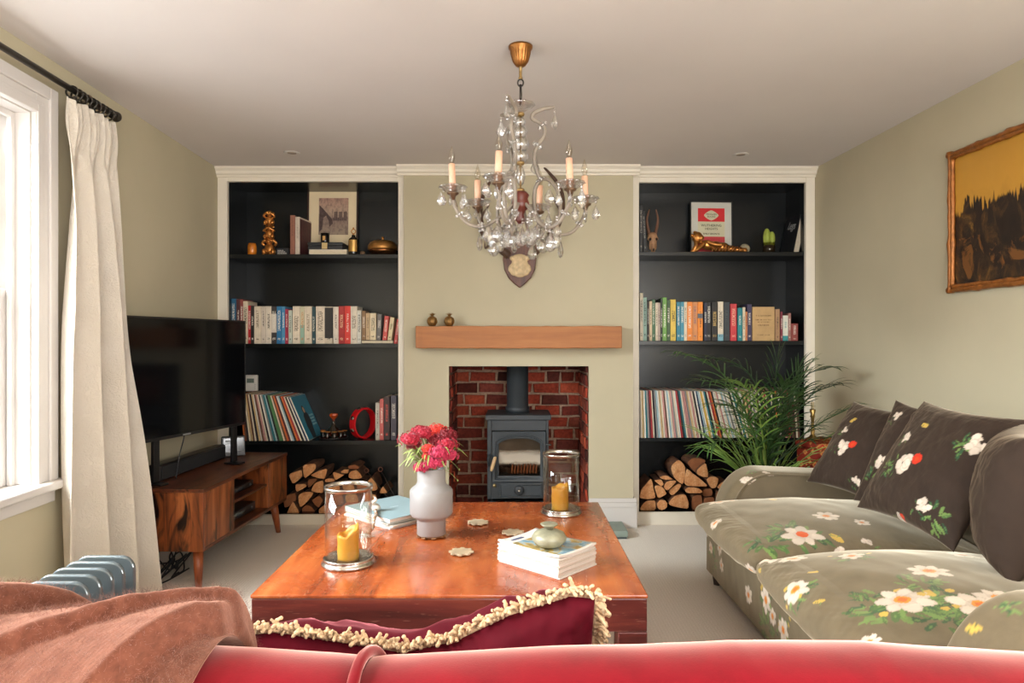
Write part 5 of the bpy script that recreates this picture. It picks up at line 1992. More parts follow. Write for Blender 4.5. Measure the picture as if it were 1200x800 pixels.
for (hx, hz, hy, R0, ci, n_) in heads:
    c = Vector((hx * k * .78, hy * k, .06 + (hz - 4) * k * .86))
    R_ = R0 * k * .74
    mb = MB()
    nf = 46
    for i in range(nf):
        u = 1 - 2 * (i + .5) / nf
        ph = i * 2.39996
        d = Vector((math.sqrt(1 - u * u) * math.cos(ph), math.sqrt(1 - u * u) * math.sin(ph), u))
        if d.z < -.55:
            continue
        p = c + Vector((d.x * R_, d.y * R_, d.z * R_ * .62)) * rr.uniform(.8, 1.08)
        # a floret: five tiny petals around the outward direction
        a_ = d.orthogonal().normalized()
        b_ = d.cross(a_)
        fr_ = rr.uniform(.008, .0115)
        tw = rr.uniform(0, 6)
        for q in range(5):
            an = tw + q * 2 * pi / 5
            o1 = a_ * math.cos(an) + b_ * math.sin(an)
            o2 = a_ * math.cos(an + .55) + b_ * math.sin(an + .55)
            o0 = a_ * math.cos(an - .55) + b_ * math.sin(an - .55)
            V = [p, p + o0 * fr_ * .7 + d * .002, p + o1 * fr_ + d * .0035, p + o2 * fr_ * .7 + d * .002, p + o1 * fr_ * .5 + d * .0035]
            mb.add(V, [(0, 1, 4), (1, 2, 4), (2, 3, 4), (3, 0, 4)], 0, False)
    mb.ell(tuple(c), (R_ * .8, R_ * .8, R_ * .5), seg=12, rings=8)
    mb.build('flower_head', PETC[ci], t)
    mb = MB()
    base = Vector((rr.uniform(-.018, .018), rr.uniform(-.018, .018), 0))
    mb.tube(spline([base, base.lerp(c, .5) + Vector((0, 0, .02)), c], 5), .0022, 6)
    mb.build('stem', STEM, t)
mb = MB()
LEAFG = M('grassy_leaf', '#8a9a52', .55, var=.3, vscale=20)


def leaf(mb, p0, p1, p2, w, n=8):
    pts = spline([p0, p1, p2], n)
    V, Fs = [], []
    for i, p in enumerate(pts):
        t_ = i / (len(pts) - 1)
        d = (pts[min(i + 1, len(pts) - 1)] - pts[max(i - 1, 0)]).normalized()
        sd = d.cross(Vector((0, -.4, 1))).normalized()
        ww = w * math.sin(pi * min(1, .12 + t_ * .88)) ** .7 + .0002
        V += [p - sd * ww, p + Vector((0, 0, -.25 * ww)), p + sd * ww]
    for i in range(len(pts) - 1):
        Fs += [(i * 3, i * 3 + 1, i * 3 + 4, i * 3 + 3), (i * 3 + 1, i * 3 + 2, i * 3 + 5, i * 3 + 4)]
    mb.add(V, Fs, 0, True)


for i in range(46):
    a = rr.uniform(0, 2 * pi)
    L = rr.uniform(.07, .135)
    z0 = .055 + rr.uniform(0, .05)
    out_ = Vector((math.cos(a), math.sin(a), 0))
    p0 = out_ * .02 + Vector((0, 0, z0))
    el = rr.uniform(-.3, .9)
    p1 = p0 + out_ * L * .55 + Vector((0, 0, L * (.35 + .3 * el)))
    p2 = p0 + out_ * L * rr.uniform(.8, 1.05) + Vector((0, 0, L * el * .6))
    leaf(mb, p0, p1, p2, rr.uniform(.002, .0045))
mb.build('leaf_spray', LEAFG, t)
mb = MB()
for dx, dy, dz in ((.11, -.02, .01), (.105, -.03, -.03), (-.12, -.01, .1), (.07, -.05, .02)):
    pts = spline([(.02, 0, .05), (dx * .6, dy * .6, .05 + dz + .03), (dx, dy, .045 + dz)], 6)
    mb.tube(pts, .0008, 5)
    mb.ell(tuple(pts[-1]), (.003, .003, .0045), seg=8, rings=6)
mb.build('seed_stalk', STEM, t)

# books and magazines at the left of the vase
U = Vector((-.717, .697, 0))
Vv = Vector((.697, .717, 0))
base = Vector((-.512, 2.965, TZ))
ang = math.atan2(.717, .697)     # local x along Vv, local y along U
stack = [(.29, .335, .0075, '#ddd9d4', 'white magazine at the bottom of the stack left of the vase', 0.0, '#cfcac2'), (.285, .33, .0065, '#e0d6c8', 'cream magazine second from the bottom left of the vase', .03, '#d9cfc0'),
         (.28, .325, .009, '#8c8a88', 'thin grey-edged book below the blue-grey book left of the vase', -.02, '#e2dccf'), (.285, .33, .017, '#8fa6ab', 'blue-grey square hardback on top of the stack left of the vase', .0, '#dcd6ca')]
z = TZ + .0005
for i, (w, l, h_, col, words, rot_, pg) in enumerate(stack):
    mb = MB()
    mb.box((-w / 2, -l / 2, 0), (w / 2, l / 2, .0016)).box((-w / 2, -l / 2, h_ - .0016), (w / 2, l / 2, h_)).box((-w / 2, l / 2 - .002, .0016), (w / 2, l / 2, h_ - .0016))
    mb.box((-w / 2 + .002, -l / 2 + .002, .0016), (w / 2 - .002, l / 2 - .002, h_ - .0016), 1)
    o = mb.build('book' if i > 1 else 'magazine', [M('stack_cover_%d' % i, col, .5, var=.06), M('stack_pages_%d' % i, pg, .8, var=.12, vscale=80, stretch=(1, 1, 12))], bevel=.0008)
    o.location = base + Vector((0, 0, z - TZ)) + Vector((rot_ * .2, -rot_ * .1, 0))
    o.rotation_euler = (0, 0, ang + rot_)
    tag(o, words, 'book' if i > 1 else 'magazine', 'stack left of the vase')
    if i == 3:
        mb = MB()
        for q in range(4):
            mb.box((-.02 + q * .011, -.003, h_), (-.012 + q * .011, .004, h_ + .0003))
        mb.build('cover_title', M('pale_blue_print', '#b9c9cc', .5), o)
    z += h_ + .0004
# shell and bead garland lying over that stack
topz = z
t = thing('bead_garland', 'string of wooden beads with a white shell draped over the blue-grey book', 'garland', tuple(base + Vector((-.04, -.02, topz - TZ))))
bt_ = P(437, 598, 2.74)
mb = MB()
gp = [Vector((X(440, 2.86), 2.86, topz + .008)), Vector((X(441, 2.80), 2.80, topz + .007)), Vector((X(438.5, 2.74), 2.742, topz + .004)), Vector((X(437, 2.715), 2.712, topz - .02)), Vector((X(434, 2.70), 2.70, TZ + .012)), Vector((X(431, 2.66), 2.66, TZ + .008)), Vector((X(425, 2.64), 2.64, TZ + .008))]
for i, p in enumerate(spline(gp, 6)):
    mb.ell(tuple(p), .0065 if i % 3 else .008, seg=10, rings=8, m=i % 2)
mb.build('bead_string', [M('wood_bead', '#8d6540', .5, var=.3), M('silver_bead', '#c9c4b9', .25, metal=.6)], t, world=True)
mb = MB()
c = Vector((X(438, 2.88), 2.88, topz))
for i in range(14):
    a = i * .62
    r_ = .022 * (1 - i / 15)
    mb.ell((c.x + .008 * math.cos(a), c.y + .008 * math.sin(a), c.z + .014 + i * .0036), (r_, r_ * .9, r_ * .55), seg=14, rings=8)
mb.build('shell', M('white_shell', '#d8cfc0', .35, var=.1, vscale=40), t, world=True)
mb = MB()
for i in range(26):
    p0 = Vector((X(426, 2.64) + RND.uniform(-.03, .03), 2.635 + RND.uniform(-.012, .012), TZ + RND.uniform(.004, .014)))
    mb.tube([p0, p0 + Vector((RND.uniform(-.02, .02), RND.uniform(-.02, .01), -.002))], .0018, 5)
mb.build('tassel', M('silver_tassel', '#b5afa6', .4, metal=.3), t, world=True)

# magazine stack on the right
n1, l1, r1 = Vector((.148, 2.166, 0)), Vector((-.0485, 2.350, 0)), Vector((.309, 2.297, 0))
dl, dr = (l1 - n1), (r1 - n1)
wl_, wr_ = dl.length, .2
dl.normalize()
dr = Vector((-dl.y, dl.x, 0)) * -1
ctr = n1 + dl * wl_ / 2 + dr * wr_ / 2
am = math.atan2(dr.y, dr.x)
z = TZ + .0006


def cover_mat():
    t = NT('magazine_photo_cover')
    v = t.coord('Generated')
    sx = t.new('ShaderNodeSeparateXYZ')
    t.link(v, sx.inputs[0])
    n = t.noise(v, 3.2, 3, .55, .8)
    c = t.ramp(n, [(.32, '#3f7f9c'), (.45, '#9fb8c0'), (.52, '#b59a5a'), (.64, '#6d6a4a'), (.75, '#d8d2c4')])
    m = t.math('MULTIPLY', t.math('MULTIPLY', t.math('GREATER_THAN', sx.outputs[0], .06), t.math('LESS_THAN', sx.outputs[0], .95)), t.math('MULTIPLY', t.math('GREATER_THAN', sx.outputs[1], .05), t.math('LESS_THAN', sx.outputs[1], .8)))
    t.link(t.mix(m, '#e6e1d8', c), t.b.inputs['Base Color'])
    t.set(Roughness=.25, Specular_IOR_Level=.5)
    return t.m


MAGC = cover_mat()
MAGP = [M('magazine_edge_%d' % i, c_, .7, var=.08, vscale=120, stretch=(1, 1, 8)) for i, c_ in enumerate(('#d9d4cc', '#d2cbc0', '#c6bbae'))]
NM = 11
for i in range(NM):
    h_ = .0064
    jx, jy, jr = RND.uniform(-.003, .003), RND.uniform(-.003, .003), RND.uniform(-.012, .012)
    if i == NM - 1:
        # top magazine with its corners curling up
        nx = 14
        X_, Y_ = np.meshgrid(np.linspace(-.5, .5, nx), np.linspace(-.5, .5, nx), indexing='ij')
        lift = .007 * (np.abs(X_) * 2) ** 3 * (np.abs(Y_) * 2) ** 2
        top = np.stack([X_ * wr_, Y_ * wl_, h_ + lift], -1)
        bot = np.stack([X_ * wr_, Y_ * wl_, lift * .9 + .0004], -1)
        mb = MB()
        mb.add(top.reshape(-1, 3), [tuple(q) for q in quads(nx, nx)], 0, True)
        mb.add(bot.reshape(-1, 3), [tuple(q) for q in quads(nx, nx, flip=True)], 1, True)
        k_ = nx * nx
        rim = [i_ * nx for i_ in range(nx)] + [(nx - 1) * nx + j for j in range(1, nx)] + [i_ * nx + nx - 1 for i_ in range(nx - 2, -1, -1)] + [j for j in range(nx - 2, 0, -1)]
        for a_ in range(len(rim)):
            b_ = (a_ + 1) % len(rim)
            mb.f.append((rim[a_], k_ + rim[a_], k_ + rim[b_], rim[b_]))
            mb.mi.append(1)
            mb.sm.append(False)
        o = mb.build('magazine', [MAGC, MAGP[0]])
        m2 = MB()
        for q in range(7):
            m2.box((-.088 + q * .012, wl_ * .36, h_ + .0006), (-.079 + q * .012, wl_ * .41, h_ + .0012))
        m2.build('cover_title', M('navy_print', '#39426b', .5), o)
        words = 'top magazine with blue and ochre photo cover, under the round stone'
    else:
        mb = MB()
        mb.box((-wr_ / 2, -wl_ / 2, 0), (wr_ / 2, wl_ / 2, h_ * .94))
        o = mb.build('magazine', [MAGP[i % 3]], bevel=.001)
        words = f'white-edged magazine, {ordinal(NM - i)} from the top of the stack under the round stone'
    o.location = ctr + Vector((jx, jy, z))
    o.rotation_euler = (0, 0, am + jr)
    tag(o, words, 'magazine', 'magazine stack on the coffee table')
    z += h_
STZ = z
t = thing('stone_tealight_holder', 'round grey-green stone candle holder with small dish, on the magazine stack', 'candle holder', (X(643.5, 2.285), 2.285, STZ + .0006))
MAR = M('grey_green_marble', '#8f8c74', .3, var=.35, vscale=22, bump=.05, spec=.6)
MB().lathe([(0, 0), (.025, .001), (.045, .009), (.057, .024), (.058, .034), (.05, .047), (.032, .056), (.014, .06), (0, .061)], 48).build('stone', MAR, t)
MB().lathe([(.013, .058), (.014, .064), (.026, .072), (.03, .076), (.027, .078), (.012, .073), (0, .073)], 36).build('dish', MAR, t)
# flat box on the carpet by the chimney skirting
t = thing('flat_box', 'flat grey-green box lying on the carpet by the chimney skirting', 'box', (.585, 4.285, 0))
MB().box((-.13, -.115, .012), (.124, .115, .05)).build('lid', M('grey_green_card', '#7d8a80', .5), t, bevel=.004)
MB().box((-.125, -.11, 0), (.119, .11, .0118)).build('base', M('dark_grey_base', '#3c4446', .5), t, bevel=.002)
# ================================================================== curtain, pole, radiator, TV corner
IRN = M('dark_pole_iron', '#4a4640', .35, metal=.8, var=.2)


def pole_x(y):
    return wl(y) + .078


PZ = 2.231
t = thing('curtain_pole', 'dark iron curtain pole with ball finial and rings above the window', 'curtain pole', (pole_x(2.2), 2.2, PZ))
MB().tube([(pole_x(y), y, PZ) for y in (.9, 2.0, 3.075)], .0125, 14).build('pole', IRN, t, world=True)
mb = MB()
mb.lathe([(.0125, 0), (.019, .004), (.019, .012), (.013, .016), (.022, .03), (.024, .042), (.018, .054), (0, .058)], 20, c=(pole_x(3.07), 3.07, PZ), axis=(-.04, 1, 0))
mb.build('finial', IRN, t, world=True)
for y in (1.25, 2.98):
    mb = MB()
    mb.tube([(wl(y) + .002, y, PZ), (pole_x(y), y, PZ), (pole_x(y), y, PZ - .015)], .009, 10)
    mb.lathe([(.025, 0), (.025, .006), (.012, .012)], 18, c=(wl(y) + .001, y, PZ), axis=(1, 0, 0))
    mb.build('bracket', IRN, t, world=True)

# curtain
t = thing('curtain', 'cream embossed pinch-pleat curtain gathered at the far side of the window', 'curtain', (pole_x(2.9), 2.9, 0))


def fabric_curtain():
    t_ = NT('embossed_cream_cotton')
    v = t_.coord('Object')
    n = t_.noise(v, 26, 4, .6, 2.2)
    n2 = t_.noise(v, 300, 2)
    t_.link(t_.ramp(t_.noise(v, 5, 3), [(.3, '#e2d8c8'), (.7, '#ece3d5')]), t_.b.inputs['Base Color'])
    t_.set(Roughness=.85, Sheen_Weight=.15, Specular_IOR_Level=.2)
    tl_ = t_.new('ShaderNodeBsdfTranslucent')
    tl_.inputs['Color'].default_value = rgba('#e3d8c6')
    mx_ = t_.new('ShaderNodeMixShader')
    mx_.inputs[0].default_value = .25
    t_.link(t_.b.outputs[0], mx_.inputs[1])
    t_.link(tl_.outputs[0], mx_.inputs[2])
    t_.link(mx_.outputs[0], t_.out.inputs['Surface'])
    rid = t_.ramp(n, [(.4, (0, 0, 0)), (.5, (1, 1, 1)), (.6, (0, 0, 0))])
    t_.bump(t_.math('ADD', rid, t_.math('MULTIPLY', n2, .25)), .55, .005)
    return t_.m


CURT = fabric_curtain()
NU, NV = 260, 150
u = np.linspace(0, 1, NU)[:, None]
v = np.linspace(0, 1, NV)[None, :]          # 0 top .. 1 floor
zt_, zb_ = 2.185, .012
ya = 2.735 - .045 * np.minimum(1, v * 2.2) + 0 * u
yb_ = 3.075 + .165 * v ** 1.15
ph = u * 3.0 * 2 * pi + .6
open_ = .35 + .65 * np.minimum(1, v / .22)
A = (.016 + .038 * np.minimum(1, v * 2.5)) * open_
# pleats drift and merge downwards
ph2 = ph + .9 * np.sin(3.1 * v + 4 * u) * np.minimum(1, v * 2)
fold = np.sin(ph2 + .5 * np.sin(ph2)) + .2 * np.sin(2.3 * ph2 + 1.1 + 2 * v) * np.minimum(1, v * 3)
yy = ya + (yb_ - ya) * u + .012 * np.cos(ph2) * np.minimum(1, v * 3)
pinch = np.exp(-((v - .04) / .05) ** 2) * .02 * np.cos(ph * 3)
xx = (wl(yy) + .085) + A * fold + pinch + .085 * v ** 1.3 * (u ** 1.5) + .012 * np.sin(5 * v + 3 * u)
zz_ = zt_ + (zb_ - zt_) * v + 0 * u + .006 * np.cos(ph) * (v < .02)
G = np.stack([xx + 0 * zz_, yy, zz_ + 0 * yy], -1)
back = G - np.array([.004, 0, 0])
V = np.concatenate([G.reshape(-1, 3), back.reshape(-1, 3)])
off = NU * NV
Q = np.concatenate([quads(NU, NV, flip=False), quads(NU, NV, off=off, flip=True)])
rim = []
for i in range(NU - 1):
    for j in (0, NV - 1):
        rim.append((i * NV + j, (i + 1) * NV + j, off + (i + 1) * NV + j, off + i * NV + j))
for j in range(NV - 1):
    for i in (0, NU - 1):
        rim.append((i * NV + j, i * NV + j + 1, off + i * NV + j + 1, off + i * NV + j))
Q = np.concatenate([Q, np.array(rim, dtype=np.int32)])
np_mesh('drape', V, Q, CURT, t, world=True)
for k in range(9):
    y = 2.775 + k * .034
    mb = MB()
    cxy = (pole_x(y), y, PZ)
    tilt = .25 * math.sin(k * 2.2)
    mb.tube([(cxy[0] + .024 * math.cos(a), y + tilt * .024 * math.sin(a), PZ - .009 + .024 * math.sin(a)) for a in np.linspace(0, 2 * pi, 20)], .0038, 8)
    mb.tube([(cxy[0], y, PZ - .033), (cxy[0] + .003, y, PZ - .05)], .0025, 6)
    mb.build('curtain_ring', IRN, t, world=True)

# oil-filled radiator
t = thing('oil_radiator', 'blue-grey oil-filled radiator with rounded fins standing between curtain and red sofa', 'radiator', (-1.145, 1.78, 0))
RADM = M('blue_grey_enamel', '#646d70', .16, metal=.3, var=.06, spec=.7)
RADD = M('dark_blue_enamel', '#2a3338', .3, metal=.2)
rx0, rx1 = -1.232, -1.062
for k in range(7):
    y = 1.925 - k * .052
    sh_ = -.009 * k * .0
    prof = []
    for a in np.linspace(0, pi / 2, 8):
        prof.append((rx1 - .04 + .04 * math.sin(a), .605 - .04 + .04 * math.cos(a)))
    prof = [(rx0 + .04 - .04 * math.sin(a), .565 + .04 * math.cos(a)) for a in np.linspace(pi / 2, 0, 8)] + prof
    prof += [(rx1, .12), (rx1 - .03, .09), (rx0 + .03, .09), (rx0, .12)]
    mb = MB()
    mb.prism([(x + sh_, y - .007, z) for x, z in prof], (0, .014, 0))
    fin = mb.build('fin', RADM, t, world=True, bevel=.005, seg=3)
    mb = MB()
    cxm = (rx0 + rx1) / 2
    for dxx in (-.045, 0, .045):
        mb.tube([(cxm + dxx, y, .14), (cxm + dxx, y, .56)], .0125, 12, m=0)
    mb.build('oil_tube', RADD, fin, world=True)
mb = MB()
mb.tube([(cxm, 1.60, .15), (cxm, 1.93, .15)], .02, 14).tube([(cxm, 1.60, .53), (cxm, 1.93, .53)], .02, 14)
mb.build('manifold', RADD, t, world=True)
for y in (1.64, 1.9):
    MB().box((rx0 - .03, y - .012, .06), (rx1 + .03, y + .012, .1)).build('foot_bar', RADD, t, world=True, bevel=.004)
for y in (1.64, 1.9):
    for x in (rx0 - .015, rx1 + .015):
        MB().lathe([(0, -.012), (.024, -.012), (.03, -.006), (.03, .006), (.024, .012), (0, .012)], 18, c=(x, y, .03), axis=(1, 0, 0)).box((x - .014, y - .008, .025), (x + .014, y + .008, .065)).build('caster', BLK, t, world=True)
MB().box((rx0 + .01, 1.53, .09), (rx1 - .01, 1.6, .6)).build('control_box', RADD, t, world=True, bevel=.012)
MB().lathe([(.025, 0), (.025, .018), (.0, .02)], 20, c=(cxm, 1.53, .42), axis=(0, -1, 0)).build('thermostat_dial', BLK, t, world=True)

# ------------------------------------------------------------------ TV console
RUST = WOOD('rustic_brown_wood', '#2a130b', '#8f4a22', '#b86d3a', 'z', .35, coat=.15, scale=.8, bump=.1, knots=4)
RUSTX = WOOD('rustic_brown_wood_lengthways', '#2a140d', '#6b3720', '#945836', 'x', .32, coat=.15, scale=.8, bump=.1, knots=5)
ED = M('console_edge', '#7a452a', .45, var=.2)
ang = math.atan2(1.081, .044)
t = thing('tv_console', 'rustic brown wooden TV console on splayed legs against left wall', 'tv stand', (-1.482, 3.276, 0), ang)
L, D, z0, z1 = 1.083, .37, .197, .5
MB().box((-.004, -.004, z1 - .018), (L + .004, D, z1)).build('top', RUSTX, t, bevel=.002)
for x in (0, L - .018):
    MB().box((x, 0, z0), (x + .018, D, z1 - .0185)).build('side_panel', RUST, t, bevel=.002)
mb = MB()
mb.box((.0185, 0, z0), (L - .0185, D, z0 + .018)).box((.0185, D - .012, z0 + .0185), (L - .0185, D - .002, z1 - .0185))
mb.build('carcass', RUSTX, t, bevel=.002)
for x in (.325, .79):
    MB().box((x, .002, z0 + .0185), (x + .016, D - .013, z1 - .0185)).build('divider', RUST, t, bevel=.002)
for a, b in ((.02, .322), (.809, L - .02)):
    MB().box((a, -.001, z0 + .02), (b, .015, z1 - .02)).build('door', RUST, t, bevel=.002)
MB().box((.3415, .01, z0 + .15), (.7895, D - .014, z0 + .164)).build('shelf', RUSTX, t, bevel=.002)
LEGW = WOOD('console_leg_wood', '#6b3018', '#9a4f28', '#b26436', 'z', .35, scale=2)
for x, y, dx in ((.07, .06, -.035), (L - .07, .06, .035), (.07, D - .06, -.035), (L - .07, D - .06, .035)):
    dy = -.02 if y < D / 2 else .02
    MB().tube([(x, y, z0 - .001), (x + dx * .5, y + dy * .5, z0 / 2), (x + dx, y + dy, .0005)], [.026, .021, .0145], 20).build('leg', LEGW, t)
cons = W(t)


def on_console(x, y, z=z1):
    return tuple(cons @ Vector((x, y, z)))


for k, (zz0, h_, w, words) in enumerate(((z0 + .0185, .055, .36, 'black disc player on the lower shelf of the TV console'), (z0 + .165, .04, .3, 'slim black set-top box on the upper shelf of the TV console'))):
    o = thing('disc_player' if k == 0 else 'set_top_box', words, 'electronics', on_console(.565, .06, zz0), ang)
    MB().box((-w / 2, 0, .006), (w / 2, .2, h_)).build('case', M('black_device', '#17181a', .3), o, bevel=.004)
    for q in (-1, 1):
        for y in (.02, .18):
            MB().lathe([(.01, .0005), (.01, .006)], 10, c=(q * w * .4, y, 0)).build('foot', BLK, o)
    MB().box((-w * .4, -.0015, h_ * .45), (w * .05, -.0002, h_ * .75)).build('front_display', M('device_display', '#3f4a50', .15), o)
    MB().lathe([(.008, 0), (.008, .004), (0, .005)], 14, c=(w * .35, 0, h_ * .55), axis=(0, -1, 0)).build('button', M('device_button', '#6a6a6a', .3, metal=.6), o)
# cables under the console
o = thing('cable_tangle', 'tangle of black cables hanging beneath the near end of the TV console', 'cable', on_console(.2, .3, 0), ang)
rr = random.Random(4)
for q in range(5):
    pts = [Vector((rr.uniform(-.15, .2), rr.uniform(-.06, .04), z)) for z in (.19, .1, .04, .08, .008, .006)]
    MB().tube(spline(pts, 7), .004, 7).build('cable', BLK, o)

# ------------------------------------------------------------------ television
d = Vector((.251, 1, 0)).normalized()
ta = math.atan2(d.y, d.x)
p_far = Vector((X(288, 4.03), 4.03, .719))
LTV = .93
p_near = p_far - d * LTV
TVH = .61
t = thing('television', 'large flat black television on two legs on the wooden console', 'television', (p_near.x, p_near.y, z1 + .0005), ta)
b0 = .719 - z1
GLB = M('tv_black_plastic', '#141416', .3)
MB().box((0, .004, b0), (LTV, .03, b0 + TVH)).box((.15, .03, b0 + .08), (LTV - .15, .052, b0 + TVH * .6)).build('body', GLB, t, bevel=.004)
mb = MB()
e = .009
mb.box((0, 0, b0), (LTV, .0038, b0 + e + .006)).box((0, 0, b0 + TVH - e), (LTV, .0038, b0 + TVH)).box((0, 0, b0 + e + .006), (e, .0038, b0 + TVH - e)).box((LTV - e, 0, b0 + e + .006), (LTV, .0038, b0 + TVH - e))
mb.build('bezel', GLB, t, bevel=.001)


def tvscreen():
    t_ = NT('tv_screen_glass')
    t_.link(t_.ramp(t_.noise(t_.coord('Object'), 2), [(.3, '#08090b'), (.7, '#0b0c0e')]), t_.b.inputs['Base Color'])
    t_.set(Roughness=.1, Specular_IOR_Level=.22)
    return t_.m


MB().box((e, .0012, b0 + e + .006), (LTV - e, .0037, b0 + TVH - e)).build('screen', tvscreen(), t)
MB().box((LTV * .44, -.0008, b0 + .004), (LTV * .5, -.0001, b0 + .0105)).build('logo_mark', M('pale_logo', '#a9acb0', .3, metal=.5), t)
for x in (.235, .84):
    MB().box((x - .02, .006, .012), (x + .02, .024, b0)).build('leg_post', GLB, t, bevel=.003)
    MB().box((x - .03, -.04, 0), (x + .03, .06, .0118)).build('foot_plate', GLB, t, bevel=.004)
MB().tube(spline([(.47, .03, b0 + .06), (.455, .034, b0 - .02), (.42, .03, .12), (.40, .035, .0)], 6), .003, 7).build('power_cable', BLK, t)

# soundbar behind the legs and the smart display
o = thing('soundbar', 'long black soundbar lying on the console below the television', 'speaker', on_console(.14, .29, z1 + .0005), ang)
MB().box((0, -.0, .0), (.72, .07, .085)).build('cabinet', GLB, o, bevel=.012, seg=3)
MB().box((.012, -.003, .01), (.708, .001, .075)).build('grille_cloth', M('speaker_cloth', '#1d1d1f', .95, bump=.3, bscale=900), o, bevel=.001)
o = thing('smart_display', 'small grey smart display tilted back at the far end of the console', 'display', (X(274, 4.2), 4.2, z1 + .0005), rot=(0, 0, .55))
mb = MB()
mb.prism([(-.068, 0, 0), (-.068, .09, 0), (-.068, .06, .05), (-.068, .03, .125), (-.068, .018, .125)], (.136, 0, 0))
mb.build('body', M('charcoal_fabric', '#2c2d2f', .8), o, bevel=.006)
tl = Matrix.Rotation(-math.atan2(.018, .125), 4, 'X')
MB().box((-.066, -.004, .006), (.066, -.0005, .12), mat=tl).build('screen_frame', M('grey_device_plastic', '#55565a', .4), o, bevel=.002)
MB().box((-.058, -.0055, .028), (.058, -.0042, .112), mat=tl).build('screen', M('dim_screen', '#2a2d30', .12), o)
mb = MB()
mb.box((-.048, -.0062, .088), (-.005, -.0056, .1), mat=tl).box((-.048, -.0062, .078), (.0, -.0056, .083), mat=tl)
mb.build('clock_digits', M('screen_text', '#a9b0b5', .4), o)
# ================================================================== floral sofa
OLIVE = hexlin('#6b5e48')
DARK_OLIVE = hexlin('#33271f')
CRM, CRM2, ORG, ORD_, RED_, GRN, GRN2, GRN3, YEL = (np.array(hexlin(c)) for c in ('#d6c6b4', '#b39e8c', '#d98a2b', '#c8501f', '#c8321f', '#4d6a3a', '#2f5236', '#6f8a4a', '#c2a04a'))
VEL = VC('floral_velvet', .8, 1.0, '#ece0c8', bump=.3, bscale=320, bdist=.0006, fold=3)


VELD = VC('dark_floral_velvet', .8, .6, '#d8c6ae', bump=.3, bscale=320, bdist=.0006, fold=3)


def normals(G):
    du = np.gradient(G, axis=0)
    dv = np.gradient(G, axis=1)
    n = np.cross(du, dv)
    return n / (np.linalg.norm(n, axis=-1, keepdims=True) + 1e-12)


def ell_mask(uv, c, a, rx, ry):
    d = uv - c
    x = d[:, 0] * math.cos(a) + d[:, 1] * math.sin(a)
    y = -d[:, 0] * math.sin(a) + d[:, 1] * math.cos(a)
    return (x / rx) ** 2 + (y / ry) ** 2, x / rx


def put(cols, m, c, k=1.0):
    cols[m] = cols[m] * (1 - k) + np.asarray(c) * k


def paint_leaves(cols, uv, c, R_, rr, n=9):
    for _ in range(n):
        a = rr.uniform(0, 2 * pi)
        r_ = R_ * rr.uniform(.5, 1.25)
        cc = c + np.array([math.cos(a), math.sin(a)]) * r_
        e_, x = ell_mask(uv, cc, a + rr.uniform(-.7, .7), R_ * rr.uniform(.3, .5), R_ * rr.uniform(.08, .15))
        g = (GRN, GRN2, GRN3)[rr.randrange(3)]
        put(cols, e_ < 1, g * rr.uniform(.8, 1.1), .85)
        put(cols, (e_ < .12), GRN3, .6)


def paint_daisy(cols, uv, c, R_, rr, centre=ORG, pale=CRM, n=7):
    rot = rr.uniform(0, 6)
    for i in range(n):
        a = rot + i * 2 * pi / n + rr.uniform(-.12, .12)
        L = R_ * rr.uniform(.85, 1.1)
        cc = c + np.array([math.cos(a), math.sin(a)]) * L * .55
        e_, x = ell_mask(uv, cc, a, L * .5, L * rr.uniform(.27, .36))
        put(cols, e_ < 1, pale * rr.uniform(.86, 1.06), 1)
        put(cols, (e_ < 1) & (e_ > .72), CRM2, .55)
        put(cols, (e_ < .8) & (x < -.25), CRM2, .45)
    d = np.linalg.norm(uv - c, axis=1)
    put(cols, d < R_ * .3, centre)
    put(cols, (d < R_ * .18), ORD_, .7)


def paint_cluster(cols, uv, c, R_, rr, red=False):
    for i in range(9):
        a = rr.uniform(0, 2 * pi)
        cc = c + np.array([math.cos(a), math.sin(a)]) * R_ * rr.uniform(.1, .6)
        e_, x = ell_mask(uv, cc, rr.uniform(0, 3), R_ * rr.uniform(.26, .4), R_ * rr.uniform(.2, .3))
        put(cols, e_ < 1, CRM * rr.uniform(.82, 1.05))
        put(cols, (e_ < 1) & (e_ > .65), CRM2, .6)
    if red:
        cc = c + np.array([R_ * .75, R_ * .45])
        d = np.linalg.norm(uv - cc, axis=1)
        put(cols, d < R_ * .36, RED_)
        put(cols, d < R_ * .15, ORD_, .6)


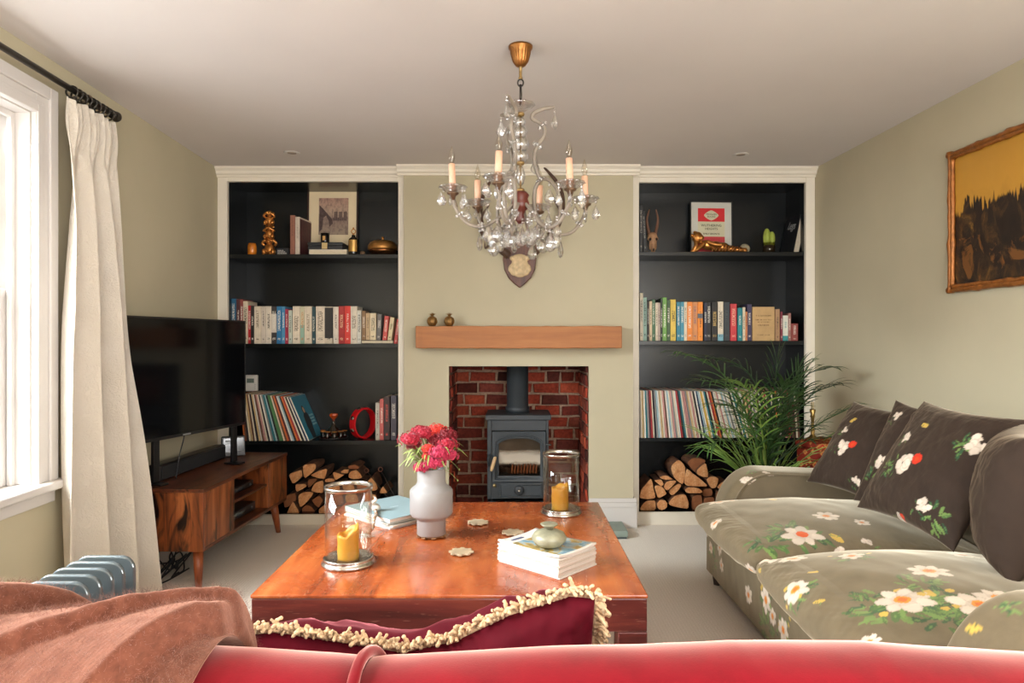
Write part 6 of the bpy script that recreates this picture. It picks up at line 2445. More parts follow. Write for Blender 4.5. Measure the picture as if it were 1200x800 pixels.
def paint_flower(cols, uv, c, R_, kind, rr):
    c = np.asarray(c)
    near = np.linalg.norm(uv - c, axis=1) < R_ * 3
    sub, suv = cols[near], uv[near]
    if kind == 'daisy':
        paint_daisy(sub, suv, c, R_, rr)
    elif kind == 'daisy_leaf':
        paint_leaves(sub, suv, c + np.array([0, -.2 * R_]), R_ * 1.1, rr, 16)
        for q in range(5):
            d = np.linalg.norm(suv - (c + np.array([rr.uniform(-1.6, 1.6), rr.uniform(-1.6, 1.6)]) * R_), axis=1)
            put(sub, d < R_ * .17, YEL)
        paint_daisy(sub, suv, c, R_, rr)
    elif kind == 'dark_daisy':
        paint_leaves(sub, suv, c, R_ * 1.15, rr, 18)
        paint_daisy(sub, suv, c, R_, rr, centre=ORD_, pale=CRM * .85)
    elif kind == 'cluster':
        paint_leaves(sub, suv, c + np.array([-.5 * R_, -.6 * R_]), R_ * .7, rr, 6)
        paint_cluster(sub, suv, c, R_, rr)
    elif kind == 'cluster_red':
        paint_leaves(sub, suv, c + np.array([-.6 * R_, -.3 * R_]), R_ * .6, rr, 5)
        paint_cluster(sub, suv, c, R_, rr, True)
    elif kind == 'leaves':
        paint_leaves(sub, suv, c, R_, rr, 20)
    elif kind == 'bud':
        e_, x = ell_mask(suv, c, rr.uniform(0, 3), R_, R_ * .55)
        put(sub, e_ < 1, YEL)
        paint_leaves(sub, suv, c, R_ * .8, rr, 3)
    cols[near] = sub


def floral_cols(G, uv, flowers, seed, flip=False, ground=None):
    """paint the printed flowers; a flower is given by where it shows in the photo, or directly ('uv', u, v, ...)"""
    n = normals(G)
    if flip:
        n = -n
    flat = G.reshape(-1, 3)
    fn = n.reshape(-1, 3)
    fuv = uv.reshape(-1, 2)
    px = 600 + flat[:, 0] * F / np.maximum(flat[:, 1], .01)
    py = 400 - (flat[:, 2] - CAMZ) * F / np.maximum(flat[:, 1], .01)
    view = flat - np.array([0, 0, CAMZ])
    facing = (fn * view).sum(1) < 0
    cols = np.tile(np.array(ground or OLIVE), (len(flat), 1))
    rr = random.Random(seed)
    for f in sorted(flowers, key=lambda q: q[-1] != 'leaves'):
        if f[0] == 'uv':
            paint_flower(cols, fuv, (f[1], f[2]), f[3], f[4], rr)
            continue
        x, y, R_, kind = f
        d = (px - x) ** 2 + (py - y) ** 2 + np.where(facing, 0, 1e6)
        i = int(np.argmin(d))
        paint_flower(cols, fuv, fuv[i], R_, kind, rr)
    return cols


def resample(ring, n):
    ring = np.asarray(ring)
    r2 = np.concatenate([ring, ring[:1]])
    L = np.concatenate([[0], np.cumsum(np.linalg.norm(np.diff(r2, axis=0), axis=1))])
    s_ = np.linspace(0, L[-1], n, endpoint=False)
    return np.stack([np.interp(s_, L, r2[:, k]) for k in range(ring.shape[1])], 1), s_


def cushion(name, x0, x1, y0, y1, z0, z1, crown, parent, flowers, seed, step=.0042, ex=7, crown_x=.5, wr_amp=.004, front_crown=.02):
    """plump box cushion: superellipse section in x-z swept along y"""
    W2, H2, Ln = (x1 - x0) / 2, (z1 - z0) / 2, y1 - y0
    a = np.linspace(0, 2 * pi, 720, endpoint=False)
    sec = np.stack([np.sign(np.cos(a)) * np.abs(np.cos(a)) ** (2 / ex), np.sign(np.sin(a)) * np.abs(np.sin(a)) ** (2 / 3.2)], 1)
    sec[:, 0] *= W2
    sec[:, 1] *= H2
    n = int(2 * (x1 - x0 + z1 - z0) / step)
    sec, s_ = resample(sec, n)
    m = int(Ln / step)
    v = np.linspace(-1, 1, m)
    # denser at rounded ends
    v = np.sign(v) * (1 - (1 - np.abs(v)) ** 1.25)
    e = np.maximum(0, 1 - np.abs(v) ** 9) ** (1 / 2.6)
    S = sec[:, None, :] * np.stack([.93 + .07 * e, e], 1)[None]
    xr, zr_ = S[..., 0] / W2, sec[:, None, 1] / H2
    fx = 1 - np.clip(np.abs((xr + 1) / 2 - crown_x) / np.where((xr + 1) / 2 > crown_x, 1 - crown_x, crown_x), 0, 1) ** 2.2
    bul = crown * fx * (1 - np.abs(v)[None] ** 2.4) * np.clip(zr_ * 1.4, 0, 1)
    G = np.stack([(x0 + x1) / 2 + S[..., 0], np.broadcast_to((y0 + y1) / 2 + v * Ln / 2, S[..., 0].shape), (z0 + z1) / 2 + S[..., 1] + bul], -1)
    G[..., 0] -= front_crown * (xr < -.8) * (1 - np.abs(v)[None] ** 2)
    G[..., 2] += wr_amp * wob(G, 9, seed) * np.clip(zr_ + .6, 0, 1)
    edge = np.exp(-((np.abs(v)[None] - .93) / .08) ** 2) + np.exp(-((xr + .93) / .1) ** 2)
    G[..., 2] += .004 * edge * wob(G, 34, seed + 5)
    uv = np.stack([np.broadcast_to(s_[:, None], S[..., 0].shape), G[..., 1]], -1)
    cols = floral_cols(G, uv, flowers, seed, flip=False)
    nn = normals(G)
    top = int(np.argmax(G[:, m // 2, 2]))
    fl = nn[top, m // 2, 2] < 0
    if fl:
        cols = floral_cols(G, uv, flowers, seed, flip=True)
    return np_mesh(name, G.reshape(-1, 3), quads(n, m, wrap_n=True, flip=fl), VEL, parent, cols, world=True)


def pillow(name, ctr, right, up, Wd, Ht, Th, flowers, seed, parent, mat=None, base=None, step=.004, ear=.16, wrk=1, sag=None, pw=.55):
    """soft square cushion; right/up span its face, front faces right x up"""
    r_, u_ = np.array(right, float), np.array(up, float)
    r_ /= np.linalg.norm(r_)
    u_ -= r_ * (u_ @ r_)
    u_ /= np.linalg.norm(u_)
    nrm = np.cross(r_, u_)
    n = int(Wd / step)
    m = int(Ht / step)
    a, b = np.meshgrid(np.linspace(-1, 1, n), np.linspace(-1, 1, m), indexing='ij')
    t_ = (np.maximum(0, (1 - np.abs(a) ** 2.6)) * np.maximum(0, (1 - np.abs(b) ** 2.6))) ** pw * Th / 2
    X_ = a * (1 - ear * (1 - b ** 2) * np.abs(a) ** 2 * .6)
    Y_ = b * (1 - ear * (1 - a ** 2) * np.abs(b) ** 2 * .6)
    Gs = []
    for sgn in (1, -1):
        P3 = np.array(ctr) + X_[..., None] * r_ * Wd / 2 + Y_[..., None] * u_ * Ht / 2 + sgn * t_[..., None] * nrm
        wr_ = wob(np.stack([a * 2, b * 2, 0 * a + sgn], -1), 2.6, seed) * .006 + wob(np.stack([a * 3, b * 3, 0 * a + sgn], -1), 6, seed + 1) * .0035 * (np.abs(a * b) + .35)
        P3 = P3 + nrm * (wrk * wr_ * np.minimum(1, t_ * 30))[..., None]
        if sag is not None:
            P3 = sag(P3, a, b)
        Gs.append(P3)
    uvf = np.stack([a * Wd / 2, b * Ht / 2], -1)
    V = np.concatenate([g.reshape(-1, 3) for g in Gs])
    off = n * m
    Q = np.concatenate([quads(n, m), quads(n, m, off=off, flip=True)])
    if flowers is not None:
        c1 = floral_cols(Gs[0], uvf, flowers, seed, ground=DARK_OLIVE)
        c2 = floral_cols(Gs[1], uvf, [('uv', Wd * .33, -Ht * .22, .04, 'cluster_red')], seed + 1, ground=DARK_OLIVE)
        cols = np.concatenate([c1, c2])
    else:
        cols = np.tile(np.array(base), (len(V), 1)) if base is not None else None
    ob = np_mesh(name, V, Q, mat or VELD, parent, cols, world=parent is not None, origin=None if parent is not None else tuple(ctr))
    bpy_weld(ob)
    return ob, Gs


def bpy_weld(ob):
    w = ob.modifiers.new('weld', 'WELD')
    w.merge_threshold = .0004


sofa = thing('floral_sofa', 'olive velvet sofa printed with white flowers along the right wall', 'sofa', (1.45, 2.35, 0))
SX0 = .985
# base with printed front
nb, mbn = int(.29 / .0045), int(2.16 / .0045)
zz, yy = np.meshgrid(np.linspace(.055, .335, nb), np.linspace(1.27, 3.46, mbn), indexing='ij')
xf = SX0 + .004 * wob(np.stack([zz * 0, yy, zz], -1), 8, 3)
G = np.stack([xf, yy, zz], -1)
uv = np.stack([yy, zz], -1)
fl = [(843, 640, .042, 'daisy'), (833, 642, .03, 'daisy'), (820, 622, .03, 'daisy'), (836, 655, .05, 'leaves'), (845, 662, .032, 'daisy'), (877, 697, .04, 'daisy'), (897, 703, .05, 'daisy_leaf'), (905, 722, .035, 'daisy'), (918, 738, .045, 'daisy_leaf'), (900, 740, .06, 'leaves'),
      ('uv', 2.0, .2, .05, 'daisy_leaf'), ('uv', 1.7, .15, .05, 'daisy_leaf')]
cols = floral_cols(G, uv, fl, 4, flip=False)
nn = normals(G)
fx_ = nn[..., 0].mean() > 0
if fx_:
    cols = floral_cols(G, uv, fl, 4, flip=True)
np_mesh('front_panel', G.reshape(-1, 3), quads(nb, mbn, flip=bool(fx_)), VEL, sofa, cols, world=True)
OLV = M('plain_olive_velvet', '#6b5e48', .85, var=.1, vscale=10, sheen=1.0, sheen_tint='#ece0c8', bump=.2, bscale=300, bdist=.0006)
MB().box((SX0 + .006, 1.27, .055), (1.96, 3.46, .33)).build('base', OLV, sofa, world=True, bevel=.012, seg=3)
MB().box((1.76, 1.3, .331), (1.965, 3.43, .70)).build('backrest', OLV, sofa, world=True, bevel=.06, seg=5)


def sofa_arm(y0, y1, flowers, seed, zt, x0, x1, parent):
    """low arm with a rounded front, profile in x-z swept across y"""
    H = zt - .332
    prof = [(x1, .332), (x1, zt - .02)]
    cxr = x0 + .2
    prof += [(cxr + (x1 - cxr) * k / 8, zt - .025 * (k / 8)) for k in range(8, 0, -1)]
    prof += [(cxr - .2 * math.sin(a), zt - .24 + .24 * math.cos(a)) for a in np.linspace(0, pi / 2 * .98, 14)]
    prof += [(x0, .332)]
    ring, s_ = resample(np.array(prof), 300)
    cen = ring.mean(0)
    m = int((y1 - y0) / .004)
    v = np.linspace(-1, 1, m)
    v = np.sign(v) * (1 - (1 - np.abs(v)) ** 1.6)
    e = .86 + .14 * np.maximum(0, 1 - np.abs(v) ** 5) ** .45
    S = cen[None, None] + (ring - cen)[:, None, :] * e[None, :, None]
    S[..., 1] = np.maximum(S[..., 1], .3315)
    G = np.stack([S[..., 0], np.broadcast_to((y0 + y1) / 2 + v * (y1 - y0) / 2, S[..., 0].shape), S[..., 1]], -1)
    uv = np.stack([np.broadcast_to(s_[:, None], S[..., 0].shape), G[..., 1]], -1)
    nn = normals(G)
    top = int(np.argmax(G[:, m // 2, 2]))
    flp = nn[top, m // 2, 2] < 0
    cols = floral_cols(G, uv, flowers, seed, flip=flp)
    V = G.reshape(-1, 3)
    Q = quads(300, m, wrap_n=True, flip=flp)
    o = np_mesh('armrest', V, Q, VEL, parent, cols, world=True)
    mb = MB()
    for j in (0, m - 1):
        pts = [Vector(p) for p in G[:, j]]
        mb.prism([p + Vector((0, .002 if j == 0 else -.002, 0)) for p in pts], (0, .001, 0))
    mb.build('arm_end', OLV, o, world=True)
    mb = MB()
    for j in (2, m - 3):
        pts = [Vector(p) for p in G[40:260:4, j]]
        mb.tube(pts, .005, 8)
    mb.build('arm_piping', OLV, o, world=True)
    return o


sofa_arm(3.27, 3.475, [(884, 568, .035, 'cluster'), (873, 562, .03, 'cluster'), (905, 574, .04, 'cluster'), (880, 552, .02, 'leaves')], 6, .585, 1.015, 1.80, sofa)
sofa_arm(1.245, 1.475, [(1140, 738, .02, 'bud'), (1190, 712, .03, 'leaves')], 7, .685, .89, 1.80, sofa)
# seat cushions
cushion('seat_cushion', .865, 1.77, 2.47, 3.275, .337, .455, .055, sofa,
        [(843, 588, .045, 'daisy'), (858, 586, .03, 'daisy'), (838, 612, .032, 'daisy'), (906, 585, .03, 'bud'), (940, 626, .075, 'dark_daisy'), (968, 604, .05, 'daisy'), (900, 636, .06, 'leaves'), (918, 620, .055, 'leaves'), (980, 630, .03, 'bud'), (1010, 612, .03, 'daisy'),
         (880, 668, .03, 'daisy'), (985, 645, .03, 'cluster'), (1015, 634, .03, 'cluster'), (952, 573, .025, 'leaves')], 11)
cushion('seat_cushion', .862, 1.77, 1.49, 2.455, .337, .455, .085, sofa,
        [(908, 656, .055, 'daisy'), (930, 654, .042, 'daisy'), (932, 690, .045, 'daisy_leaf'), (998, 651, .04, 'daisy_leaf'), (1089, 669, .058, 'daisy'), (1058, 702, .07, 'daisy_leaf'), (1030, 716, .05, 'leaves'), (1020, 703, .05, 'leaves'), (1150, 708, .07, 'daisy_leaf'), (1168, 700, .05, 'daisy'), (1120, 715, .06, 'leaves'), (1090, 705, .05, 'leaves'), (1128, 650, .045, 'daisy'),
         (1075, 684, .05, 'leaves'), (1100, 722, .06, 'leaves'), (890, 668, .016, 'bud'), (960, 705, .016, 'bud'), (1018, 752, .03, 'daisy'), (1035, 631, .03, 'bud')], 12)
for x, y in ((1.02, 3.39), (1.9, 3.39), (1.02, 1.33), (1.9, 1.33)):
    MB().lathe([(.018, .0005), (.026, .0545)], 4, c=(x, y, 0), smooth=False).build('leg', M('dark_sofa_leg', '#2c211b', .4), sofa, world=True)

# back pillows: things of their own
def back_pillow(label, p_bf, p_bn, p_tf, Wd, Ht, Th, flowers, seed, name='throw_pillow'):
    """bottom-far, bottom-near and top-far corners fix the plane"""
    bf, bn, tf = Vector(p_bf), Vector(p_bn), Vector(p_tf)
    right = (bn - bf).normalized()
    up = (tf - bf)
    up = (up - right * up.dot(right)).normalized()
    ctr = bf + right * Wd / 2 + up * Ht / 2
    ob, Gs = pillow(name, ctr, right, up, Wd, Ht, Th, flowers, seed, None)
    tag(ob, label, 'cushion', 'floral back cushions on the olive sofa')
    return ob


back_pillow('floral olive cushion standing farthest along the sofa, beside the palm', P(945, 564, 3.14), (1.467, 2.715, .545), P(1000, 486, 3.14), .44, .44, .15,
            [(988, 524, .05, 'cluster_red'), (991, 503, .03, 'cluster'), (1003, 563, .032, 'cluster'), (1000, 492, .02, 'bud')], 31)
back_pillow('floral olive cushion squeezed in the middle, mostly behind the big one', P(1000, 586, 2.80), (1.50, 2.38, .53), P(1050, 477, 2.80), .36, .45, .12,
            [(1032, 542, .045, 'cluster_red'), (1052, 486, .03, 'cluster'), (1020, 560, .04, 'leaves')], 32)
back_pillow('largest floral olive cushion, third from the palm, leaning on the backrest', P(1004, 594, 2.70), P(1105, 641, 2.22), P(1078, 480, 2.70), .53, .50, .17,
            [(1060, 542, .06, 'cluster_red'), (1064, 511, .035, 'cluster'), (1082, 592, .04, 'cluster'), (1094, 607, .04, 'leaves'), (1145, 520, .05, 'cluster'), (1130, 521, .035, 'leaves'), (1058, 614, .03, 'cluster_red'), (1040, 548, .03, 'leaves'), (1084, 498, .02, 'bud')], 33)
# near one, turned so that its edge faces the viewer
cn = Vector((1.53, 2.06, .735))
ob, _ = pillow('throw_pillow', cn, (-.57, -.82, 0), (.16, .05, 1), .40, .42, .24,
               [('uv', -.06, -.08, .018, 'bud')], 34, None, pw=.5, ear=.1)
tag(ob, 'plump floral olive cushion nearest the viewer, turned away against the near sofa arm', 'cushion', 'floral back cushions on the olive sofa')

# ================================================================== red sofa in the foreground
rs = thing('red_sofa', 'red velvet sofa seen from behind along the bottom of the photo', 'sofa', (-.02, 1.15, 0))


def red_velvet(name, col='#6a0411', tint='#ffc6b8', sh=1.0):
    t = NT(name)
    v = t.coord('Object')
    f = t.noise(v, 9, 5, .65)
    t.link(t.ramp(f, [(.3, shade(col, .78)), (.7, shade(col, 1.22))]), t.b.inputs['Base Color'])
    t.set(Roughness=.8, Sheen_Weight=sh, Sheen_Roughness=.3, Specular_IOR_Level=.1)
    t.b.inputs['Sheen Tint'].default_value = rgba(tint)
    t.bump(t.noise(v, 420, 3), .25, .0006)
    return t.m


RV = red_velvet('red_velvet')
sil = [(-1.0, .8305), (-.42, .8265), (-.19, .8150), (-.12, .8155), (0, .8215), (.1, .8265), (.28, .8335), (.45, .831), (.62, .820), (.95, .80)]
sx_, sz_ = np.array([p[0] for p in sil]), np.array([p[1] for p in sil])


def back_section(x0, x1, parent):
    n = int((x1 - x0) / .006)
    xs = np.linspace(x0, x1, n)
    zt = np.interp(xs, sx_, sz_)
    k_ = np.exp(-np.minimum(xs - x0, x1 - xs) / .02)
    prof = [(.70, .30)] + [(.70, .72)]
    prof += [(.825 - .125 * math.cos(a), .0 + 1) for a in ()]
    ring = [(.705, .12), (.70, .45), (.70, .68)]
    for a in np.linspace(0, pi, 40):
        ring.append((.83 - .13 * math.cos(a), -.115 + .115 * math.sin(a)))     # relative to top
    ring += [(.965, .62), (.98, .45), (.985, .43)]
    R_ = np.array(ring)
    G = np.zeros((n, len(ring), 3))
    for i in range(len(ring)):
        rel = 3 <= i < 43
        G[:, i, 0] = xs
        G[:, i, 1] = R_[i, 0]
        G[:, i, 2] = zt + R_[i, 1] - (.004 * k_) if rel else R_[i, 1]
    G[..., 2] += (.0025 * wob(G, 9, 3)) * (G[..., 2] > .6)
    return np_mesh('back_section', G.reshape(-1, 3), quads(n, len(ring), flip=True), RV, parent, None, world=True)


XS = X(425, .83)
back_section(-1.0, XS - .002, rs)
back_section(XS + .002, .82, rs)
zt = float(np.interp(XS, sx_, sz_))
mb = MB()
mb.tube([(XS, .70, .3), (XS, .698, .66)] + [(XS + .004 * math.sin(a * 3), .83 - .134 * math.cos(a), zt - .115 + .1175 * math.sin(a)) for a in np.linspace(0, pi, 26)] + [(XS, .97, .6)], .0075, 10)
mb.build('seam_piping', RV, rs, world=True)
MB().box((-1.0, .72, .1), (.82, 1.6, .30)).build('base', RV, rs, world=True, bevel=.02, seg=3)
for a, b in ((-.84, -.105), (-.095, .64)):
    MB().box((a, .99, .301), (b, 1.62, .43)).build('seat_cushion', RV, rs, world=True, bevel=.045, seg=5)
for a, b in ((-1.06, -.85), (.65, .825)):
    MB().box((a, .99, .11), (b, 1.56, .47)).build('armrest', RV, rs, world=True, bevel=.07, seg=6)
for x in (-.95, .74):
    for y in (.78, 1.54):
        MB().lathe([(.016, .0005), (.025, .099)], 16, c=(x, y, 0)).build('leg', M('dark_sofa_leg', '#2c211b', .4), rs, world=True)

# fringed crimson cushion on the red sofa
FC = thing('fringed_cushion', 'crimson velvet cushion with beige fringe leaning on the red sofa back', 'cushion', (-.14, 1.1, .47))
FV = red_velvet('crimson_velvet', '#4a0613', '#e58a90', .5)


def sagfn(P3, a, b):
    P3 = P3.copy()
    top = np.clip((b + 1) / 2, 0, 1) ** 2
    # dip left of the middle, raised right corner
    dip = np.interp(a, [-1, -.8, -.4, -.1, .2, .5, .85, 1], [.0, .0, -.028, -.048, -.034, .004, .034, .03])
    P3[..., 2] += dip * top
    P3[..., 1] += .03 * top * np.cos(a * 1.6)
    return P3


ctrc = Vector((-.138, 1.125, .6))
ob, Gs = pillow('cover', ctrc, (1, .0, .05), (-.02, -.40, 1), .555, .37, .2, None, 51, FC, mat=FV, step=.006, ear=.06, sag=sagfn, pw=.42, wrk=2.2)
# fringe: twisted cotton loops all round the seam
FRG = M('beige_cotton_fringe', '#bfa27e', .9, var=.3, vscale=80, bump=.4, bscale=300)
rr = random.Random(9)
top = [Vector(p) for p in Gs[0][:, -1]]
lef = [Vector(p) for p in Gs[0][0, :]]
rig = [Vector(p) for p in Gs[0][-1, :]]


def fringe(line, outv, name, dens):
    L = sum((line[i + 1] - line[i]).length for i in range(len(line) - 1))
    n_ = int(L / dens)
    mb = MB()
    ctr_ = ctrc
    for i in range(n_):
        t_ = (i + rr.uniform(-.3, .3)) / n_
        k = min(len(line) - 2, max(0, int(t_ * (len(line) - 1))))
        p = line[k]
        tg = (line[k + 1] - line[k]).normalized()
        o = Vector(outv)
        o = (o + tg * rr.uniform(-.9, .9) + Vector((0, rr.uniform(-1.1, .35), 0))).normalized()
        Lf = rr.uniform(.016, .028)
        q0 = p + Vector((0, rr.uniform(-.006, .006), 0))
        q1 = q0 + o * Lf * .6 + tg * rr.uniform(-.004, .004)
        q2 = q0 + o * Lf + Vector((0, rr.uniform(-.008, .004), -rr.uniform(0, .012)))
        pts = spline([q0, q1, q2], 4)
        r0 = rr.uniform(.0024, .0038)
        mb.tube(pts, [r0 * (1 + .25 * math.sin(j * 2.1)) * (1 - .35 * (j / len(pts)) ** 3) for j in range(len(pts))], 7)
    mb.tube(line[::3], .005, 8)
    return mb.build(name, FRG, FC, world=True)


fringe(top, (0, -.25, 1), 'fringe', .0019)
fringe(lef, (-1, -.2, .1), 'fringe', .0026)
fringe(rig, (1, -.2, .1), 'fringe', .0026)
# ------------------------------------------------------------------ knitted throw over the red sofa back
def throw_mat(name, rib=True):
    t = NT(name)
    v = t.coord('Object', (1, 1, 1), (0, 0, .35))
    w = t.new('ShaderNodeTexWave', wave_type='BANDS', bands_direction='X')
    w.inputs['Scale'].default_value = 42
    w.inputs['Distortion'].default_value = 2.2
    w.inputs['Detail'].default_value = 2
    w.inputs['Detail Scale'].default_value = 4
    t.link(v, w.inputs['Vector'])
    n = t.noise(v, 60, 4, .65)
    c = t.ramp(n, [(.25, '#432318'), (.6, '#5c3527'), (.85, '#724a39')])
    if rib:
        c = t.mix(t.math('MULTIPLY', w.outputs['Fac'], .05), c, '#7e4234')
    t.link(c, t.b.inputs['Base Color'])
    t.set(Roughness=.95, Sheen_Weight=.5, Sheen_Roughness=.5, Specular_IOR_Level=.1)
    t.b.inputs['Sheen Tint'].default_value = rgba('#f0b8a0')
    h = t.math('ADD', t.math('MULTIPLY', n, .7), t.math('MULTIPLY', w.outputs['Fac'], .056 if rib else 0))
    t.bump(h, .4, .004)
    return t.m


TH = thing('knitted_throw', 'fluffy terracotta knitted throw draped over the left end of the red sofa back', 'blanket', (-.62, .84, .80))
nx_, ns_ = 400, 220
xs = np.linspace(0, 1, nx_)[:, None]
q = np.linspace(0, 1, ns_)[None, :]          # 0: far side hem, 1: camera side hem
# arc over the back: far side drop, arch, camera side drop
path = []
for zrel in np.linspace(-.30, -.13, 14):
    path.append((.972, zrel))
for a in np.linspace(pi, 0, 50):
    path.append((.833 - .134 * math.cos(a), -.115 + .118 * math.sin(a)))
for zrel in np.linspace(-.13, -.42, 26):
    path.append((.697, zrel))
path = np.array(path)
Lp = np.concatenate([[0], np.cumsum(np.linalg.norm(np.diff(path, axis=0), axis=1))])
sq = q * Lp[-1]
PY, PZ_ = np.interp(sq, Lp, path[:, 0]), np.interp(sq, Lp, path[:, 1])
tny = np.gradient(PY[0], sq[0])
tnz = np.gradient(PZ_[0], sq[0])
NY, NZ = tnz[None, :], -tny[None, :]
sgn = np.sign((NY * (PY - .833) + NZ * (PZ_ + .115)).sum())
NY, NZ = NY * sgn, NZ * sgn
s_top = np.interp(.5, np.linspace(0, 1, 3), [0, Lp[14 + 25], Lp[-1]])
sr = sq - s_top                              # >0 towards the camera
xo = -.362 - .10 * np.clip(sr, 0, 1) ** 1.1 + .02 * np.clip(-sr, 0, 1) - .0 * q + .008 * np.sin(14 * sr)
x = -1.02 + (xo + 1.02) * xs
base_t = .004 + .010 * np.clip((-.365 - x) / .05, 0, 1) ** .6
hem = np.clip((xo - x) / .02, 0, 1) ** .5
T = base_t * hem


def fold(xl, h, rise, decay, width_s=(-.5, .6)):
    """a fold whose edge runs along x = xl(s): steep on its right, easing off to the left"""
    d = xl - x
    up = 1 / (1 + np.exp(-d / rise))
    return h * up * np.exp(-np.clip(d, 0, 5) / decay)


T = T + fold(-.400 - .5 * np.clip(sr, -.05, 1), .040, .0028, .14)
T = T + fold(-.52 - 1.6 * np.clip(sr - .0, -1, 1), .024, .004, .22)
T = T + fold(-.615 - .6 * np.clip(sr + .1, -1, 1), .045, .006, .5)
P3 = np.stack([np.broadcast_to(x, T.shape), np.broadcast_to(PY, T.shape), np.broadcast_to(PZ_ + .83, T.shape)], -1)
T = T + .004 * wob(P3, 16, 8) + .003 * wob(P3, 40, 9)
T = np.maximum(T, .004)
G = P3.copy()
G[..., 1] += NY * T
G[..., 2] += NZ * T
inner = P3.copy()
inner[..., 1] += NY * .0025
inner[..., 2] += NZ * .0025
V = np.concatenate([G.reshape(-1, 3), inner.reshape(-1, 3)])
off = nx_ * ns_
nn = normals(G)
fl_ = nn[nx_ // 2, 40, 2] < 0
Q = np.concatenate([quads(nx_, ns_, flip=bool(fl_)), quads(nx_, ns_, off=off, flip=not fl_)])
rim = []
for i in range(nx_ - 1):
    for j in (0, ns_ - 1):
        rim.append((i * ns_ + j, (i + 1) * ns_ + j, off + (i + 1) * ns_ + j, off + i * ns_ + j))
for j in range(ns_ - 1):
    for i in (0, nx_ - 1):
        rim.append((i * ns_ + j, i * ns_ + j + 1, off + i * ns_ + j + 1, off + i * ns_ + j))
Q = np.concatenate([Q, np.array(rim, dtype=np.int32)])
np_mesh('knit', V, Q, throw_mat('terracotta_knit'), TH, world=True)
# mohair fuzz
rs_ = np.random.RandomState(3)
NF = 60000
ii = rs_.randint(2, nx_ - 2, NF)
jj = rs_.randint(20, ns_ - 30, NF)
p = G[ii, jj] + rs_.normal(size=(NF, 3)) * .002
nrm = nn[ii, jj] * (-1 if fl_ else 1)
d = nrm + rs_.normal(size=(NF, 3)) * .75
d /= np.linalg.norm(d, axis=1, keepdims=True)
L = rs_.uniform(.003, .009, NF)[:, None]
side = np.cross(d, rs_.normal(size=(NF, 3)))
side /= np.linalg.norm(side, axis=1, keepdims=True)
bend = rs_.normal(size=(NF, 3)) * .35
w_ = .00013
m1 = p + d * L * .55
m2 = p + (d + bend) * L
V = np.stack([p - side * w_, p + side * w_, m1 + side * w_, m1 - side * w_, m2 + side * w_ * .4, m2 - side * w_ * .4], 1).reshape(-1, 3)
b_ = np.arange(NF)[:, None] * 6
Q = np.concatenate([b_ + np.array([[0, 1, 2, 3]]), b_ + np.array([[3, 2, 4, 5]])])
fz = np_mesh('fuzz', V, Q, M('terracotta_mohair', '#754838', .9, var=.25, vscale=50, sheen=.4), TH, world=True, smooth=False)
fz['kind'] = 'stuff'
# ================================================================== palm, patterned box, painting
BX, BY = 1.43, 3.86
t = thing('potted_palm', 'tall green areca palm in a pot behind the far arm of the floral sofa', 'plant', (BX, BY, 0))
MB().lathe([(0, 0), (.12, 0), (.13, .01), (.165, .30), (.172, .31), (.172, .335), (.155, .335), (.15, .30), (0, .30)], 40).build('pot', M('dark_grey_pot', '#4a4743', .6, var=.1), t)
MB().lathe([(0, .301), (.149, .301), (.12, .315), (0, .32)], 30).build('soil', M('potting_soil', '#3a2a20', .95), t)


def leaf_mat(name, dark, light):
    t_ = NT(name)
    n = t_.noise(t_.coord('Object'), 12, 4)
    t_.link(t_.ramp(n, [(.3, dark), (.7, light)]), t_.b.inputs['Base Color'])
    t_.set(Roughness=.42, Specular_IOR_Level=.45, Subsurface_Weight=.0)
    t_.b.inputs['Transmission Weight'].default_value = 0
    return t_.m


PG = [leaf_mat('palm_leaf_deep', '#1a3118', '#334f27'), leaf_mat('palm_leaf_mid', '#284420', '#4a6a32'), leaf_mat('palm_leaf_light', '#4d6f2c', '#86a04c')]
rr = random.Random(17)


def blade(mb, p0, d, L, w, droop, sd):
    """one long narrow leaflet, folded along its rib"""
    n_ = 7
    V, Fs = [], []
    p = Vector(p0)
    dd = Vector(d).normalized()
    for i in range(n_ + 1):
        t_ = i / n_
        ww = w * (math.sin(pi * min(1, .1 + .9 * t_)) ** .6 if t_ < 1 else 0) * (1 - .25 * t_) + .0003
        s_ = dd.cross(Vector(sd))
        s_ = s_.normalized() if s_.length > 1e-4 else Vector((1, 0, 0))
        nn_ = s_.cross(dd).normalized()
        V += [p - s_ * ww + nn_ * ww * .35, p.copy(), p + s_ * ww + nn_ * ww * .35]
        p = p + dd * L / n_
        dd = (dd + Vector((0, 0, -droop * (t_ + .25)))).normalized()
    for i in range(n_):
        Fs += [(i * 3, i * 3 + 1, i * 3 + 4, i * 3 + 3), (i * 3 + 1, i * 3 + 2, i * 3 + 5, i * 3 + 4)]
    mb.add(V, Fs, 0, True)


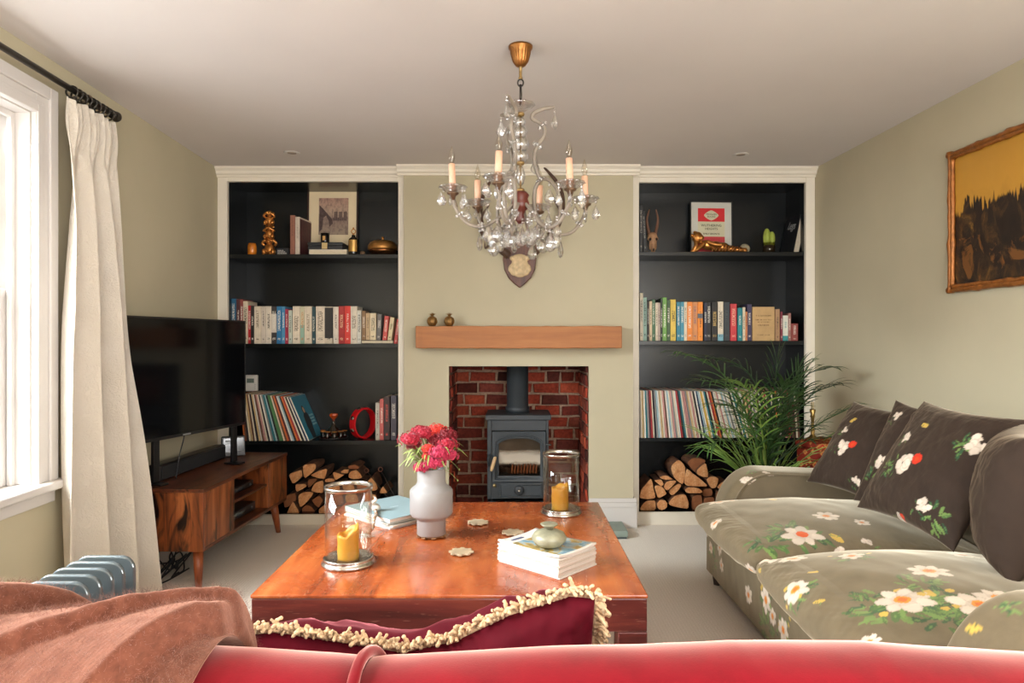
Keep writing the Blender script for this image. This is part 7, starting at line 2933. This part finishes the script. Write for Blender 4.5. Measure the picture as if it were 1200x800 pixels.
def frond(ctrl, n_pairs, L, w, mat, droop=.22, start=.45, fwd=.75):
    pts = spline([Vector(c) for c in ctrl], 12)
    k = len(pts)
    mb = MB()
    mb.tube(pts, [.0065 * (1 - .8 * i / k) + .001 for i in range(k)], 7)
    up = Vector((0, 0, 1))
    for j in range(n_pairs):
        t_ = start + (1 - start) * (j / (n_pairs - 1)) ** .95
        i = min(k - 2, int(t_ * (k - 1)))
        d = (pts[i + 1] - pts[i]).normalized()
        side = d.cross(up)
        side = side.normalized() if side.length > .1 else Vector((1, 0, 0))
        nrm = side.cross(d).normalized()
        Ls = L * (.55 + .45 * math.sin(pi * (.12 + .8 * (j / n_pairs)))) * rr.uniform(.88, 1.1)
        for q in (-1, 1):
            dr = side * q * rr.uniform(.75, .95) + d * (fwd + .55 * (j / n_pairs)) + nrm * rr.uniform(.05, .35)
            blade(mb, pts[i], dr, Ls, w, droop * rr.uniform(.6, 1.3), nrm)
    blade(mb, pts[-1], (pts[-1] - pts[-2]), L * .7, w, droop, up)
    return mb.build('frond', mat, t, world=True)


b0 = lambda dx, dy=0: (BX + dx, BY + dy, .31)
FR_ = [
    # (control points as photo pixels with depth, pairs, leaflet length, material)
    ([(893, 540, 3.84), (868, 470, 3.8), (838, 430, 3.75), (800, 414, 3.7)], 15, .20, 1),
    ([(893, 535, 3.84), (872, 480, 3.72), (850, 452, 3.62), (826, 446, 3.55)], 14, .20, 1),
    ([(897, 530, 3.86), (893, 470, 3.84), (872, 432, 3.82), (838, 420, 3.8)], 15, .19, 0),
    ([(901, 530, 3.86), (905, 480, 3.85), (908, 450, 3.84), (911, 424, 3.83)], 10, .21, 0),
    ([(904, 530, 3.9), (918, 480, 3.92), (928, 452, 3.93), (936, 432, 3.94)], 9, .17, 0),
    ([(905, 530, 3.86), (925, 475, 3.84), (945, 440, 3.82), (968, 432, 3.8)], 15, .18, 0),
    ([(908, 535, 3.86), (930, 490, 3.84), (952, 462, 3.8), (975, 452, 3.72)], 14, .18, 0),
    ([(908, 545, 3.86), (935, 515, 3.85), (962, 495, 3.82), (992, 480, 3.78)], 12, .20, 1),
    ([(905, 548, 3.84), (930, 525, 3.78), (950, 515, 3.72), (966, 513, 3.68)], 11, .17, 0),
    ([(890, 548, 3.84), (868, 525, 3.75), (848, 515, 3.68), (832, 522, 3.62)], 13, .18, 1),
    ([(892, 545, 3.84), (872, 515, 3.72), (858, 503, 3.65), (842, 503, 3.6)], 12, .18, 2),
    ([(897, 535, 3.82), (890, 490, 3.7), (884, 465, 3.62), (872, 452, 3.55)], 14, .19, 2),
    ([(900, 535, 3.82), (902, 490, 3.7), (910, 462, 3.6), (918, 450, 3.52)], 13, .18, 0),
    ([(895, 545, 3.82), (880, 500, 3.72), (862, 478, 3.66), (842, 474, 3.6)], 13, .18, 1),
    ([(902, 545, 3.86), (918, 505, 3.92), (930, 478, 3.98), (938, 460, 4.02)], 13, .18, 0),
]
for k in range(9):
    tx, ty = rr.uniform(862, 955), rr.uniform(428, 505)
    yy_ = rr.uniform(3.62, 4.05)
    mx_ = 898 + (tx - 898) * .45
    FR_.append(([(898, 540, 3.85), (mx_, (540 + ty) / 2 - 12, (3.85 + yy_) / 2), (tx, ty, yy_)], 12, rr.uniform(.15, .2), rr.choice((0, 0, 1))))
for ctrl, n_, L, mi in FR_:
    c = [P(*a) for a in ctrl]
    base = Vector(b0(rr.uniform(-.05, .05), rr.uniform(-.05, .05)))
    frond([base, base.lerp(c[0], .55) + Vector((0, 0, .02))] + c, max(8, int(n_ * .8)), L, .0052, PG[mi], fwd=1.15 if n_ < 11 else .8, start=.5)
# grassy drooping young leaves low in the plant, and bare canes
mb = MB()
for k in range(64):
    a = rr.uniform(0, 2 * pi)
    base = Vector((BX + .07 * math.cos(a) * rr.random(), BY + .07 * math.sin(a) * rr.random(), .31))
    d = Vector((math.cos(a) * rr.uniform(.25, .8), math.sin(a) * rr.uniform(.2, .6) - .15, 1))
    blade(mb, base, d, rr.uniform(.34, .62), .0052, rr.uniform(.16, .42), (math.cos(a), math.sin(a), .3))
mb.build('young_leaves', PG[2], t, world=True)
for k in range(9):
    a = rr.uniform(0, 2 * pi)
    p0 = Vector((BX + .05 * math.cos(a), BY + .05 * math.sin(a), .31))
    p1 = P(rr.uniform(886, 912), rr.uniform(470, 500), 3.84)
    MB().tube(spline([p0, p0.lerp(p1, .5) + Vector((rr.uniform(-.02, .02), 0, 0)), p1], 6), [.008 * (1 - .05 * i) for i in range(13)], 8).build('cane', M('palm_cane', '#7f8f3e', .45, var=.2, vscale=12), t, world=True)


# kilim-covered box beside the palm
def kilim():
    t_ = NT('red_kilim_weave')
    v = t_.coord('Object', (26, 26, 26))
    vo = t_.new('ShaderNodeTexVoronoi', distance='MANHATTAN')
    vo.inputs['Scale'].default_value = .8
    t_.link(v, vo.inputs['Vector'])
    c = t_.ramp(vo.outputs['Distance'], [(.1, '#d0a25c'), (.25, '#b23a26'), (.45, '#9c2b22'), (.6, '#c98a4c'), (.8, '#7a2a20')])
    t_.link(c, t_.b.inputs['Base Color'])
    t_.set(Roughness=.95, Specular_IOR_Level=.1)
    t_.bump(t_.noise(v, 8, 3), .4, .002)
    return t_.m


kb = thing('kilim_box', 'red patterned kilim-covered box stool between the palm and the sofa pillows', 'stool', (1.775, 3.80, 0), .62)
MB().box((-.13, -.13, .05), (.13, .13, .62)).build('body', kilim(), kb, bevel=.012, seg=3)
MB().box((-.137, -.137, .6205), (.137, .137, .655)).build('lid', kilim(), kb, bevel=.012, seg=3)
for x in (-.1, .1):
    for y in (-.1, .1):
        MB().lathe([(.014, .0005), (.02, .0495)], 12, c=(x, y, 0)).build('foot', M('dark_sofa_leg', '#2c211b', .4), kb)
cs = thing('brass_candlestick', 'pale brass candlestick standing on the kilim-covered box behind the palm', 'candlestick', (1.70, 3.86, .6555))
MB().lathe([(0, 0), (.035, 0), (.036, .006), (.02, .014), (.009, .03), (.012, .05), (.008, .065), (.009, .12), (.014, .128), (.01, .14), (.017, .165), (.014, .17), (0, .168)], 24).build('stem', M('pale_brass', '#b99a5c', .3, metal=.8), cs)
MB().lathe([(.0095, .1685), (.009, .21), (0, .212)], 16).build('candle', M('ivory_wax', '#d9c79f', .5), cs)

# ------------------------------------------------------------------ framed picture on the right wall
py0, py1 = 2.62, 3.153
zt, zb_ = 2.068, 1.444
t = thing('framed_painting', 'ochre and dark brown dripping painting in a thin knotted gilt frame, right wall', 'picture', (wr(2.9), 2.9, (zt + zb_) / 2))
GIL = M('copper_gilt_frame', '#9a5f2c', .4, metal=.45, var=.3, vscale=40, bump=.4, bscale=50, bdist=.004)
fw = .022
mb = MB()


def wpt(y, z, d=.02):
    return Vector((wr(y) - d, y, z))


rr = random.Random(12)


def stick(a, b, r_=.011):
    mb2 = []
    n_ = 26
    pts, rad = [], []
    for i in range(n_ + 1):
        q = i / n_
        p = a.lerp(b, q) + Vector((0, rr.uniform(-.0015, .0015), rr.uniform(-.0015, .0015)))
        knob = 1 + .45 * max(0, math.cos(q * 2 * pi * 3)) ** 8
        pts.append(p)
        rad.append(r_ * knob * rr.uniform(.93, 1.07))
    mb.tube(pts, rad, 10)


for dd in (0, .016):
    c = [wpt(py0 + dd, zt - dd), wpt(py1 - dd, zt - dd), wpt(py1 - dd, zb_ + dd), wpt(py0 + dd, zb_ + dd)]
    ext = .012 if dd == 0 else 0
    for i in range(4):
        a, b = c[i], c[(i + 1) % 4]
        e = (b - a).normalized() * ext
        stick(a - e, b + e, .011 if dd == 0 else .009)
mb.build('frame', GIL, t, world=True)


def painting():
    t_ = NT('dripping_ochre_painting')
    tc = t_.new('ShaderNodeTexCoord')
    sx = t_.new('ShaderNodeSeparateXYZ')
    t_.link(tc.outputs['Generated'], sx.inputs[0])
    x, y, z = sx.outputs
    # ragged upper edge of the dark mass, with vertical drips
    cb = t_.new('ShaderNodeCombineXYZ')
    t_.link(y, cb.inputs[1])
    n1 = t_.noise(cb.outputs[0], 4.5, 3, .6)
    cb2 = t_.new('ShaderNodeCombineXYZ')
    t_.link(t_.math('MULTIPLY', y, 1.0), cb2.inputs[1])
    t_.link(t_.math('MULTIPLY', z, .06), cb2.inputs[2])
    n2 = t_.noise(cb2.outputs[0], 42, 2, .5)
    edge = t_.math('ADD', t_.math('MULTIPLY_ADD', n1, .5, .36), t_.math('MULTIPLY', t_.math('SUBTRACT', n2, .5), .34))
    d = t_.math('SUBTRACT', edge, z)
    n3 = t_.noise(tc.outputs['Generated'], 5, 6, .65, .8)
    sky = t_.ramp(t_.math('MULTIPLY_ADD', t_.math('SUBTRACT', n3, .5), .5, z), [(.4, '#a5772a'), (.7, '#c08c34'), (1, '#b98630')])
    dark = t_.ramp(n3, [(.3, '#120d0b'), (.5, '#241711'), (.62, '#4a3219'), (.75, '#8a6428')])
    m = t_.ramp(d, [(0, (0, 0, 0)), (.015, (1, 1, 1))])
    c = t_.mix(m, sky, dark)
    # lower ochre-brown swirl of paint
    lo = t_.ramp(t_.noise(tc.outputs['Generated'], 3.2, 4, .6, 2.2), [(.54, (0, 0, 0)), (.62, (.75, .75, .75))])
    lom = t_.math('MULTIPLY', t_.math('LESS_THAN', z, .36), lo)
    c = t_.mix(lom, c, '#7d4f22')
    t_.link(c, t_.b.inputs['Base Color'])
    t_.set(Roughness=.45)
    return t_.m


mb = MB()
V = [wpt(py0 + .02, zb_ + .02, .012), wpt(py1 - .02, zb_ + .02, .012), wpt(py1 - .02, zt - .02, .012), wpt(py0 + .02, zt - .02, .012)]
mb.prism(V, (.009, 0, 0))
mb.build('canvas', painting(), t, world=True)
# ================================================================== daylight, fill light and camera
def area(name, loc, size, rot, power, col):
    l = bpy.data.lights.new(name, 'AREA')
    l.shape = 'RECTANGLE'
    l.size, l.size_y = size
    l.energy = power
    l.color = col
    o = bpy.data.objects.new(name, l)
    COL.objects.link(o)
    o.location = loc
    o.rotation_euler = rot
    return o


WARM = (1.0, .955, .90)
# daylight entering by the sash window on the left
area('window_daylight', (wl(2.02) - 1.3, 1.95, 2.9), (2.6, 2.4), (0, -pi / 2 + .75, 0), 950, (.97, 1.0, .985))
area('second_window_daylight', (wl(.2) - 1.3, .17, 2.9), (2.6, 2.4), (0, -pi / 2 + .75, 0), 950, (.97, 1.0, .985))
area('side_fill_light', (wr(-.6) + .5, -.6, 1.5), (1.6, 1.8), (0, pi / 2 - .15, .35), 260, (1.0, .985, .96))  # fill light added out of view to brighten the left wall
# fill light added behind the viewer, entering by the rear wall opening
area('rear_fill_light', (.95, YR - .3, 1.25), (2.4, 2.0), (pi / 2, 0, 0), 130, (1.0, .975, .945))

w = bpy.data.worlds.new('overcast_sky')
SC.world = w
w.use_nodes = True
bg = w.node_tree.nodes['Background']
bg.inputs['Color'].default_value = (.94, .98, 1.04, 1)
bg.inputs['Strength'].default_value = 3.0

cam = bpy.data.cameras.new('camera')
co = bpy.data.objects.new('camera', cam)
COL.objects.link(co)
co.location = (0, 0, CAMZ)
co.rotation_euler = (pi / 2, 0, 0)
cam.sensor_width = 36
cam.lens = 24
cam.clip_start = .05
SC.camera = co

vs = SC.view_settings
vs.view_transform = 'Standard'
vs.look = 'None'
vs.gamma = 1
vs.exposure = .12
vs.use_curve_mapping = False
cy = SC.cycles
cy.use_denoising = True
cy.denoiser = 'OPENIMAGEDENOISE'
cy.max_bounces = 10
cy.diffuse_bounces = 6
cy.glossy_bounces = 5
cy.transmission_bounces = 8
cy.transparent_max_bounces = 24
cy.caustics_reflective = False
cy.caustics_refractive = False
cy.sample_clamp_indirect = 5
